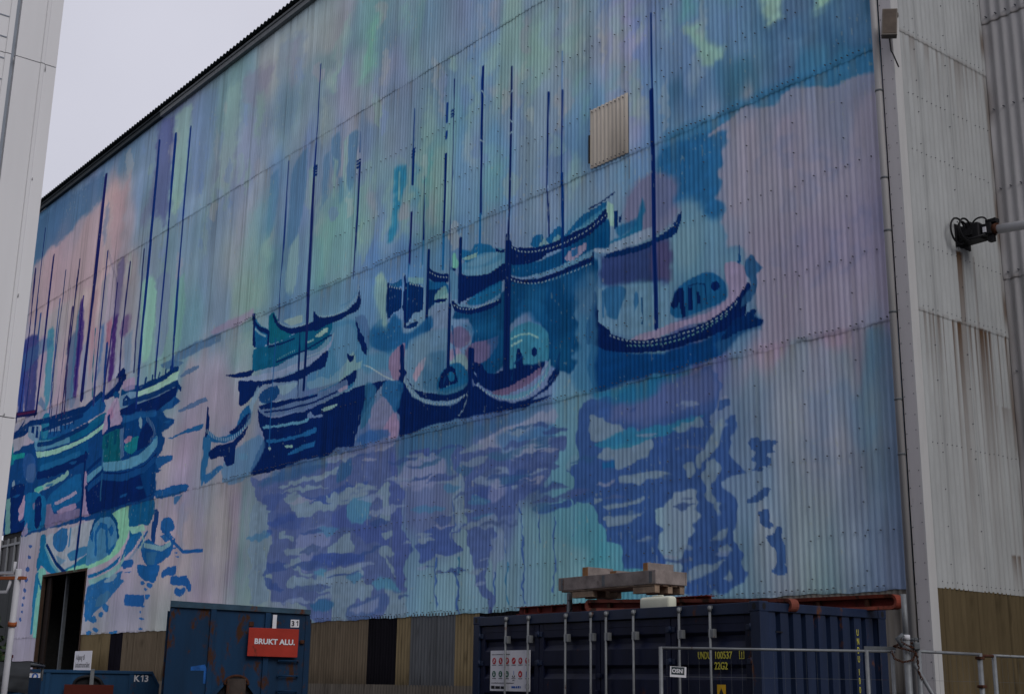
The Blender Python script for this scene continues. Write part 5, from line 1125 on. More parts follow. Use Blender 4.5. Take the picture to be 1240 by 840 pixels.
S114074 97 1 3 0;3213,627 3158,638 3068,611 2974,615 2937,629 2950,591 2965,570 3029,551 3109,539 3168,554 3204,585
L637a88 90 0 0 17;3189,620 3109,608 3038,597 2973,609
S2a4e71 70 2 6 0;3163,594 3077,588 3096,544 3154,553
L143e74 100 0 0 12;3052,667 2962,620 2862,574 2717,569
L144376 100 0 0 13;3178,666 3240,617 3319,575 3376,561
L6c7e83 80 0 0 13;3223,675 3200,635 3223,610
S0f4077 95 1 8 0;3233,552 3138,546 3041,543 3060,502 3084,486 3170,496 3217,516
S767386 80 2 5 0;3349,577 3240,617 3213,563 3285,555
S1a477f 95 1 10 0;3160,484 3164,479 3176,477 3191,478 3202,484 3203,490 3194,494 3180,494 3167,490
S1a477f 95 1 10 0;3092,475 3096,469 3110,466 3127,468 3139,474 3141,481 3131,486 3114,486 3099,482
S1a477f 95 1 10 0;3134,460 3137,457 3145,455 3154,456 3161,460 3162,464 3157,466 3147,466 3138,464
S1a477f 95 1 10 0;3105,436 3109,430 3123,427 3140,429 3152,435 3153,442 3143,446 3127,447 3112,443
S1a477f 95 1 10 0;3144,407 3146,404 3155,403 3164,404 3171,406 3172,409 3166,411 3156,411 3148,409
S1a477f 95 1 10 0;3165,390 3167,389 3173,388 3180,388 3186,390 3186,392 3182,393 3174,393 3168,392
S1a477f 95 1 10 0;3138,364 3143,361 3158,360 3175,361 3186,364 3187,367 3176,369 3159,369 3144,367
S1a477f 95 1 10 0;3138,330 3141,328 3151,326 3164,327 3172,330 3172,332 3165,334 3153,335 3143,333
S1a477f 95 1 10 0;3287,532 3293,529 3310,529 3331,530 3345,534 3346,537 3333,539 3313,538 3294,535
S1a477f 95 1 10 0;2924,595 2927,593 2934,592 2943,593 2950,595 2950,598 2944,599 2936,599 2927,597
S1a477f 95 1 10 0;2907,574 2910,572 2917,572 2926,573 2932,575 2933,577 2927,578 2918,577 2910,576
S1a477f 95 1 10 0;2891,556 2895,555 2906,555 2920,556 2929,558 2929,560 2921,561 2907,560 2896,558
L143e76 95 0 6 30;3006,507 2968,514 2915,513
L143e76 95 0 6 28;2929,484 2869,475 2818,473 2788,450
L143e76 95 0 6 24;2889,446 2856,439 2831,444
L143e76 95 0 6 39;3309,436 3241,428 3169,425
L143e76 95 0 6 26;3361,563 3286,561
L143e76 95 0 6 12;2871,486 2820,486
L02204f 90 0 3 26;4808,1244 4592,1267 4333,1248 4114,1240 3908,1232 3758,1266
L02204f 90 0 3 17;4405,1214 4182,1207 3937,1206
L02204f 90 0 3 17;4313,1248 4304,1185
L02204f 90 0 3 16;4231,1239 4223,1181
L02204f 90 0 3 16;4133,1239 4126,1181
L02204f 90 0 3 16;4038,1239 4034,1189
L02204f 90 0 3 21;4449,1153 4301,1141 4068,1144 3870,1158
L02204f 90 0 3 23;3506,1189 3379,1181 3198,1177 3030,1188
L02204f 90 0 3 21;3373,1225 3266,1223 3164,1224 3068,1241
L02204f 90 0 3 16;3818,895 3707,932 3659,943
L02204f 90 0 2 16;3312,1228 3310,1253
L02204f 90 0 2 12;3252,1227 3250,1252
L02204f 90 0 2 12;3194,1229 3191,1251
L02204f 90 0 2 12;3137,1231 3134,1253
L02204f 90 0 2 12;3095,1236 3092,1258
L144374 60 3 6 26;3782,891 3654,919 3437,891 3257,901 3161,926
L1a507c 60 3 6 26;4372,1041 4172,1038 3930,1046
L1a4777 60 3 6 26;3490,1121 3334,1117 3197,1102
S144374 70 2 8 0;4718,950 4675,955 4608,952 4627,943 4671,944
S144374 70 2 8 0;4293,950 4255,954 4195,951 4212,942 4251,943
S144374 70 2 8 0;4042,1019 4006,1023 3950,1020 3966,1011 4003,1012
S144374 70 2 8 0;3927,870 3892,874 3839,872 3854,864 3890,864
S144374 70 2 8 0;3310,837 3281,841 3237,840 3250,832 3279,832
S144374 70 2 8 0;3460,822 3430,826 3383,825 3397,817 3428,817
S144374 70 2 8 0;3229,1011 3201,1015 3157,1012 3170,1004 3199,1005
S144374 70 2 8 0;3122,1051 3095,1054 3052,1051 3065,1044 3093,1045
L584a44 70 3 2 4;696,1293 697,1250
L121546 100 0 0 34;3948,2264 3954,1866 3961,1539 3967,1284
L0c225b 100 0 0 22;3392,2241 3386,1791 3392,1457 3381,1156
L0c225b 100 0 0 20;3234,2219 3224,1782 3226,1422 3227,1248
L0c255e 100 0 0 17;3098,2200 3098,1847 3086,1368 3077,1248
L112255 100 0 0 18;4683,2223 4680,1925 4670,1682 4670,1341
L121546 100 0 0 18;4756,2042 4743,1737 4749,1341
L121546 100 0 0 21;4515,2047 4518,1788 4516,1573 4518,1305
L2e3457 100 0 0 12;4329,1929 4338,1710 4349,1503 4316,1256
L121546 100 0 0 16;4162,1937 4174,1731 4181,1546 4191,1237
L3e3857 100 0 0 8;4245,1842 4245,1634 4242,1483 4253,1246
L143366 100 0 0 16;4610,1789 4611,1670
L1a3366 100 0 0 13;4365,1805 4363,1620 4343,1278
L2b244b 100 0 0 16;4193,1728 4197,1568 4155,1250
L162055 100 0 0 17;3834,1890 3838,1692 3836,1506 3828,1233
L221f51 100 0 0 16;3696,1716 3691,1588 3709,1453 3724,1234
L121546 100 0 0 14;3580,1779 3584,1599 3586,1463 3579,1293
L1c254e 100 0 0 13;3443,1799 3439,1634 3441,1427 3436,1301
L201654 100 0 0 18;4072,1746 4069,1626 4057,1341
L1a4d66 100 0 0 8;3887,1566 3875,1415 3846,1271
L112a65 100 0 0 18;3740,1473 3737,1355 3724,1234
L0c255e 100 0 0 9;2294,1803 2291,1533 2296,1394 2293,1262
L0c225b 100 0 0 9;2116,2083 2114,1875 2119,1721
L101a4c 100 0 0 16;2119,1721 2114,1485 2113,1297 2107,1108
L113365 100 0 0 3;1850,1756 1849,1689
L111f51 100 0 0 7;1846,1648 1846,1491 1852,1295
L08265b 100 0 0 4;1564,1729 1562,1632 1563,1603
L082155 100 0 0 10;1562,1602 1560,1544 1559,1500
L121a4c 100 0 0 7;1559,1416 1560,1337 1563,1266
L0c4372 100 0 0 7;1565,1266 1567,1172 1568,1091
L0c2a65 100 0 0 7;1405,1689 1405,1633
L0c2a65 100 0 0 8;1404,1604 1406,1585
L051b52 100 0 0 10;1404,1538 1402,1411 1402,1306
L164c7b 100 0 0 10;1403,1307 1402,1214
L0a1951 100 0 0 6;1375,1749 1373,1617 1370,1473 1373,1319
L051e52 100 0 0 6;1374,1319 1369,1127 1366,938
L061b4f 100 0 0 6;1502,1504 1498,1368 1497,1315
L234d71 100 0 0 6;1497,1315 1499,1250
L031b53 100 0 0 11;1245,1736 1247,1696 1245,1572 1243,1421 1242,1319
L144d7d 100 0 0 11;1243,1319 1243,1234
L051546 100 0 0 10;1125,1687 1124,1508 1124,1351 1127,1200
L021847 100 0 0 24;1127,1208 1128,1030 1127,874
L051a4f 100 0 0 8;978,1561 980,1458 981,1319
L051a4f 100 0 0 5;981,1325 976,1264 972,1188
L1a3b77 100 0 0 2;926,1654 926,1548
L081e53 100 0 0 5;925,1548 926,1333
L052358 100 0 0 8;926,1333 923,1228 920,1109
L0c2a65 100 0 0 5;622,1625 622,1536 621,1415
L031b52 100 0 0 13;622,1435 621,1257 620,1067 618,889
L021847 100 0 0 14;1328,1275 1323,1183 1323,1105
L021847 100 0 0 11;1472,1281 1472,1185 1471,1100
L021847 100 0 0 13;1368,1104 1365,936
L021847 100 0 0 16;1274,967 1268,868
L021847 100 0 0 11;1581,1235 1570,1091
L021847 100 0 0 8;1664,1233 1659,1145
L021847 100 0 0 18;1129,1230 1130,1136
L021847 100 0 0 8;2151,1187 2139,990
L113b6d 100 0 0 4;2304,1204 2305,1044 2302,860
L021746 100 0 0 18;2106,1138 2106,1010
L021847 100 0 0 10;1578,1035 1576,943
L02204f 100 0 0 5;817,1106 817,1079
D181b4d 100 0 0 18;3830,1893 3772,1820 3695,1712
L082155 100 0 3 8;2125,1730 2104,1730
L082155 100 0 3 8;2124,1719 2103,1720
L082155 100 0 3 8;2123,1709 2102,1710
L082155 100 0 3 8;2121,1699 2101,1699
L082155 100 0 3 7;1861,1665 1843,1665
L082155 100 0 3 7;1860,1655 1842,1656
L082155 100 0 3 7;1859,1645 1841,1646
L082155 100 0 3 6;1386,1657 1371,1657
L082155 100 0 3 6;1386,1648 1371,1648
L082155 100 0 3 6;1385,1639 1370,1640
L082155 100 0 3 6;1570,1604 1554,1605
L082155 100 0 3 6;1570,1594 1553,1595
L082155 100 0 3 6;1569,1585 1553,1586
L69798c 90 0 0 4;1249,1668 1234,1643
L69798c 90 0 0 4;1132,1616 1119,1620
L69798c 90 0 0 4;1131,1544 1117,1532
L69798c 90 0 0 4;1130,1505 1116,1505
L69798c 90 0 0 4;1251,1528 1236,1518
L0a113b 100 0 0 26;4817,1340 4519,1309
L341434 100 0 0 12;4794,1340 4531,1315
L0a113b 100 0 0 20;4529,1307 4536,1297
L0a113b 100 0 0 16;4781,1334 4783,1307"""
BGP = "4741,2230,375178 4525,2245,375178 4760,2110,375178 4221,2265,4c6183 3932,2256,4c6183 3753,2256,4c6183 3678,2306,536383 3350,2305,536383 3544,2081,536383 4553,1976,857181 4148,1991,857181 3887,2072,857181 4197,1812,857181 3801,2084,857181 3915,1819,857181 4677,1843,7f7080 4353,1656,7f7080 3952,1609,7f7080 3680,1940,756f82 3556,1766,756f82 3699,1660,756f82 3402,1796,5a6883 3511,1929,5a6883 3001,2016,596a85 3044,1865,596a85 3131,1757,596a85 2815,2119,5a6e7f 2628,2149,5a6e7f 2777,1881,5e6a81 2590,1885,5e6a81 2414,1889,5e6a81 2814,1704,586786 2855,1559,586786 2563,1695,6a7485 2425,1540,6a7485 2890,1383,5a6e86 3013,1317,5a6e86 2701,1402,5a6e86 2528,1450,65787e 2580,1404,65787e 3186,1478,5e707f 3122,1338,5e707f 2464,2276,717482 2291,2268,717482 2074,2237,717482 2056,2054,5e6c7c 2151,1974,5e6c7c 1869,2150,5a6e7e 1728,2118,5a6e7e 1591,2005,5a6e7e 1891,1852,686e85 1752,1828,686e85 1933,1784,686e85 2025,1732,536586 2119,1679,536586 1789,1735,536586 1504,1942,5a6785 1347,1927,5a6785 1198,1864,5a6785 1584,1896,586583 1420,1857,586583 1340,1775,556586 1194,1742,556586 1576,1764,596886 1657,1716,596886 1059,1758,657780 1124,1691,657780 930,1682,606c83 811,1612,606c83 870,1724,606c83 698,1651,686e8d 645,1545,686e8d 754,1505,686e8d 1055,1551,5a6c85 929,1506,5a6c85 811,1339,50688c 869,1399,50688c 592,1605,50658c 518,1514,50658c 621,1455,50658c 423,1495,4a5f86 358,1411,4a5f86 498,1389,4a5f86 247,1459,3e5677 149,1399,3e5677 252,1369,3e5677 73,1384,324e71 77,1317,324e71 154,1313,324e71 648,1365,4c688b 675,1294,4c688b 547,1368,314f72 361,1338,314f72 234,1309,315b81 135,1306,315b81 1908,1508,556c86 1772,1521,556c86 1644,1533,556c86 1994,1427,5a7783 1807,1403,5a7783 2386,1674,51658a 2265,1582,51658a 1482,1532,5a7383 1437,1422,5a7383 1323,1365,4c6a8a 1184,1392,4c6a8a 1051,1351,536785 868,1274,536785 987,1225,536785 811,1277,576883 756,1220,576883 1754,1289,446289 1548,1310,446289 1393,1292,446289 1984,1319,536586 2238,1353,536586 1214,1267,536585 1283,1240,536585 1874,1143,4c6584 1790,1199,4c6584 1453,1010,536886 1489,972,536886 868,1012,415d83 896,940,415d83 853,873,415d83 530,1061,4c6c86 509,1001,4c6c86 484,1067,4c6c86 376,968,486486 418,1014,486486 604,1007,496883 555,1013,496883 259,1229,797086 166,1112,797086 87,1169,797086 325,1163,7a7286 372,1071,7a7286 248,1036,7a7286 175,950,706580 88,880,706580 45,994,706580 276,893,786c85 127,827,786c85 319,820,7a6d85 202,812,7a6d85 2796,1215,777082 2649,1074,777082 2915,1147,777082 2944,945,797184 2855,819,797184 2775,727,797184 2656,742,7a7080 2516,597,7a7080 2732,479,7a7080 3036,723,7c7280 2879,597,7c7280 3058,496,7c7280 3175,388,797183 3308,334,797183 3491,459,797183 4323,563,797184 4330,427,797184 4317,702,797184 2380,611,60707f 2332,458,60707f 2158,691,465279 1920,667,465279 2170,792,465279 1795,746,465279 1901,480,616e81 1762,362,616e81 1977,347,616e81 1511,711,4a5579 1432,616,4a5579 1421,409,5a738a 1154,395,5a738a 1281,343,5a738a 1562,333,5a738a 1005,424,59758a 866,415,59758a 975,349,59758a 1040,750,536588 981,761,536588 1162,668,405077 1037,595,405077 922,695,4c738b 894,561,4c738b 813,377,487388 736,441,487388 610,703,414b79 517,723,414b79 546,460,637387 571,396,637387 387,702,576a83 412,576,576a83 377,446,576a83 283,748,687285 186,761,687285 270,620,6e7687 202,490,6e7687 283,364,6e7687 117,702,516783 90,594,516783 44,645,58677e 46,734,58677e 64,476,58677e 56,364,58677e 36,418,58677e 33,349,58677e 136,412,5e6a7f 131,483,5e6a7f 36,529,5a677e 34,615,5a677e 40,703,5a677e"

class Painter:
    def __init__(s, us, vs):
        s.us = us; s.vs = vs; U, V = np.meshgrid(us, vs); s.U = U.astype(np.float32); s.V = V.astype(np.float32)
        s.n1 = vnoise(U*1.3+7, V*2.6+3, 1)-.5; s.n2 = vnoise(U*4.5, V*7.5, 2)-.5; s.m1 = vnoise(U*1.1+50, V*2.2+9, 3)-.5; s.m2 = vnoise(U*4.0, V*8.0+40, 4)-.5
        s.C = np.zeros(U.shape+(3,), np.float32)
    def wash(s):
        p = [q.split(',') for q in BGP.split(' ')]
        xy = np.array([[float(q[0])/100, float(q[1])/100] for q in p], np.float32); cc = np.array([[int(q[2][i:i+2], 16) for i in (0, 2, 4)] for q in p], np.float32)
        # coarse grid, then resampled; the points are warped so that the wash runs in vertical strokes
        st = 4; U = s.U[::st, ::st]; V = s.V[::st, ::st]
        Uw = 13*np.log1p(U/13)
        wu = U + (vnoise(Uw*2.2, V*.5+3, 21)-.5)*1.1 + (vnoise(Uw*6, V*1.2, 22)-.5)*.4; wv = V + (vnoise(Uw*2.6+9, V*.6, 23)-.5)*2.2
        acc = np.zeros(U.shape+(3,), np.float32); ws = np.zeros(U.shape, np.float32)
        for (x, y), c in zip(xy, cc):
            sc = 0.35+0.045*max(x, 0)/2
            d = ((wu-x)/(0.55*sc+.35))**2 + ((wv-y)/(0.9*sc+.4))**2
            k = 1/(d+.15)**2.2; acc += k[..., None]*c; ws += k
        acc /= ws[..., None]
        iy = np.clip(np.arange(len(s.vs))/st, 0, acc.shape[0]-1.001); ix = np.clip(np.arange(len(s.us))/st, 0, acc.shape[1]-1.001)
        y0 = iy.astype(int); x0 = ix.astype(int); fy = (iy-y0)[:, None, None]; fx = (ix-x0)[None, :, None]
        a = acc[y0][:, x0]; b = acc[y0][:, x0+1]; c = acc[y0+1][:, x0]; d = acc[y0+1][:, x0+1]
        s.C = ((a*(1-fx)+b*fx)*(1-fy)+(c*(1-fx)+d*fx)*fy).astype(np.float32)
        Uw = 13*np.log1p(s.U/13)
        st1 = vnoise(Uw*5.5, s.V*.45, 31)-.5; st2 = vnoise(Uw*2.1+4, s.V*.3+8, 32)-.5; st3 = vnoise(Uw*11, s.V*1.2, 33)-.5
        s.C *= (1+.06*st1+.05*st2+.05*st3)[..., None]
        mo = vnoise(Uw*.9+11, s.V*.8, 35)-.5; mo2 = vnoise(Uw*2.4+3, s.V*1.5+7, 36)-.5; mo3 = vnoise(Uw*.45+5, s.V*.5+2, 37)-.5
        s.C *= (1+.09*mo+.07*mo2)[..., None]; s.C += ((mo3+.6*mo)[..., None]*np.array((8, 2, -3), np.float32))
        up = np.clip((s.V-10.5)/5, 0, 1); s.C += up[..., None]*np.array((6, 5, 1), np.float32)
        hue = vnoise(Uw*1.5+30, s.V*.35, 34)-.5
        s.C[..., 0] += 8*hue; s.C[..., 1] -= 5*hue + 5*st2; s.C[..., 2] += 6*st2
    def region(s, x0, x1, y0, y1):
        i0, i1 = np.searchsorted(s.us, [x0, x1]); j0, j1 = np.searchsorted(s.vs, [y0, y1])
        return slice(j0, j1), slice(i0, i1)
    def blend(s, reg, a, c):
        a = a[..., None]; s.C[reg] = s.C[reg]*(1-a) + c*a
    def coords(s, reg, rag):
        return s.U[reg]+rag*(1.5*s.n1[reg]+.9*s.n2[reg]), s.V[reg]+rag*(1.0*s.m1[reg]+.8*s.m2[reg])
    @staticmethod
    def smooth(p):
        a = np.roll(p, 1, 0); b = np.roll(p, -1, 0); c = np.roll(p, -2, 0); out = []
        la = np.linalg.norm(p-a, axis=1); lb = np.linalg.norm(b-p, axis=1)+1e-6; lc = np.linalg.norm(c-b, axis=1)
        m0 = (b-a)*.5*np.minimum(1, 2*np.minimum(la, lb)/(la+lb+1e-6))[:, None]; m1 = np.roll(m0, -1, 0)
        for s_ in (0, .34, .67):
            out.append((2*s_**3-3*s_**2+1)*p+(s_**3-2*s_**2+s_)*m0*.8+(-2*s_**3+3*s_**2)*b+(s_**3-s_**2)*m1*.8)
        return np.stack(out, 1).reshape(-1, 2)
    def poly(s, c, a, soft, rag, p, sm):
        if sm and len(p) > 4: p = s.smooth(p)
        pad = soft*1.2+rag*1.4+.05
        reg = s.region(p[:, 0].min()-pad, p[:, 0].max()+pad, p[:, 1].min()-pad, p[:, 1].max()+pad)
        U, V = s.coords(reg, rag)
        if U.size == 0: return
        ins = np.zeros(U.shape, bool); dist = np.full(U.shape, 1e9, np.float32)
        for (xa, ya), (xb, yb) in zip(p, np.roll(p, -1, 0)):
            if ya != yb:
                ins ^= ((ya > V) != (yb > V)) & (U < (xb-xa)*(V-ya)/(yb-ya)+xa)
            if soft > 0.015:
                dx, dy = xb-xa, yb-ya; t = np.clip(((U-xa)*dx+(V-ya)*dy)/(dx*dx+dy*dy+1e-9), 0, 1)
                dist = np.minimum(dist, (U-xa-t*dx)**2+(V-ya-t*dy)**2)
        if soft > 0.015:
            sd = np.sqrt(dist)*np.where(ins, 1, -1); m = np.clip(sd/(2*soft)+.5, 0, 1); m = m*m*(3-2*m)
        else: m = ins.astype(np.float32)
        tx = 1+.10*(s.n2[reg]) if a > .8 else 1
        s.blend(reg, m*a, c*(tx[..., None] if a > .8 else 1))
    def stroke(s, c, a, soft, rag, p, w, dashed=False):
        pad = w+soft+rag+.05
        reg = s.region(p[:, 0].min()-pad, p[:, 0].max()+pad, p[:, 1].min()-pad, p[:, 1].max()+pad); U, V = s.coords(reg, rag)
        if U.size == 0: return
        m = np.zeros(U.shape, np.float32)
        for (xa, ya), (xb, yb) in zip(p[:-1], p[1:]):
            dx, dy = xb-xa, yb-ya; t = np.clip(((U-xa)*dx+(V-ya)*dy)/(dx*dx+dy*dy+1e-9), 0, 1)
            d = np.sqrt((U-xa-t*dx)**2+(V-ya-t*dy)**2); m = np.maximum(m, np.clip((w/2-d)/max(soft, .012)+.5, 0, 1))
        if dashed: m = m*(np.abs(((U/PITCH) % 1)-.5) < .32)
        s.blend(reg, m*a, c)
    def ops(s):
        for ln in OPS.strip().split('\n'):
            h, b = ln.split(';'); h = h.split(); k = h[0][0]; c = np.array([int(h[0][i:i+2], 16) for i in (1, 3, 5)], np.float32)
            a, soft, rag, wd = [float(q)/100 for q in h[1:5]]
            p = np.array([[float(z)/100 for z in q.split(',')] for q in b.split()], np.float32)
            if k in 'SP': s.poly(c, a, soft, rag, p, k == 'S')
            else:
                if k == 'D':   # dashes follow a smoothed path
                    q = p
                    for _ in range(2): q = np.concatenate([q[:1], np.stack([q[:-1]*.75+q[1:]*.25, q[:-1]*.25+q[1:]*.75], 1).reshape(-1, 2), q[-1:]])
                    s.stroke(c, a, soft, rag, q, wd, True)
                else: s.stroke(c, a, soft, rag, p, wd)

SEAM = [3.20, 7.83, 13.05, 18.25, 23.40]
hall = thing('warehouse', 'tall corrugated metal hall with a harbour mural of sailing boats across its long wall', 'building', (0, 0, 0))
us = np.arange(0.30, 48.06, PITCH/6)
rows = []; geo = []; spans = []
for k in range(4):
    a, b = SEAM[k], SEAM[k+1]; n = int((b-a)/0.0285); v = np.linspace(a, b, n); zz = v.copy(); zz[0] -= .02
    spans.append((len(rows), len(rows)+n)); rows += list(v); geo += list(zz)
vlow = np.linspace(.2, 3.199, 70)
vs = np.array(list(vlow)+rows); nl = len(vlow)
pt = Painter(us, vs); pt.wash(); pt.ops()
# wear: faded vertical runs, grime along the laps, rust drips
U, V = pt.U, pt.V
fade = vnoise(13*np.log1p(U/13)*8, V*.35, 41); pt.C *= (1+.10*(fade-.5))[..., None]
for z in SEAM[:4]:
    d = V-z; nz = vnoise(U*7, V*0+z, 42+int(z)); 
    pt.C *= (1-.16*np.exp(-(d/.025)**2)*(nz > .4))[..., None]
    drip = np.where(d < 0, np.exp(d/(.15+.5*vnoise(U*3, V*0+z, 52))), 0)*np.clip((vnoise(U*9, V*0+z, 53)-.62)*4, 0, 1)
    pt.C = pt.C*(1-.35*drip[..., None]) + np.array((84, 74, 70), np.float32)*.35*drip[..., None]
sheet = (np.floor(U/1.17).astype(int)*7+np.digitize(V, SEAM)*31) % 97
pt.C *= (1+.05*(np.random.default_rng(3).random(97)[sheet]-.5))[..., None]   # every sheet has weathered a little differently
chip = (vnoise(U*23, V*9, 44) > .90) & (vnoise(U*1.1, V*.8, 45) > .60); pt.C = np.where(chip[..., None], pt.C*.6+np.array((116, 116, 118), np.float32)*.4, pt.C)
run = np.clip((vnoise(U*13, V*.12, 46)-.74)*6, 0, 1)*np.clip(vnoise(U*.8, V*.5, 47)*2-.7, 0, 1); pt.C *= (1-.16*run)[..., None]
for z0 in np.arange(0, 48, 1.17):  # vertical sheet joints
    pt.C *= (1-.05*(np.abs(U-z0) < .022))[..., None]
pt.C *= (1-.05*np.cos(2*np.pi*(U-.30)/PITCH)*0)[..., None]
ALB = np.clip(lin(np.clip(pt.C, 0, 255))/KW, .004, .8).astype(np.float32)
wave = AMP*np.cos(2*np.pi*(us-us[0])/PITCH)
P = []; C = []; K = []
zz = np.array(list(vlow)+geo)
i1 = np.searchsorted(us, 45.3); ia, ib = np.searchsorted(us, [37.22, 41.95])
def block(r0, r1, c0, c1, keepf=None, lean=.009):
    v = zz[r0:r1]; t = (v-v[0])/(v[-1]-v[0])
    sh = np.floor(us[c0:c1]/1.17).astype(int); fr_ = us[c0:c1]/1.17-sh; rr = np.random.default_rng(int(r0)+1); o1 = rr.uniform(-.003, .003, 60)[sh]; o2 = rr.uniform(-.006, .006, 60)[sh]
    X = -np.broadcast_to(us[c0:c1], (r1-r0, c1-c0)); Z = np.broadcast_to(v[:, None], X.shape); Y = -(wave[c0:c1][None, :]+lean*(1-t)[:, None]+(o1+o2*(fr_-.5))[None, :]+.006*(vnoise(us[c0:c1][None, :]*.8+0*v[:, None], v[:, None]*.6+0*us[c0:c1][None, :], 48)-.5))
    Z = Z.copy(); Z[0] += .012*np.sin(us[c0:c1]*3.1)+.008*np.sin(us[c0:c1]*11)
    P.append(np.stack([X, Y, Z], -1)); C.append(ALB[r0:r1, c0:c1]); K.append(keepf)
block(0, nl, ib, i1, None, .0)
r0, r1 = spans[0][0]+nl, spans[0][1]+nl
kf = np.ones((r1-r0-1, i1-1), bool); zt = zz[r0:r1-1]
kf[np.ix_(zt < 5.62, np.arange(ia, ib))] = False
block(r0, r1, 0, i1, kf)
for k in (1, 2, 3):
    block(spans[k][0]+nl, spans[k][1]+nl, 0, len(us))
# the patch of bare sheet that replaced a piece of the mural is a part of its own
clad = grid_mesh('mural_cladding', P, C, M_paint, hall, K)
def tone(c, k=.4, streak=.12, seed=5):
    base = alb(c, k)
    def f(S, Z):
        n = vnoise(S*9+seed, Z*.5, seed)-.5; q = vnoise(S*1.7+seed, Z*1.3, seed+1)-.5; d = vnoise(S*30, Z*3, seed+2)-.5
        jt = 1-.30*(np.abs((S+seed*.37) % .98-.49) > .475); dirt = 1-.35*np.clip(1-(Z-Z.min())/.55, 0, 1)*(.4+vnoise(S*4+seed, Z*2, seed+3)); sp = np.clip((vnoise(S*11+seed, Z*6, seed+4)-.80)*5, 0, 1)
        out = base*((1+streak*(2*n+1.2*q+d))*jt*dirt)[..., None]
        return (out*(1-.5*sp[..., None])).astype(np.float32)
    return f
corr(hall, 'patch_sheet', (-8.20, -.042), (1, 0), 1.24, 13.10, 14.57, tone((132, 126, 122), .40, .08, 3), M_paint, 'unpainted beige sheet let into the mural')
pb = MB()
for x in np.arange(-8.14, -7.0, .13):
    for z in (13.16, 14.5): pb.box(x-.007, x+.007, -.075, -.04, z-.007, z+.007)
pb.build('patch_fixing', M_bolt, hall)
MB().box(-8.27, -8.215, -.055, -.03, 13.25, 13.95).build('missing_strip', M_black, hall)
# bolt heads along the rails
bb = MB()
for z in (5.59, 9.18, 10.97, 14.52, 16.2, 4.2):
    for u in np.arange(.36, 20, PITCH*2 if z in (14.52, 16.2) else PITCH*2):
        if random.random() < .88: q = z+random.uniform(-.02, .02); bb.box(-u-.008, -u+.008, -.052, -.018, q-.009, q+.009)
for z in SEAM[:3]:
    for u in np.arange(.36, 26, PITCH):
        if random.random() < .75 and not (6.9 < u < 8.3 and z == 13.05): q = z+.07+random.uniform(-.02, .02); bb.box(-u-.008, -u+.008, -.060, -.02, q-.009, q+.009)
for u in np.arange(1.2, 16, 1.17):
    for z in np.arange(3.5, 18, .62): q = z+random.uniform(-.05, .05); bb.box(-u-.007, -u+.007, -.055, -.02, q-.008, q+.008)
bb.build('bolt_heads', M_bolt, hall)
# lower, unpainted wall in odd sheets
for (a, b, c, nm, lb) in [(.30, 10.45, (92, 88, 86), 'base_sheet', 'off-white lower wall sheets'), (10.45, 12.10, (14, 13, 16), 'base_sheet', 'black sheet behind the blue container'), (12.12, 13.05, (86, 76, 60), 'base_sheet', 'narrow tan sheet'), (13.05, 14.93, (62, 64, 70), 'base_sheet', 'grey lower wall sheets'),
        (14.93, 15.55, (86, 76, 60), 'base_sheet', 'narrow tan sheet beside the black one'), (15.55, 16.90, (14, 13, 18), 'base_sheet', 'black lower wall sheet'), (16.90, 33.08, (72, 64, 56), 'base_sheet', 'long run of tan lower wall sheets'),
        (33.08, 34.22, (14, 13, 20), 'base_sheet', 'narrow black sheet'), (34.22, 37.20, (82, 72, 56), 'base_sheet', 'tan sheets beside the doorway')]:
    corr(hall, nm, (-b, .006 if c[0] > 50 else .010), (1, 0), b-a, 1.50, 3.24, tone(c, .50, .11, int(a)), M_paint, lb, lap=.0, dz=.2)
corr(hall, 'plinth_sheet', (-37.2, -.012), (1, 0), 36.9, .02, 1.53, tone((66, 62, 60), .5, .12, 9), M_paint, dz=.25)
core = MB()
core.box(-37.2, -.05, .06, .14, 0, 23.3); core.box(-48.0, -37.2, .06, .14, 7.6, 23.3); core.box(-45.3, -42.0, .06, .14, 0, 7.6); core.box(-42.0, -37.2, .06, .14, 5.66, 7.6)
core.box(-48.0, -45.3, .06, .14, 0, 5.9); core.box(-48.0, -47.92, .14, 18, 0, 23.3); core.box(-48.0, 0, 18, 18.1, 0, 23.3); core.box(-37.1, -.06, .14, 9.0, -.1, .02)
core.build('wall_core', M_core, hall)
# doorway: dark room behind, frame, sliding door edge
room = MB(); room.box(-43.5, -43.4, .15, 9, 0, 6.5); room.box(-36.6, -36.5, .15, 9, 0, 6.5); room.box(-43.5, -36.5, 9, 9.1, 0, 6.5); room.box(-43.5, -36.5, .15, 9.1, 6.5, 6.6); room.build('door_room', M_core, hall)
fr = MB(); fr.box(-37.22, -37.10, -.03, .10, 0, 5.72); fr.box(-41.95, -37.22, -.02, .10, 5.62, 5.72); fr.box(-42.02, -41.93, -.03, .10, 0, 5.72)
door = fr.build('doorway_frame', mat('door_frame', (.05, .03, .02), .8), hall)
MB().box(-41.93, -41.45, .16, .24, 0, 5.6).build('door_leaf', mat('door_leaf', (.018, .012, .010), .8), hall)
MB().box(-40.75, -40.62, .5, .62, 0, 6.4).build('door_post', M_galvd, hall)
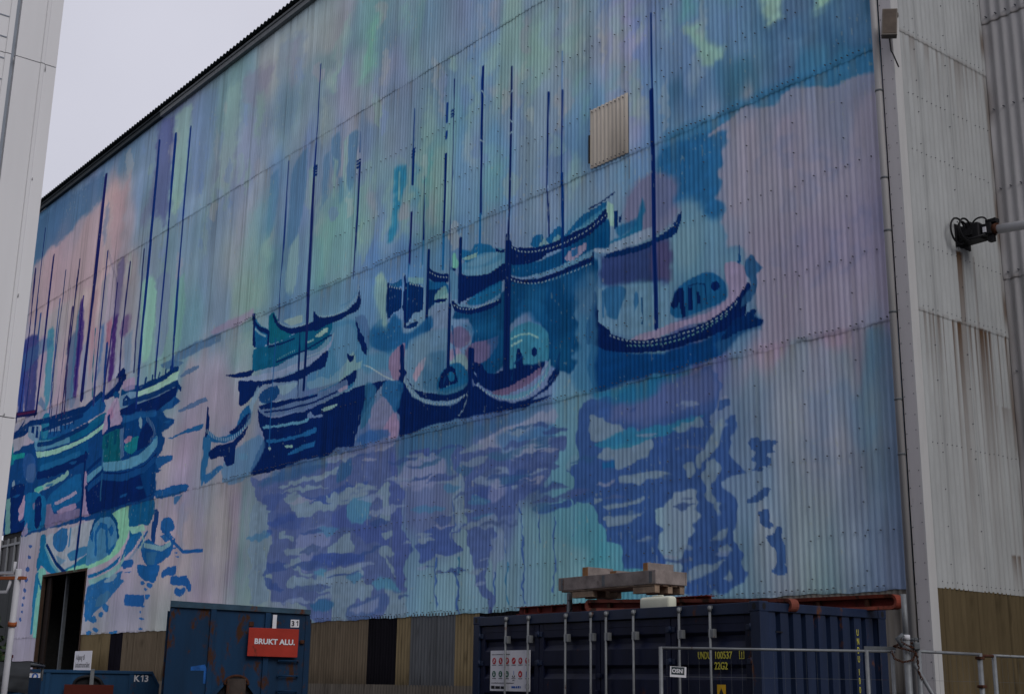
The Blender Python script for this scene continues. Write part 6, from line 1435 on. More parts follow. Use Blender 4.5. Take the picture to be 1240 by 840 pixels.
# flashing at the corner, downpipe with brackets
fl = MB(); fl.box(-.235, .0, -.085, .05, 0, 23.3); fl.build('corner_flashing', M_white, hall)
fl = MB(); fl.box(.001, .022, -.083, .145, 0, 23.3); fl.build('corner_trim', mat('corner_trim_paint', tuple(alb((130, 130, 136), .50)), .45, var=.08, streak=True), hall)
bb = MB()
for z in np.arange(.5, 15, .31):
    for x in (-.21, -.03): q = z+random.uniform(-.04, .04); bb.box(x-.007, x+.007, -.092, -.08, q-.007, q+.007)
bb.build('flashing_rivets', M_bolt, hall)
dp = MB(); dp.tube([(-.325, -.105, 0), (-.325, -.105, 23.0)], .064, 14); pipe = dp.build('downpipe', M_pipe, hall)
dc = MB()
for z in (2.35, 5.4, 6.35, 7.9, 9.4, 10.4, 12.1, 14.2): dc.tube([(-.325, -.105, z), (-.325, -.105, z+.035)], .070, 14); dc.box(-.335, -.315, -.05, .0, z, z+.035)
dc.build('pipe_bracket', M_galvd, pipe)
# the end wall round the corner, and the next bay beyond it
def endcol(S, Z):
    base = alb((116, 118, 124), .50)[None, None, :]*np.ones(S.shape+(1,))
    n = vnoise(S*8, Z*.5, 61)-.5; q = vnoise(S*2, Z*1.2, 62)-.5; base = base*(1+.10*n+.12*q)[..., None]
    rust = np.zeros(S.shape)
    for z0, ln_, s0, s1, k in [(7.97, 1.3, .0, 3.0, .7), (9.35, 1.9, 1.35, 1.95, 1.0), (7.97, 2.0, 1.0, 3.0, 1.0), (13.32, .8, .1, 2.9, .45), (3.9, .6, 2.3, 2.8, .8), (6.6, .7, 2.2, 2.9, .5)]:
        d = z0-Z; m = (d > 0)*np.exp(-d/(ln_*(.3+.9*vnoise(S*6, Z*0+z0, 63))))*np.clip((vnoise(S*17, Z*.12+z0, 64)-.36)*3.2, 0, 1)*((S > s0) & (S < s1))*k
        rust = np.maximum(rust, m)
    e = np.clip((S-2.72)/.13, 0, 1)*np.clip(vnoise(S*3, Z*2, 65)*1.4-.2, 0, 1)*.8; rust = np.maximum(rust, e)
    for z0 in (13.32, 7.97): rust = np.maximum(rust, np.exp(-((Z-z0)/.022)**2)*.45*(vnoise(S*12, Z, 66) > .35))
    for s0 in (.55, 1.55): base = base*(1-.22*(np.abs(S-s0) < .02))[..., None]
    rc = np.array((.085, .045, .022)); return (base*(1-rust[..., None])+rc*rust[..., None]).astype(np.float32)
for (a, b) in [(3.22, 7.97), (7.97, 13.32), (13.32, 18.6), (18.6, 23.9)]:
    corr(hall, 'end_wall_cladding', (0.0, .15), (0, 1), 2.90, a-.02, b, endcol, M_paint, dz=.04, lap=.009, pitch=.145, amp=.010)
corr(hall, 'end_wall_base', (0.0, .15), (0, 1), 2.90, .02, 3.22, tone((62, 54, 42), .48, .14, 71), M_paint, 'olive brown lower sheets', dz=.2, pitch=.13)
MB().box(-.12, -.04, .2, 3.0, 0, 23.6).build('wall_core', M_core, hall)
bb = MB()
for z in (3.30, 5.65, 8.05, 9.2, 11.0, 12.1, 13.40, 14.8):
    for y in np.arange(.3, 3.0, .145):
        q = z+random.uniform(-.015, .015); random.random() < .9 and bb.box(-.01, .030, y-.006, y+.006, q-.006, q+.006)
for y in (.55, 1.55):
    for z in np.arange(3.6, 15, .63): bb.box(.0, .03, y+.03, y+.044, z, z+.014)
bb.build('bolt_heads', M_bolt, hall)
def baycol(S, Z):
    base = alb((114, 113, 119), .42)[None, None, :]*np.ones(S.shape+(1,)); n = vnoise(S*7, Z*.5, 81)-.5; base = base*(1+.14*n)[..., None]
    r = np.zeros(S.shape)
    for z0 in (14.45, 9.12): r = np.maximum(r, np.exp(-((Z-z0)/.03)**2)*.75*(vnoise(S*12, Z, 82) > .35))
    r = np.maximum(r, np.exp(-S/.10)*.7*np.clip(vnoise(S*2, Z*1.5, 83)*1.6-.3, 0, 1))
    return (base*(1-r[..., None])+np.array((.07, .045, .03))*r[..., None]).astype(np.float32)
for (a, b) in [(.02, 3.9), (3.9, 9.12), (9.12, 14.45), (14.45, 23.9)]:
    corr(hall, 'next_bay_cladding', (.02, 3.05), (1, 0), 9.0, a-.02, b, baycol, M_paint, dz=.06, lap=.016, pitch=.21, amp=.020, samples=8)
bb = MB()
for z in (14.55, 12.55, 10.9, 9.22, 7.3):
    for x in np.arange(.12, 3, .21): bb.box(x-.008, x+.008, 2.99, 3.05, z, z+.016)
bb.build('bolt_heads', M_bolt, hall)
MB().box(0.1, 9.0, 3.10, 3.2, 0, 23.9).build('wall_core', M_core, hall)
# roof: fascia in sections, corrugated roof edge above it
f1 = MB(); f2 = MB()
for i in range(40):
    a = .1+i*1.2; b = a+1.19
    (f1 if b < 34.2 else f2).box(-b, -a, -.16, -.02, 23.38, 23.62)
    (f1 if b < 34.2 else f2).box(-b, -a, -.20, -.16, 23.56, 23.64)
f1.build('fascia', M_fascia, hall); f2.build('fascia', M_fascia_shade, hall)  # far-left sections take the copy with shade in its colour
n = int(48/.26*6); sx = np.linspace(-48.1, .1, n); ys = np.array([-.34, 2, 18]); S, Y = np.meshgrid(sx, ys)
Z = 23.72+.045*np.cos(2*np.pi*S/.26)+(Y+.34)*.06
grid_mesh('roof', [np.stack([S, Y, Z], -1)], [np.broadcast_to(np.array((.035, .045, .048), np.float32), S.shape+(3,))], M_paint, hall)
# window band at the far left under the mural
wb = MB(); wb.box(-48.05, -45.35, .05, .09, 5.9, 7.58); wn = wb.build('window', M_glass, hall, None)
wf = MB()
for x in (-48.0, -47.05, -46.1, -45.4): wf.box(x-.05, x+.05, -.01, .05, 5.9, 7.6)
for z in (5.9, 7.3): wf.box(-48.05, -45.35, -.012, .048, z-.05, z+.05)
wf.build('window_frame', M_wfr, wn)
corr(hall, 'base_sheet', (-48.05, .0), (1, 0), 2.7, .02, 5.85, tone((52, 54, 58), .5, .12, 90), M_paint, 'grey sheets under the far window')

# flood light on the corner
lt = thing('flood_light', 'grey box flood light high on the corner of the hall', 'light', (.10, -.14, 13.14), 0)
rot = (math.radians(-14), math.radians(5), math.radians(38))
MB().box(-.135, .135, -.10, .02, -.30, .32, bev=.012).build('housing', M_lamp, lt, (0, -.14, .06), rot)
MB().box(-.115, .115, -.108, -.100, -.27, .29).build('lens', M_glassd, lt, (0, -.14, .06), rot)
MB().box(-.05, .05, -.06, .10, .32, .38).tube([(0, -.02, .3), (0, .14, .34)], .02, 8).build('bracket', M_lamp, lt)
MB().tube([(-.10, -.02, .25), (-.14, .04, 0), (-.11, .03, -.35), (-.06, .0, -.42), (.03, .02, -.72)], .014, 6).build('cable', M_black, lt)

# hydraulic arm end on the end wall
hb = thing('hose_arm', 'white steel arm fixed to the wall by a black hose coupling', 'arm', (.03, 1.72, 9.62), 0)
arm = MB(); a0 = Vector((.55, .02, .0)); a1 = Vector((3.4, -.10, -.34)); arm.tube([a0, a1], .085, 16); arm.build('arm_tube', M_boom, hb)
hd = MB(); hd.box(0, .42, -.18, .16, -.13, .16, bev=.02); hd.box(.42, .62, -.10, .10, -.10, .12, bev=.02); hd.box(.05, .3, -.21, -.17, -.06, .03); hd.box(-.03, 0, -.24, .24, -.20, .22)
hd.box(.10, .22, -.1, .1, .16, .24, bev=.01); hd.box(.22, .34, -.06, .06, .16, .21); hd.box(.52, .62, -.05, .05, -.22, -.1); hd.box(.50, .70, -.07, .07, .12, .19)
hd.build('coupling', M_black, hb)
hs = MB()
for (cy, r, x, sgn) in [(-.30, .24, .12, 1), (-.22, .16, .2, 1), (-.26, .20, .26, 1)]:
    hs.tube([(x, cy*.4+r*math.cos(t)-.22, .02+r*math.sin(t)*1.02) for t in np.linspace(.5, 5.6, 22)], .018, 7)
hs.tube([(.42+.15*math.cos(t), -.12, .13+.12*math.sin(t)) for t in np.linspace(0, math.pi, 12)], .016, 7)
hs.tube([(.1, -.2, -.05), (.3, -.25, -.16), (.55, -.18, -.12)], .02, 7)
hs.build('hose', M_black, hb)
MB().tube([(.62, 0, 0), (.70, 0, 0)], .10, 14).build('clamp_ring', M_rust, hb)
MB().box(.47, .53, -.12, -.10, -.05, .05).build('reflector', M_board, hb)
# ------------------------------------------------------------------ left-hand building at the edge of the picture
lb = thing('metal_shed', 'tall white metal-clad building corner at the left edge', 'building', (-.63, -14.655, 0), 0)
for (z0, z1) in [(0, 4.03), (4.04, 7.865), (7.875, 12.0), (12.01, 15.0)]:
    m = MB()   # profile in plan: (y, x): flat flashing, raised rib, flat, deep groove, narrow strip, wall sheet
    pr = [(0, 0), (-.125, 0), (-.132, .012), (-.165, .012), (-.172, 0), (-.43, 0), (-.432, -.05), (-.475, -.05), (-.478, .0), (-.535, .0), (-.538, -.012), (-14, -.012), (-14, -.1), (0, -.1)]
    m.poly([(x, y, z0) for (y, x) in pr][::-1], (0, 0, z1-z0)); m.build('corner_flashing' if z1 < 0 else 'flashing', M_lbw, lb)
m = MB()
for z in np.arange(.12, 14.9, .24): m.box(-.02, -.006, -13.9, -.54, z, z+.012)
m.build('wall_groove', M_lbg, lb)
MB().box(-.046, -.0405, -.472, -.435, 0, 15).build('gutter_groove', M_lbg, lb)
MB().box(-8, -.1, -14, -.0, 0, 14.9).build('wall', M_lbw, lb)
MB().box(-8.1, -.02, -14.1, -.05, 15.0, 15.25).build('roof', M_fascia, lb)
m = MB()
for z in np.arange(.35, 15, 1.24):
    for y in (-.115, -.45): m.tube([(.0 if y > -.4 else -.0, y+random.uniform(-.004, .004), z+random.uniform(-.1, .1)), (.010, y, z)], .0055, 6)
m.build('screw_heads', mat('screw_grey', (.30, .30, .32), .6), lb)

MB().box(-8, 46, -20.5, -14.01, 0, 19).build('unseen_shade_wing', mat('shade_wing_sheet', (.09, .09, .095), .7, var=.1), lb)  # unseen wing, added behind the camera to shade the lower wall
# ------------------------------------------------------------------ side-opening shipping container
ct = thing('shipping_container', 'dark blue side-opening shipping container with yellow code beside the mural wall', 'container', (-4.33, -6.07, 0), -.03465)
LN, WD, HT = 6.06, 2.44, 2.59
fr = MB()
for x in (0, LN-.16):
    for y in (0, WD-.16): fr.box(x, x+.16, y, y+.16, .12, HT-.12, bev=.008)
fr.box(.16, LN-.16, .0, .10, HT-.15, HT-.012, bev=.006); fr.box(.16, LN-.16, WD-.1, WD, HT-.13, HT-.012, bev=.006)
for x in (0, LN-.10): fr.box(x, x+.10, .16, WD-.16, HT-.12, HT-.012, bev=.006)
fr.box(.16, LN-.16, 0, .12, .03, .17); fr.box(.16, LN-.16, WD-.12, WD, .03, .17); fr.box(0, .1, .16, WD-.16, .03, .17); fr.box(LN-.1, LN, .16, WD-.16, .03, .17)
fr.build('frame', M_cont, ct)
for x in (-.006, LN-.172):
    for y in (-.006, WD-.157):
        for z in (0, HT-.125):
            cst = MB().box(x, x+.178, y, y+.163, z, z+.118+.007, bev=.010).build('corner_casting', M_cont, ct)
            h = MB(); yy = y-.001 if y < 1 else y+.164; e = [(x+.089+.032*math.cos(t), yy, z+.062+.042*math.sin(t)) for t in np.linspace(0, 2*math.pi, 17)[:-1]]; h.poly(e, (0, -.001 if y < 1 else .001, 0))
            xx = x-.001 if x < 1 else x+.179; e = [(xx, y+.081+.030*math.cos(t), z+.062+.042*math.sin(t)) for t in np.linspace(0, 2*math.pi, 17)[:-1]]; h.poly(e, (-.001 if x < 1 else .001, 0, 0))
            h.build('casting_hole', M_black, cst)
MB().box(.10, LN-.10, .10, WD-.10, HT-.05, HT-.03).build('roof', M_cont, ct)
MB().box(.10, LN-.10, .12, WD-.12, .12, .16).build('floor', M_contd, ct)
def ribs_wall(y0, y1, out, n):
    """End or back wall with trapezoid ribs, in plan; returns an outline of (s, depth)."""
    pts = []; w = (y1-y0)/n
    for i in range(n):
        a = y0+i*w; pts += [(a, 0), (a+w*.60, 0), (a+w*.68, out), (a+w*.92, out), (a+w, 0)]
    return pts
def rib_panel(nm, pts, fx, z0, z1, th):
    m = MB(); a = [fx(s, d, z0) for s, d in pts]+[fx(s, d+th, z0) for s, d in pts[::-1]]; m.poly(a, (0, 0, z1-z0)); return m.build(nm, M_cont, ct)
rib_panel('end_wall', ribs_wall(.16, WD-.16, .055, 9), lambda s, d, z: (LN-.025-d, s, z), .17, HT-.12, .02)
rib_panel('end_wall', ribs_wall(.16, WD-.16, .055, 9), lambda s, d, z: (.025+d, s, z), .17, HT-.12, .02)
rib_panel('back_wall', ribs_wall(.16, LN-.16, .036, 20), lambda s, d, z: (s, WD-.025-d, z), .17, HT-.13, .02)
m = MB(); m.box(LN-.030, LN-.010, .30, .42, 2.22, 2.235); m.build('vent', M_black, ct)
# four door leaves, each with pressed horizontal bands, two lock rods and hinges
DX = [.17, 1.655, 3.045, 4.465, 5.89]
for i in range(4):
    x0, x1 = DX[i]+.008, DX[i+1]-.008; zb, zt = .19, HT-.165
    lf = MB(); prof = [(zt, 0)]; z = zt-.19
    while z > zb+.3:
        prof += [(z, 0), (z-.045, .045), (z-.115, .045), (z-.19, 0)]; z -= .40
    prof += [(zb, 0)]
    xa, xb = x0+.10, x1-.10
    lf.box(x0, xa, .030, .075, zb, zt, bev=.005); lf.box(xb, x1, .030, .075, zb, zt, bev=.005); lf.box(xa, xb, .030, .075, zt-.09, zt, bev=.004); lf.box(xa, xb, .030, .075, zb, zb+.08, bev=.004)
    lf.poly([(xa, .034+d, z) for z, d in prof]+[(xa, .034+d+.02, z) for z, d in prof[::-1]], (xb-xa, 0, 0))
    dr = lf.build('door', M_contd, ct)
    gk = MB(); gk.box(x0-.008, x0, .045, .08, zb, zt); gk.box(x1, x1+.008, .045, .08, zb, zt); gk.build('gasket', M_black, dr)
    for rx in ([.89, 1.45], [2.335, 2.90], [3.225, 3.79], [4.675, 5.235])[i]:
        rd = MB(); rd.tube([(rx, -.022, zb-.06), (rx, -.022, HT-.03)], .0165, 10)
        rd.tube([(rx, -.022, HT-.10), (rx, -.022, HT-.04)], .026, 10); rd.box(rx-.03, rx+.03, -.012, .03, HT-.07, HT-.03)
        for z in (.6, 1.25, 2.22): rd.box(rx-.028, rx+.060, -.034, .034, z-.06, z+.05, bev=.006)
        rd.box(rx, rx+.35, -.045, -.033, 1.02, 1.06); rd.build('lock_rod', M_galv, dr)
    hg = MB(); hx = [x0, x1, x0, x1][i] if i in (0, 3) else ([x0, x1][i-1] if i == 1 else x1)
    hx = {0: .165, 1: 1.655, 2: 4.465, 3: 5.895}[i]
    for z in (.5, 1.2, 1.87, 2.28):
        hg.tube([(hx, .012, z-.045), (hx, .012, z+.045)], .020, 8); hg.box(hx-.085, hx+.085, .014, .030, z-.035, z+.035, bev=.006)
    hg.build('hinge', M_cont, dr)
ds = MB()
for x in DX[1:4]: ds.box(x-.006, x+.006, .05, .08, .19, HT-.16)
ds.box(.17, 5.89, .055, .095, HT-.165, HT-.150); ds.build('door_gap', M_black, ct)
mid = MB(); mid.box(3.0, 3.09, -.01, .03, 1.66, 1.72, bev=.008); mid.box(2.98, 3.03, -.02, .03, 1.40, 1.5, bev=.008); mid.build('latch', M_contd, ct)
# lettering
FR_ = (math.pi/2, 0, 0)
text('lettering', 'UNDU', M_yel, ct, .125, (4.955, .0285, 1.905), FR_, .002, .62)
text('lettering', '100537', M_yel, ct, .125, (5.245, .0285, 1.905), FR_, .002, .82)
text('lettering', '1', M_yel, ct, .105, (5.695, .0285, 1.912), FR_, .002, .8)
bx = MB(); X0, X1, Z0, Z1 = 5.675, 5.757, 1.90, 2.005
bx.box(X0, X0+.008, .027, .029, Z0, Z1); bx.box(X1-.008, X1, .027, .029, Z0, Z1); bx.box(X0+.008, X1-.008, .027, .029, Z0, Z0+.008); bx.box(X0+.008, X1-.008, .027, .029, Z1-.008, Z1); bx.build('check_digit_box', M_yel, ct)
text('lettering', '22G2', M_yel, ct, .125, (5.245, .0285, 1.775), FR_, .002, .82)
z = 2.235
for c in 'UNDU 100537':
    if c != ' ': text('lettering', c, M_yel, ct, .115, (LN-.0235, 1.845, z), (math.pi/2, 0, math.pi/2), .001, .55)
    z -= .112 if c != ' ' else .05
lab = MB().box(5.285, 5.43, .0265, .0295, 1.20, 1.59).build('warning_label', M_yellab, ct)
bx = MB(); bx.poly([(5.30, .026, 1.44), (5.415, .026, 1.44), (5.357, .026, 1.55)], (0, -.0006, 0)); bx.box(5.30, 5.415, .0254, .026, 1.40, 1.42); bx.box(5.30, 5.415, .0254, .026, 1.34, 1.37); bx.build('pictogram', M_ink, lab)
# site notice on the first leaf
nb = MB().box(.455, 1.46, .016, .024, 1.46, 2.06).build('notice_board', M_board, ct)
def disc(mb, x, z, r, y=.0145, n=20): mb.poly([(x+r*math.cos(t), y, z+r*math.sin(t)) for t in np.linspace(0, 2*math.pi, n+1)[:-1]], (0, -.0008, 0))
ir = MB(); ig = MB(); ib = MB(); iw = MB(); ik = MB()
cx = [.555, .722, .889, 1.056, 1.223, 1.39]
for i, x in enumerate(cx): disc(ir, x, 1.905, .049)
for i in (0, 1, 2): disc(ig, cx[i], 1.71, .047)
disc(ir, cx[4], 1.71, .049)
ib.box(cx[5]-.03, cx[5]+.03, .0135, .0145, 1.665, 1.685); ib.box(cx[5]-.025, cx[5]-.005, .0135, .0145, 1.69, 1.75); ib.box(cx[5]+.0, cx[5]+.025, .0135, .0145, 1.69, 1.725)
for k, x in enumerate(cx):
    s = (1, -1, 1, 1, 0, -1)[k]; y0 = .0125
    iw.poly([(x-.026, y0, 1.905-.020*s-.007), (x+.026, y0, 1.905+.020*s-.007), (x+.026, y0, 1.905+.020*s+.007), (x-.026, y0, 1.905-.020*s+.007)], (0, -.0006, 0))
    if k != 3: iw.box(x-.007, x+.007, y0-.0006, y0, 1.88, 1.935)
for k in (0, 1, 2):
    x = cx[k]; disc(iw, x, 1.728, .010, .0125, 10); iw.box(x-.014, x+.014, .0119, .0125, 1.688, 1.712)
iw.poly([(cx[4]-.022, .0125, 1.692), (cx[4]+.022, .0125, 1.692), (cx[4], .0125, 1.735)], (0, -.0006, 0))
ik.poly([(cx[3]+.036*math.cos(t), .0145, 1.678+.018*math.sin(t)) for t in np.linspace(0, 2*math.pi, 17)[:-1]], (0, -.0008, 0)); disc(iw, cx[3], 1.682, .016, .0125, 10); ib.box(cx[3]+.0, cx[3]+.01, .0135, .0145, 1.70, 1.76)
for o_, m_, n_ in ((ir, M_icr, 'red_icon'), (ig, M_icg, 'green_icon'), (ib, M_icb, 'blue_icon'), (iw, M_board, 'pictogram'), (ik, M_ink, 'pictogram')): o_.build(n_, m_, nb)
# the small print on it is too small to read: thin rows of dashes as the photo shows them
sp = MB()
def scrib(x0, x1, z, h, gap=.3):
    x = x0
    while x < x1:
        w_ = random.uniform(.012, .04)*h/.014
        sp.box(x, min(x+w_, x1), .0138, .0145, z, z+h*random.uniform(.7, 1.0)); x += w_+.005*h/.014
for x in cx: scrib(x-.05, x+.055, 1.838, .011)
for i in (0, 1, 2, 3, 4, 5): scrib(cx[i]-.045, cx[i]+.05, 1.640, .011)
scrib(cx[3]-.03, cx[3]+.03, 1.612, .010); scrib(.49, 1.06, 1.573, .012); scrib(.49, .78, 1.995, .012); scrib(.80, .96, 1.995, .012)
scrib(.487, .84, 1.492, .050); sp.build('small_print', M_ink, nb)
sp = MB(); scrib(1.01, 1.24, 1.505, .040); sp.build('blue_print', M_icb, nb)
e = MB(); e.tube([(1.40+.045*math.cos(t), .0145, 1.53+.045*math.sin(t)) for t in np.linspace(0, 2*math.pi, 17)[:-1]], .003, 5, closed=True); e.build('emblem', M_inkg, nb)

# ------------------------------------------------------------------ what lies on the container roof (placed in the container's own axes)
ca, sa = math.cos(-.03465), math.sin(-.03465)
def onroof(x, y, z=0): return (-4.33+x*ca-y*sa, -6.07+x*sa+y*ca, HT+z)
def stadium(x0, x1, y0, y1, n=9):
    r = (y1-y0)/2; c = (y0+y1)/2
    return [(x1-r+r*math.cos(t), c+r*math.sin(t), 0) for t in np.linspace(-math.pi/2, math.pi/2, n)]+[(x0+r+r*math.cos(t), c+r*math.sin(t), 0) for t in np.linspace(math.pi/2, 1.5*math.pi, n)]
bm_ = thing('steel_beam', 'dark red painted steel beam lying along the container roof', 'beam', onroof(.18, .78, .055), -.03465)
m = MB(); m.poly([(0, -.07, 0), (0, .07, 0), (0, .07, .012), (0, .008, .012), (0, .008, .108), (0, .07, .108), (0, .07, .12), (0, -.07, .12), (0, -.07, .108), (0, -.008, .108), (0, -.008, .012), (0, -.07, .012)], (4.3, 0, 0)); m.build('flange_beam', M_dr, bm_)
m = MB()
for x in np.arange(.2, 4.2, .35): m.box(x, x+.01, -.065, -.01, .014, .106)
m.build('stiffener', M_dr, bm_)
def loop(label, x, y, z, ln, h, tilt, mt):
    """Long narrow hoop of bent flat steel standing on its long side, with a recessed web."""
    t = thing('steel_hoop', label, 'steel frame', onroof(x, y, z), 0, 'steel hoops on the container roof', rot=(0, tilt, -.03465))
    r = h/2; n = 10
    path = [(ln-r+r*math.cos(q), r+r*math.sin(q)) for q in np.linspace(-math.pi/2, math.pi/2, n)]+[(r+r*math.cos(q), r+r*math.sin(q)) for q in np.linspace(math.pi/2, 1.5*math.pi, n)]
    inn = [(ln-r+(r-.045)*math.cos(q), r+(r-.045)*math.sin(q)) for q in np.linspace(-math.pi/2, math.pi/2, n)]+[(r+(r-.045)*math.cos(q), r+(r-.045)*math.sin(q)) for q in np.linspace(math.pi/2, 1.5*math.pi, n)]
    k = len(path); vs = []; fs = []
    for a, b in zip(path, inn): vs += [(a[0], 0, a[1]), (b[0], .012, b[1]), (b[0], .14, b[1]), (a[0], .14, a[1])]
    for i_ in range(k):
        j_ = (i_+1) % k
        for q in range(4): fs.append((i_*4+q, i_*4+(q+1) % 4, j_*4+(q+1) % 4, j_*4+q))
    m = MB(); m.add(vs, fs, False); m.build('hoop_rail', mt, t)
    MB().poly([(a[0], .085, a[1]) for a in inn], (0, .012, 0)).build('web_plate', M_dr, t)
    m = MB()
    for q in np.linspace(.5, ln-.5, 3): m.box(q-.03, q+.03, .03, .08, .05, h-.05)
    m.build('spacer', M_rust, t); return t
loop('rusty red steel hoop lying under the wooden pallet', 2.12, .52, .035, 4.0, .17, math.radians(2.2), M_orr)
loop('orange steel hoop with its rounded end sticking out past the container', 3.9, 2.05, -.006, 2.64, .195, math.radians(.4), M_or)
# pallet with a timber collar, on posts
PX, PY, PZ = 1.55, .50, .235
pl = thing('wooden_pallet', 'weathered wooden pallet with a plank collar stacked on the container roof', 'pallet', onroof(PX, PY, PZ), -.03465)
m = MB()
for y in (.0, .25, .48): m.box(.30, .78, y, y+.09, 0, .095, bev=.006); m.box(1.66, 2.12, y, y+.09, 0, .095, bev=.006)
m.build('pallet_block', M_woodl, pl)
m = MB()
for y in (-.01, .15, .31, .47): m.box(.06, 2.12, y, y+.11, .097, .120, bev=.003)
m.build('pallet_deck', M_woodl, pl)
m = MB(); m.box(0, 2.16, -.025, .0, .122, .312, bev=.004); m.box(0, 2.16, 0.56, 0.585, .122, .312, bev=.004); m.box(0.0, .025, .0, .56, .123, .309, bev=.004); m.box(2.13, 2.155, .0, .56, .123, .309, bev=.004)
m.build('collar_board', M_wood, pl)
m = MB()
for (x, z) in ((.10, .14), (1.05, .14), (2.06, .14)): m.box(x-.03, x+.03, -.031, -.026, .14, .295)
m.build('collar_hinge', M_galvd, pl)
for (x, y, w_, d_, h, lbl) in [(.52, .02, .13, .50, .13, 'square timber end standing up at the left of the pallet collar'), (1.0, .15, .14, .35, .055, 'low timber offcut in the middle of the pallet collar'), (1.86, .02, .10, .50, .11, 'timber block at the right of the pallet collar')]:
    t = thing('timber_block', lbl, 'timber', onroof(PX+x, PY+y, PZ+.122), -.03465, 'timber pieces in the pallet collar')
    MB().box(0, w_, 0, d_, 0, .195+h, bev=.004).build('block', M_wood, t)
    MB().box(.004, w_-.004, -.006, .0, .01, .19+h).build('end_grain', M_woode, t)
pp = thing('support_post', 'grey steel post under the left end of the pallet', 'post', onroof(1.62, .64, -.03), -.03465)
MB().box(-.03, .03, -.03, .03, .03, .36).build('post', M_galv, pp); MB().box(-.08, .08, -.06, .06, .024, .034).build('foot_plate', M_galvd, pp)
MB().tube([(.0, -.03, .25), (.09, -.04, .24), (.10, -.04, .12), (.05, -.04, .07)], .012, 6).build('cable', M_black, pp)
jc = thing('plastic_canister', 'white plastic canister lying on the container roof edge', 'canister', onroof(3.62, .24, -.03), -.03465)
bm = bmesh.new(); bmesh.ops.create_cube(bm, size=1)
for v in bm.verts: v.co = Vector(((v.co.x+.5)*.60, (v.co.y+.5)*.16, (v.co.z+.5)*.185))
bmesh.ops.bevel(bm, geom=list(bm.edges), offset=.045, segments=4, profile=.5, affect='EDGES'); bm.verts.index_update()
m = MB(); m.add([v.co.copy() for v in bm.verts], [[v.index for v in f.verts] for f in bm.faces], True); bm.free(); m.build('body', M_can, jc)
MB().tube([(-.02, .08, .1), (.01, .08, .1)], .03, 12).build('cap', M_can, jc); MB().tube([(.2, .08, .17), (.2, .08, .195), (.4, .08, .195), (.4, .08, .17)], .012, 8).build('handle', M_can, jc)

# ------------------------------------------------------------------ tall blue skip
tilt = math.radians(1.2)
sk = thing('waste_skip', 'tall blue rusty skip numbered 31 standing in front of the mural', 'skip', (-7.85, -9.62, 0), math.atan2(.912, .409))
# local x runs along the front face to the right, y runs back; the skip leans a little, so its top falls to the right
WS = 2.28; zl, zr = 2.80, 2.715
def zt(x): return zl+(zr-zl)*x/WS
m = MB(); m.poly([(0.03, 0, .3), (WS-.03, 0, .3), (WS-.03, 0, zt(WS)-.02), (0.03, 0, zt(0)-.02)], (0, .03, 0)); m.build('front_plate', M_skip, sk)
m = MB(); m.poly([(0, -.05, zt(0)-.10), (WS, -.05, zt(WS)-.075), (WS, -.05, zt(WS)), (0, -.05, zt(0))], (0, .14, 0))
m.box(0.0, .10, .09, 5.0, 2.66, 2.78); m.box(WS-.10, WS, .09, 5.0, 2.60, 2.70); m.build('rim', M_skipr, sk)
m = MB(); m.box(.03, .07, .03, 5.0, .3, 2.70); m.box(WS-.07, WS-.03, .03, 5.0, .3, 2.64); m.box(.03, WS-.03, 4.97, 5.0, .3, 2.64); m.box(.05, WS-.05, .03, 5.0, .3, .34)
m.build('side_wall', M_skip, sk)
m = MB()
for y in np.arange(.12, 5, .62): m.box(-.035, .03, y, y+.08, .3, 2.64); m.box(WS-.03, WS+.035, y, y+.08, .3, 2.56)
m.build('side_rib', M_skip, sk)
m = MB()
for x in (.70, 1.585): m.box(x-.045, x+.045, -.045, .0, .3, zt(x)-.092, bev=.006)
m.box(0.0, .07, -.02, .0, .3, 2.68); m.box(WS-.07, WS, -.02, .0, .3, 2.62); m.build('front_rib', M_skip, sk)
# hook bay: two raking plates, a rusty lifting drum between them
m = MB()
m.poly([(.70, -.02, 1.28), (1.0, -.02, 1.60), (1.0, -.02, 1.54), (.78, -.02, 1.28)], (0, -.10, 0)); m.poly([(1.55, -.02, 1.28), (1.27, -.02, 1.60), (1.27, -.02, 1.54), (1.47, -.02, 1.28)], (0, -.10, 0)); m.build('bay_brace', M_skipd, sk)
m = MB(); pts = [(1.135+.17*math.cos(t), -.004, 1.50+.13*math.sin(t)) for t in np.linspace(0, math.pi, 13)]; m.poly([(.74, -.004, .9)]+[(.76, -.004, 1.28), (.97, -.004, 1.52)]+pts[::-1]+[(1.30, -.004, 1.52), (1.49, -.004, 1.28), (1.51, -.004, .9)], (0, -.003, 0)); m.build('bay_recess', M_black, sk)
m = MB(); m.tube([(1.135, -.12, .6), (1.135, -.12, 1.585)], .155, 18); m.build('lifting_drum', mat('rusty_drum', (.045, .035, .03), .8, var=.4, rust=.5, rust_scale=5, rustcol=(.10, .04, .018)), sk)
m = MB(); m.tube([(.97, -.13, 1.50)]+[(1.135+.19*math.cos(t), -.13, 1.50+.13*math.sin(t)) for t in np.linspace(math.pi, 0, 13)]+[(1.30, -.13, 1.50)], .022, 8); m.build('bay_arch', M_rust, sk)
m = MB()
for z in (1.16, 1.40, 1.64, 1.88): m.tube([(1.80, -.07, z), (2.12, -.07, z)], .013, 8); m.box(1.79, 1.81, -.075, .0, z-.015, z+.015); m.box(2.11, 2.13, -.075, .0, z-.015, z+.015)
m.build('ladder_rung', M_skipd, sk)
m = MB(); m.box(2.13, 2.20, -.05, 0, 2.16, 2.22, bev=.01); m.box(1.28, 1.36, -.02, .0, 2.42, 2.50, bev=.01); m.build('lug', M_rust, sk)
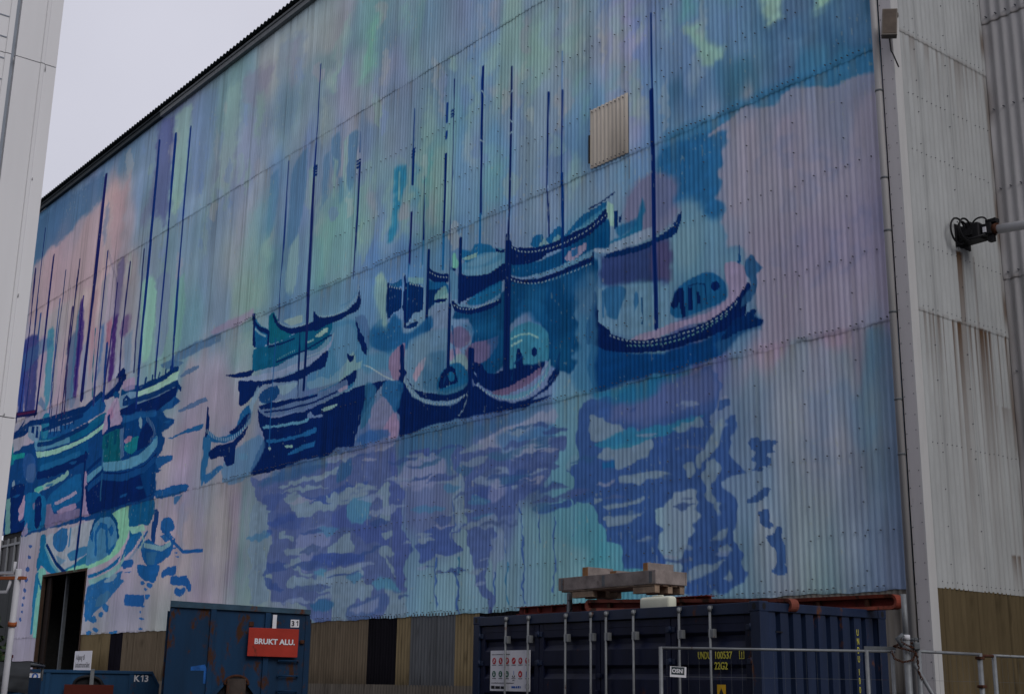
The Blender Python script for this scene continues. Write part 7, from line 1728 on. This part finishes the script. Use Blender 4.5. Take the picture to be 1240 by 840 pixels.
m = MB(); m.poly([(.40, -.003, 1.76), (.62, -.003, 1.80), (.66, -.003, 1.72), (.66, -.003, 1.50), (.61, -.003, 1.50), (.61, -.003, 1.70), (.40, -.003, 1.70)], (0, -.001, 0)); m.build('paint_mark', mat('bright_blue_mark', (.012, .085, .30), .6, var=.6, scale=9), sk)
def one(x, y, z, h, m, par):
    """The figure 1 with its flag and no foot."""
    w_ = h*.16; MB().poly([(x+.22*h, y, z), (x+.22*h+w_, y, z), (x+.22*h+w_, y, z+h), (x+.22*h+w_*.1, y, z+h), (x, y, z+h*.78), (x, y, z+h*.62), (x+.22*h, y, z+h*.76)], (0, -.002, 0)).build('lettering', m, par)
np_ = MB().box(1.96, 2.10, -.010, -.001, 2.425, 2.55).build('number_plate', M_board, sk)
text('lettering', '3', M_ink, np_, .115, (1.972, -.011, 2.447), FR_, .004, .95); one(2.052, -.0105, 2.447, .084, M_ink, np_)
# ------------------------------------------------------------------ red hanging signs
def red_sign(label, loc, rz, w_, h_, s, tw, roll=0.0, hang=(.40, .06, .28), sz=.105):
    t = thing('hanging_sign', label, 'sign', loc, 0, 'red signs hung on the skips', rot=(0, roll, rz))
    MB().box(0, w_, -.02, 0, 0, h_, bev=.004).build('panel', M_red if w_ < .85 else M_redd, t)
    MB().box(hang[0], hang[0]+hang[1], -.012, -.002, h_, h_+hang[2]).build('hanger', M_board if w_ < .85 else M_galv, t)
    if s: l1 = text('lettering', s, M_board, t, sz, (.10, -.0212, h_*.44), (math.pi/2, 0, 0), .004, tw)
    return t
azs = math.atan2(.912, .409)
so_ = lambda x, y, z: (-7.85+x*math.cos(azs)-y*math.sin(azs), -9.62+x*math.sin(azs)+y*math.cos(azs), z)
t = red_sign('red sign reading BRUKT ALU. hung on the tall blue skip', so_(1.275, -.10, 1.945), azs, .815, .455, 'BRUKT ALU.', 1.02, math.radians(.6), (.375, .065, .22), .118)
text('lettering_shadow', 'BRUKT ALU.', M_ink, t, .118, (.106, -.0206, .455*.44-.006), FR_, .002, 1.02)

# ------------------------------------------------------------------ low skip K13
kd = (-.40781, -.91307)     # runs left along its front
az = math.atan2(.91307, .40781); kl = 2.56
ko = (-11.086+kd[0]*(kl+.05), -8.213+kd[1]*(kl+.05), 0)
ks = thing('waste_skip', 'low dark blue skip lettered K13 beside the doorway sign', 'skip', ko, az)
ZT = 1.69
m = MB(); m.poly([(0, 0, .2), (kl, 0, .2), (kl, 0, 1.46), (kl-.13, 0, ZT), (0, 0, ZT)], (0, .04, 0)); m.build('front_plate', M_k13, ks)
m = MB(); m.box(0, kl-.12, -.035, .05, ZT-.045, ZT+.012, bev=.006); m.poly([(kl-.13, -.035, ZT+.01), (kl+.01, -.035, 1.46), (kl+.01, -.035, 1.40), (kl-.14, -.035, ZT-.05)], (0, .085, 0)); m.box(kl-.05, kl, .06, 5, 1.42, 1.47); m.box(0, .06, .06, 5, ZT-.06, ZT); m.build('rim', M_k13, ks)
m = MB(); m.box(0, .04, .04, 5.0, .2, ZT-.02); m.box(kl-.04, kl, .04, 5.0, .2, 1.44); m.box(0, kl, 4.96, 5.0, .2, 1.44); m.box(.04, kl-.04, .04, 4.96, .2, .24); m.build('side_wall', M_k13, ks)
m = MB(); m.tube([(1.02, -.05, 1.30)]+[(1.30+.24*math.cos(t), -.05, 1.46+.13*math.sin(t)) for t in np.linspace(math.pi, 0, 13)]+[(1.62, -.05, 1.30)], .028, 8); m.poly([(.96, -.012, 1.36), (1.08, -.012, 1.53), (1.08, -.012, 1.48), (1.0, -.012, 1.36)], (0, -.05, 0)); m.poly([(1.66, -.012, 1.36), (1.53, -.012, 1.53), (1.53, -.012, 1.48), (1.62, -.012, 1.36)], (0, -.05, 0)); m.build('hook_bay', M_black, ks)
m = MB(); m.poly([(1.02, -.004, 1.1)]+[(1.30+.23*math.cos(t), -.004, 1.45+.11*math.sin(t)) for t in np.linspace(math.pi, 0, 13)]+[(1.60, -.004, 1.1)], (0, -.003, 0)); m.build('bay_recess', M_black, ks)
m = MB(); m.box(2.02, 2.10, -.03, 0, .2, ZT-.05); m.box(.55, .63, -.03, 0, .2, ZT-.05); m.build('front_rib', M_k13, ks)
text('lettering', 'K', M_board, ks, .165, (2.10, -.002, 1.515), FR_, .004, .95); one(2.225, -.0015, 1.515, .119, M_board, ks); text('lettering', '3', M_board, ks, .165, (2.29, -.002, 1.515), FR_, .004, .95)
stk = MB().box(.26, .47, -.008, -.001, 1.48, 1.655).build('sticker', M_board, ks)
m = MB(); disc(m, .365, 1.575, .058, -.009); m.build('emblem', M_icb, stk)
m = MB(); m.poly([(.335, -.0105, 1.56), (.355, -.0105, 1.61), (.375, -.0105, 1.61), (.395, -.0105, 1.58), (.375, -.0105, 1.54), (.350, -.0105, 1.535)], (0, -.0006, 0)); m.build('pictogram', M_board, stk)
m = MB(); m.box(.29, .44, -.0092, -.0086, 1.493, 1.503); m.build('small_print', M_inkg, stk)
tk = math.atan2(.91307, .40781)
s2 = lambda x, y, z: (ko[0]+x*math.cos(tk)-y*math.sin(tk), ko[1]+x*math.sin(tk)+y*math.cos(tk), z)
red_sign('dark red sign hung low on the K13 skip, cut off below', s2(.90, -.14, .98), tk, .86, .465, '', .9, 0, (.43, .07, .28), .118)

# ------------------------------------------------------------------ netted skip at the left edge
tp = thing('netted_skip', 'open skip under a sagging black net at the left edge', 'skip', (-6.40, -12.31, 0), math.radians(67.5))
m = MB(); m.box(-2.3, 0, -.02, .02, .2, 1.55); m.box(-2.3, -2.26, .02, 3.5, .2, 1.55); m.box(-.04, 0, .02, 3.5, .2, 1.55); m.box(-2.3, 0, 3.46, 3.5, .2, 1.55); m.box(-2.26, -.04, .02, 3.46, .2, .24); m.build('body', M_k13, tp)
m = MB(); m.tube([(-2.3, -.02, 1.735), (0.02, -.02, 1.735)], .022, 8); m.tube([(0.02, -.02, 1.735), (0.02, 3.5, 1.735)], .022, 8); m.tube([(-2.3, -.02, 1.735), (-2.3, 3.5, 1.735)], .022, 8); m.tube([(-2.3, 3.5, 1.735), (.02, 3.5, 1.735)], .022, 8)
for p in ((-2.28, 0), (0, 0), (0, 3.48), (-2.28, 3.48)): m.tube([(p[0], p[1], 1.5), (p[0], p[1], 1.735)], .022, 8)
m.build('rail', M_galv, tp)
xs = np.linspace(-2.32, .04, 60); zs = np.linspace(0, 1, 24); X, T = np.meshgrid(xs, zs)
fold = .035*np.sin(X*19+T*5+2*vnoise(X*3+5, T*4, 7))*T*(.4+T)+.03*vnoise(X*7, T*9, 8); Yp = -.05-fold-.05*np.sin(T*math.pi); Zp = 1.75-T*.42-.03*np.sin(X*5.3)*T
o = grid_mesh('net', [np.stack([X, Yp, Zp], -1)], [np.broadcast_to(np.array((.05, .054, .06), np.float32), X.shape+(3,))], M_paint, tp)
ys = np.linspace(-.05, 3.5, 60); X, Y = np.meshgrid(xs, ys); Zp = 1.755-.25*np.sin((Y)/3.5*math.pi).clip(0)*np.sin((X+2.3)/2.3*math.pi).clip(0)+.02*vnoise(X*6, Y*6, 9)
grid_mesh('net', [np.stack([X, Y, Zp], -1)], [np.broadcast_to(np.array((.05, .054, .06), np.float32), X.shape+(3,))], M_paint, tp)
cb = thing('crate', 'small dark crate with a red band behind the netted skip', 'crate', (-12.3, -10.9, 0), math.radians(50))
MB().box(-.28, .22, -.2, .2, 0, 1.86, bev=.01).build('body', mat('crate_navy', (.02, .03, .07), .6), cb); MB().box(-.29, .23, -.21, .21, 1.90, 1.95).box(-.28, .22, -.2, .2, 1.86, 1.90).build('lid', mat('crate_red', (.12, .03, .035), .6), cb)

# ------------------------------------------------------------------ notice by the doorway
nt_ = thing('notice_sign', 'white printed notice board beside the dark doorway', 'sign', (-35.85, -.62, -.25), 0)
pn = MB().box(0, 1.62, -.03, 0, 1.55, 2.80, bev=.005).build('panel', M_board, nt_)
for x in (.2, 1.4): MB().box(x, x+.06, 0, .06, 0, 2.7).build('post', M_galvd, nt_)
y = 2.49
for s in ('Adgang til', 'industriområdet', 'her'):
    text('lettering', s, M_inkg, pn, .27, (.16, -.032, y), FR_, .004, .78); y -= .27
text('lettering', 'Til kai', M_inkg, pn, .17, (.10, -.032, 1.66), FR_, .003, .75)

# things inside the doorway
rk = thing('storage_rack', 'dim steel storage rack inside the doorway', 'rack', (-39.8, 3.2, 0), 0)
m = MB()
for x in (-.9, .9, 2.4):
    for yy in (0, .9): m.box(x-.05, x+.05, yy-.05, yy+.05, 0, 6)
m.build('upright', M_galvd, rk); m = MB()
for z in (.9, 2.3, 3.6, 4.8): m.box(-.95, 2.45, 0, .9, z, z+.09)
m.build('shelf', M_woodl, rk)
for (x, z, w_, h, lb_, mt) in [(-.7, 2.39, 1.2, .8, 'pale box on the rack shelf inside the doorway', M_inkg), (.2, .99, 1.4, .75, 'brown cardboard box low on the rack inside the doorway', M_tanbox), (.2, 3.69, .8, .6, 'upper box on the rack inside the doorway', M_inkg)]:
    t = thing('storage_box', lb_, 'box', (-39.8+x, 3.25, z), 0); MB().box(0, w_, 0, .7, 0, h, bev=.01).build('body', mt, t); MB().box(-.01, w_+.01, -.01, .71, h*.8, h+.01).build('lid', mt, t)

# ------------------------------------------------------------------ white pole with orange bar, orange post, bush
bp_ = thing('barrier_pole', 'leaning white steel pole with orange bar and collar at the left edge', 'pole', (-4.00, -13.32, 0), 0)
A = Vector((.27, -.10, 0)); 
def pp_(z): return Vector((.27+.29*(z-1.35)/1.4+.20, -.21-.08*(z-1.35)/1.4, z))
MB().tube([pp_(0), pp_(2.77)], .036, 14).build('pole', M_pole, bp_)
MB().tube([pp_(2.12), pp_(2.17)], .050, 12).build('collar', M_orp, bp_)
q = pp_(2.67); MB().box(-1.1, .10, -.03, .03, -.018, .018).build('crossbar', M_orp, bp_, q, (0, 0, math.radians(35)))
m = MB(); m.tube([(-1.1, 0, .05), (-.06, 0, .06), (-.06, 0, .19)], .02, 8); m.tube([(-.09, 0, -.02), (-.13, 0, -.16), (-1.1, 0, -.17)], .02, 8); m.build('frame', M_pole, bp_, q, (0, 0, math.radians(35)))
rp = thing('steel_post', 'tall rust red painted steel post between the shed corner and the mural', 'post', (-23.72, -7.85, 0), math.radians(40))
m = MB(); m.box(-.30, .22, -.05, -.03, 0, 6.50); m.box(-.30, .22, .03, .05, 0, 6.5); m.box(-.05, -.03, -.03, .03, 0, 6.5); m.build('column', M_rustpost, rp); MB().box(-.34, .26, -.1, .1, 0, .03).build('base_plate', M_rustpost, rp)
bs = thing('bush', 'dim green bush beside the white pole', 'bush', (-9.6, -11.9, 0), 0)
m = MB()
for i in range(1500):
    th = random.uniform(0, 6.28); ph = random.gauss(0, .5); r = random.uniform(.2, 1)**.5
    c = Vector((-.75+.75*r*math.cos(th)*math.cos(ph), .55*r*math.sin(th)*math.cos(ph), 1.45+1.15*r*math.sin(ph)+.25*math.sin(th*3)))
    if c.z < .1: continue
    s_ = random.uniform(.04, .09); a = Vector((random.gauss(0, 1), random.gauss(0, 1), random.gauss(0, 1))).normalized(); b = a.orthogonal().normalized()
    m.add([c-a*s_, c+b*s_*.45, c+a*s_, c-b*s_*.45], [(0, 1, 2, 3)])
m.build('foliage', M_leaf, bs); m = MB()
for i in range(9): m.tube([(-.75+random.uniform(-.1, .1), random.uniform(-.1, .1), 0), (-.75+random.uniform(-.4, .4), random.uniform(-.3, .3), 1.3), (-.75+random.uniform(-.6, .6), random.uniform(-.4, .4), 2.2)], [.02, .012, .004], 6)
m.build('stem', M_woode, bs)

# ------------------------------------------------------------------ wire fence in front of the container, and the gate fence
def wire_panel(root, ln, zt_, zb, legs, mt, rail=.0135, leg=.020, wires=True):
    m = MB(); m.tube([(0, 0, zt_), (ln, 0, zt_)], rail, 10); m.tube([(0, 0, zb), (ln, 0, zb)], rail, 10); m.build('rail', mt, root)
    for x in legs: MB().tube([(x, 0, 0), (x, 0, zt_+.012)], leg, 10).build('leg', mt, root)
    if wires:
        w = MB()
        for x in np.arange(.06, ln, .105): w.tube([(x, .012, zb), (x, .012, zt_)], .0009, 4, caps=False)
        for z in (.35, .75, 1.15, 1.645): w.tube([(0, .010, z), (ln, .010, z)], .0018, 4, caps=False)
        w.build('wire_mesh', M_galvd, root)
fa = math.atan2(1.822, 1.458)
f1_ = thing('wire_fence', 'galvanised wire fence panel standing in front of the blue container', 'fence', (3.126, -9.406, 0), fa, 'mobile wire fence panels')
wire_panel(f1_, 2.30, 1.915, .16, (0.0, 2.02, 2.27), M_galv)
MB().box(2.0, 2.31, .0, .02, 1.93, 1.962).build('clamp_plate', M_galvd, f1_)
sg = thing('fence_sign', 'small white sign lettered OSN clipped to the wire fence', 'sign', (3.126+.085*math.cos(fa), -9.406+.085*math.sin(fa), 1.648), 0, rot=(0, math.radians(2.5), fa))
MB().box(0, .158, -.012, -.006, -.005, .095).build('panel', M_board, sg); MB().box(.012, .140, -.0135, -.0122, .018, .091).build('dark_field', mat('sign_slate', (.03, .045, .05), .5), sg)
text('lettering', 'OSN', M_board, sg, .052, (.018, -.0142, .036), FR_, .0016, .98)
m = MB()
for z in (.034, .046, .058, .070): m.box(.104, .136, -.0142, -.0136, z, z+.006)
m.build('small_print', M_galv, sg)
gp = thing('gate_post', 'tall galvanised pole with a rusty chain at the fence joint', 'post', (4.722, -7.645, 0), fa)
MB().tube([(0, 0, 1.99), (0, 0, 2.46)], .0265, 12).tube([(0, 0, 0), (0, 0, 2.04)], .034, 12).build('pole', M_galv, gp); MB().tube([(0, 0, 2.02), (0, 0, 2.07)], .038, 12).build('sleeve', M_pole, gp)
MB().tube([(.06, -.02, 1.80), (.30, -.03, 1.35), (.62, -.04, .75)], .020, 10).build('brace', M_galv, gp)
ch = MB()
def chain(pts):
    pts = [Vector(p) for p in pts]; d = [0]
    for a, b in zip(pts, pts[1:]): d.append(d[-1]+(b-a).length)
    n_ = int(d[-1]/.026)
    for k in range(n_):
        s_ = d[-1]*k/n_; j = max(i for i in range(len(d)) if d[i] <= s_); j = min(j, len(pts)-2); f_ = (s_-d[j])/(d[j+1]-d[j]+1e-9); p = pts[j].lerp(pts[j+1], f_); t_ = (pts[j+1]-pts[j]).normalized(); o1 = t_.orthogonal().normalized(); o2 = t_.cross(o1); nn = o1 if k % 2 else o2
        ch.tube([p+t_*.018*math.cos(q)+nn*.009*math.sin(q) for q in np.linspace(0, 2*math.pi, 9)[:-1]], .0042, 5, closed=True)
chain([(-.16, -.05, 1.90), (-.14, -.055, 1.84), (-.06, -.06, 1.81), (.03, -.055, 1.83), (.08, -.03, 1.90), (.05, .04, 1.97), (-.06, .05, 1.98), (-.12, .02, 1.96), (-.06, -.05, 1.94), (.05, -.06, 1.91), (.09, -.03, 1.86), (.09, -.04, 1.72), (.12, -.05, 1.64)])
chain([(-.05, -.05, 1.99), (.03, -.06, 1.95), (.10, -.03, 1.93), (.09, .04, 1.99), (.0, .06, 2.0)])
ch.build('chain', M_rust, gp)
MB().box(.055, .115, -.06, -.01, 1.93, 2.0, bev=.01).tube([(.07, -.035, 2.0), (.07, -.035, 2.04), (.10, -.035, 2.04), (.10, -.035, 2.0)], .006, 6).build('padlock', M_galvd, gp)
MB().tube([(-.05, -.03, 1.96), (-.10, -.04, 2.03), (-.04, -.05, 2.07)], .022, 8).build('hinge_clamp', M_galvd, gp)
g1 = np.array([4.80, -7.60]); g2 = np.array((4.790, -5.656)); ga = math.atan2(*(g2-g1)[::-1]); gl = float(np.linalg.norm(g2-g1))
def near(px_): return px_*gl
f2_ = thing('wire_fence', 'wire fence panel with a pale top rail in front of the corner flashing', 'fence', (*g1, 0), ga, 'mobile wire fence panels')
l1 = .565*gl; wire_panel(f2_, l1, 1.915, .16, (.0+.03, l1), M_galv, .015, .026)
p3 = g1+(g2-g1)*.70
f3_ = thing('wire_fence', 'wire fence panel running off the right edge before the olive sheets', 'fence', (*p3, 0), ga, 'mobile wire fence panels')
wire_panel(f3_, 2.3, 1.910, .16, (.0, 2.3), M_galv, .015, .023)
m = MB(); m.tube([(l1, 0, 1.90), (l1+.135*gl, 0, 1.905)], .016, 8); m.build('joint_rail', M_rust, f2_)
m = MB()
for zz_ in (1.88, 1.60): m.box(l1-.036, l1+.04, -.034, .034, zz_-.016, zz_+.014, bev=.006)
m.build('clamp', M_rust, f2_)
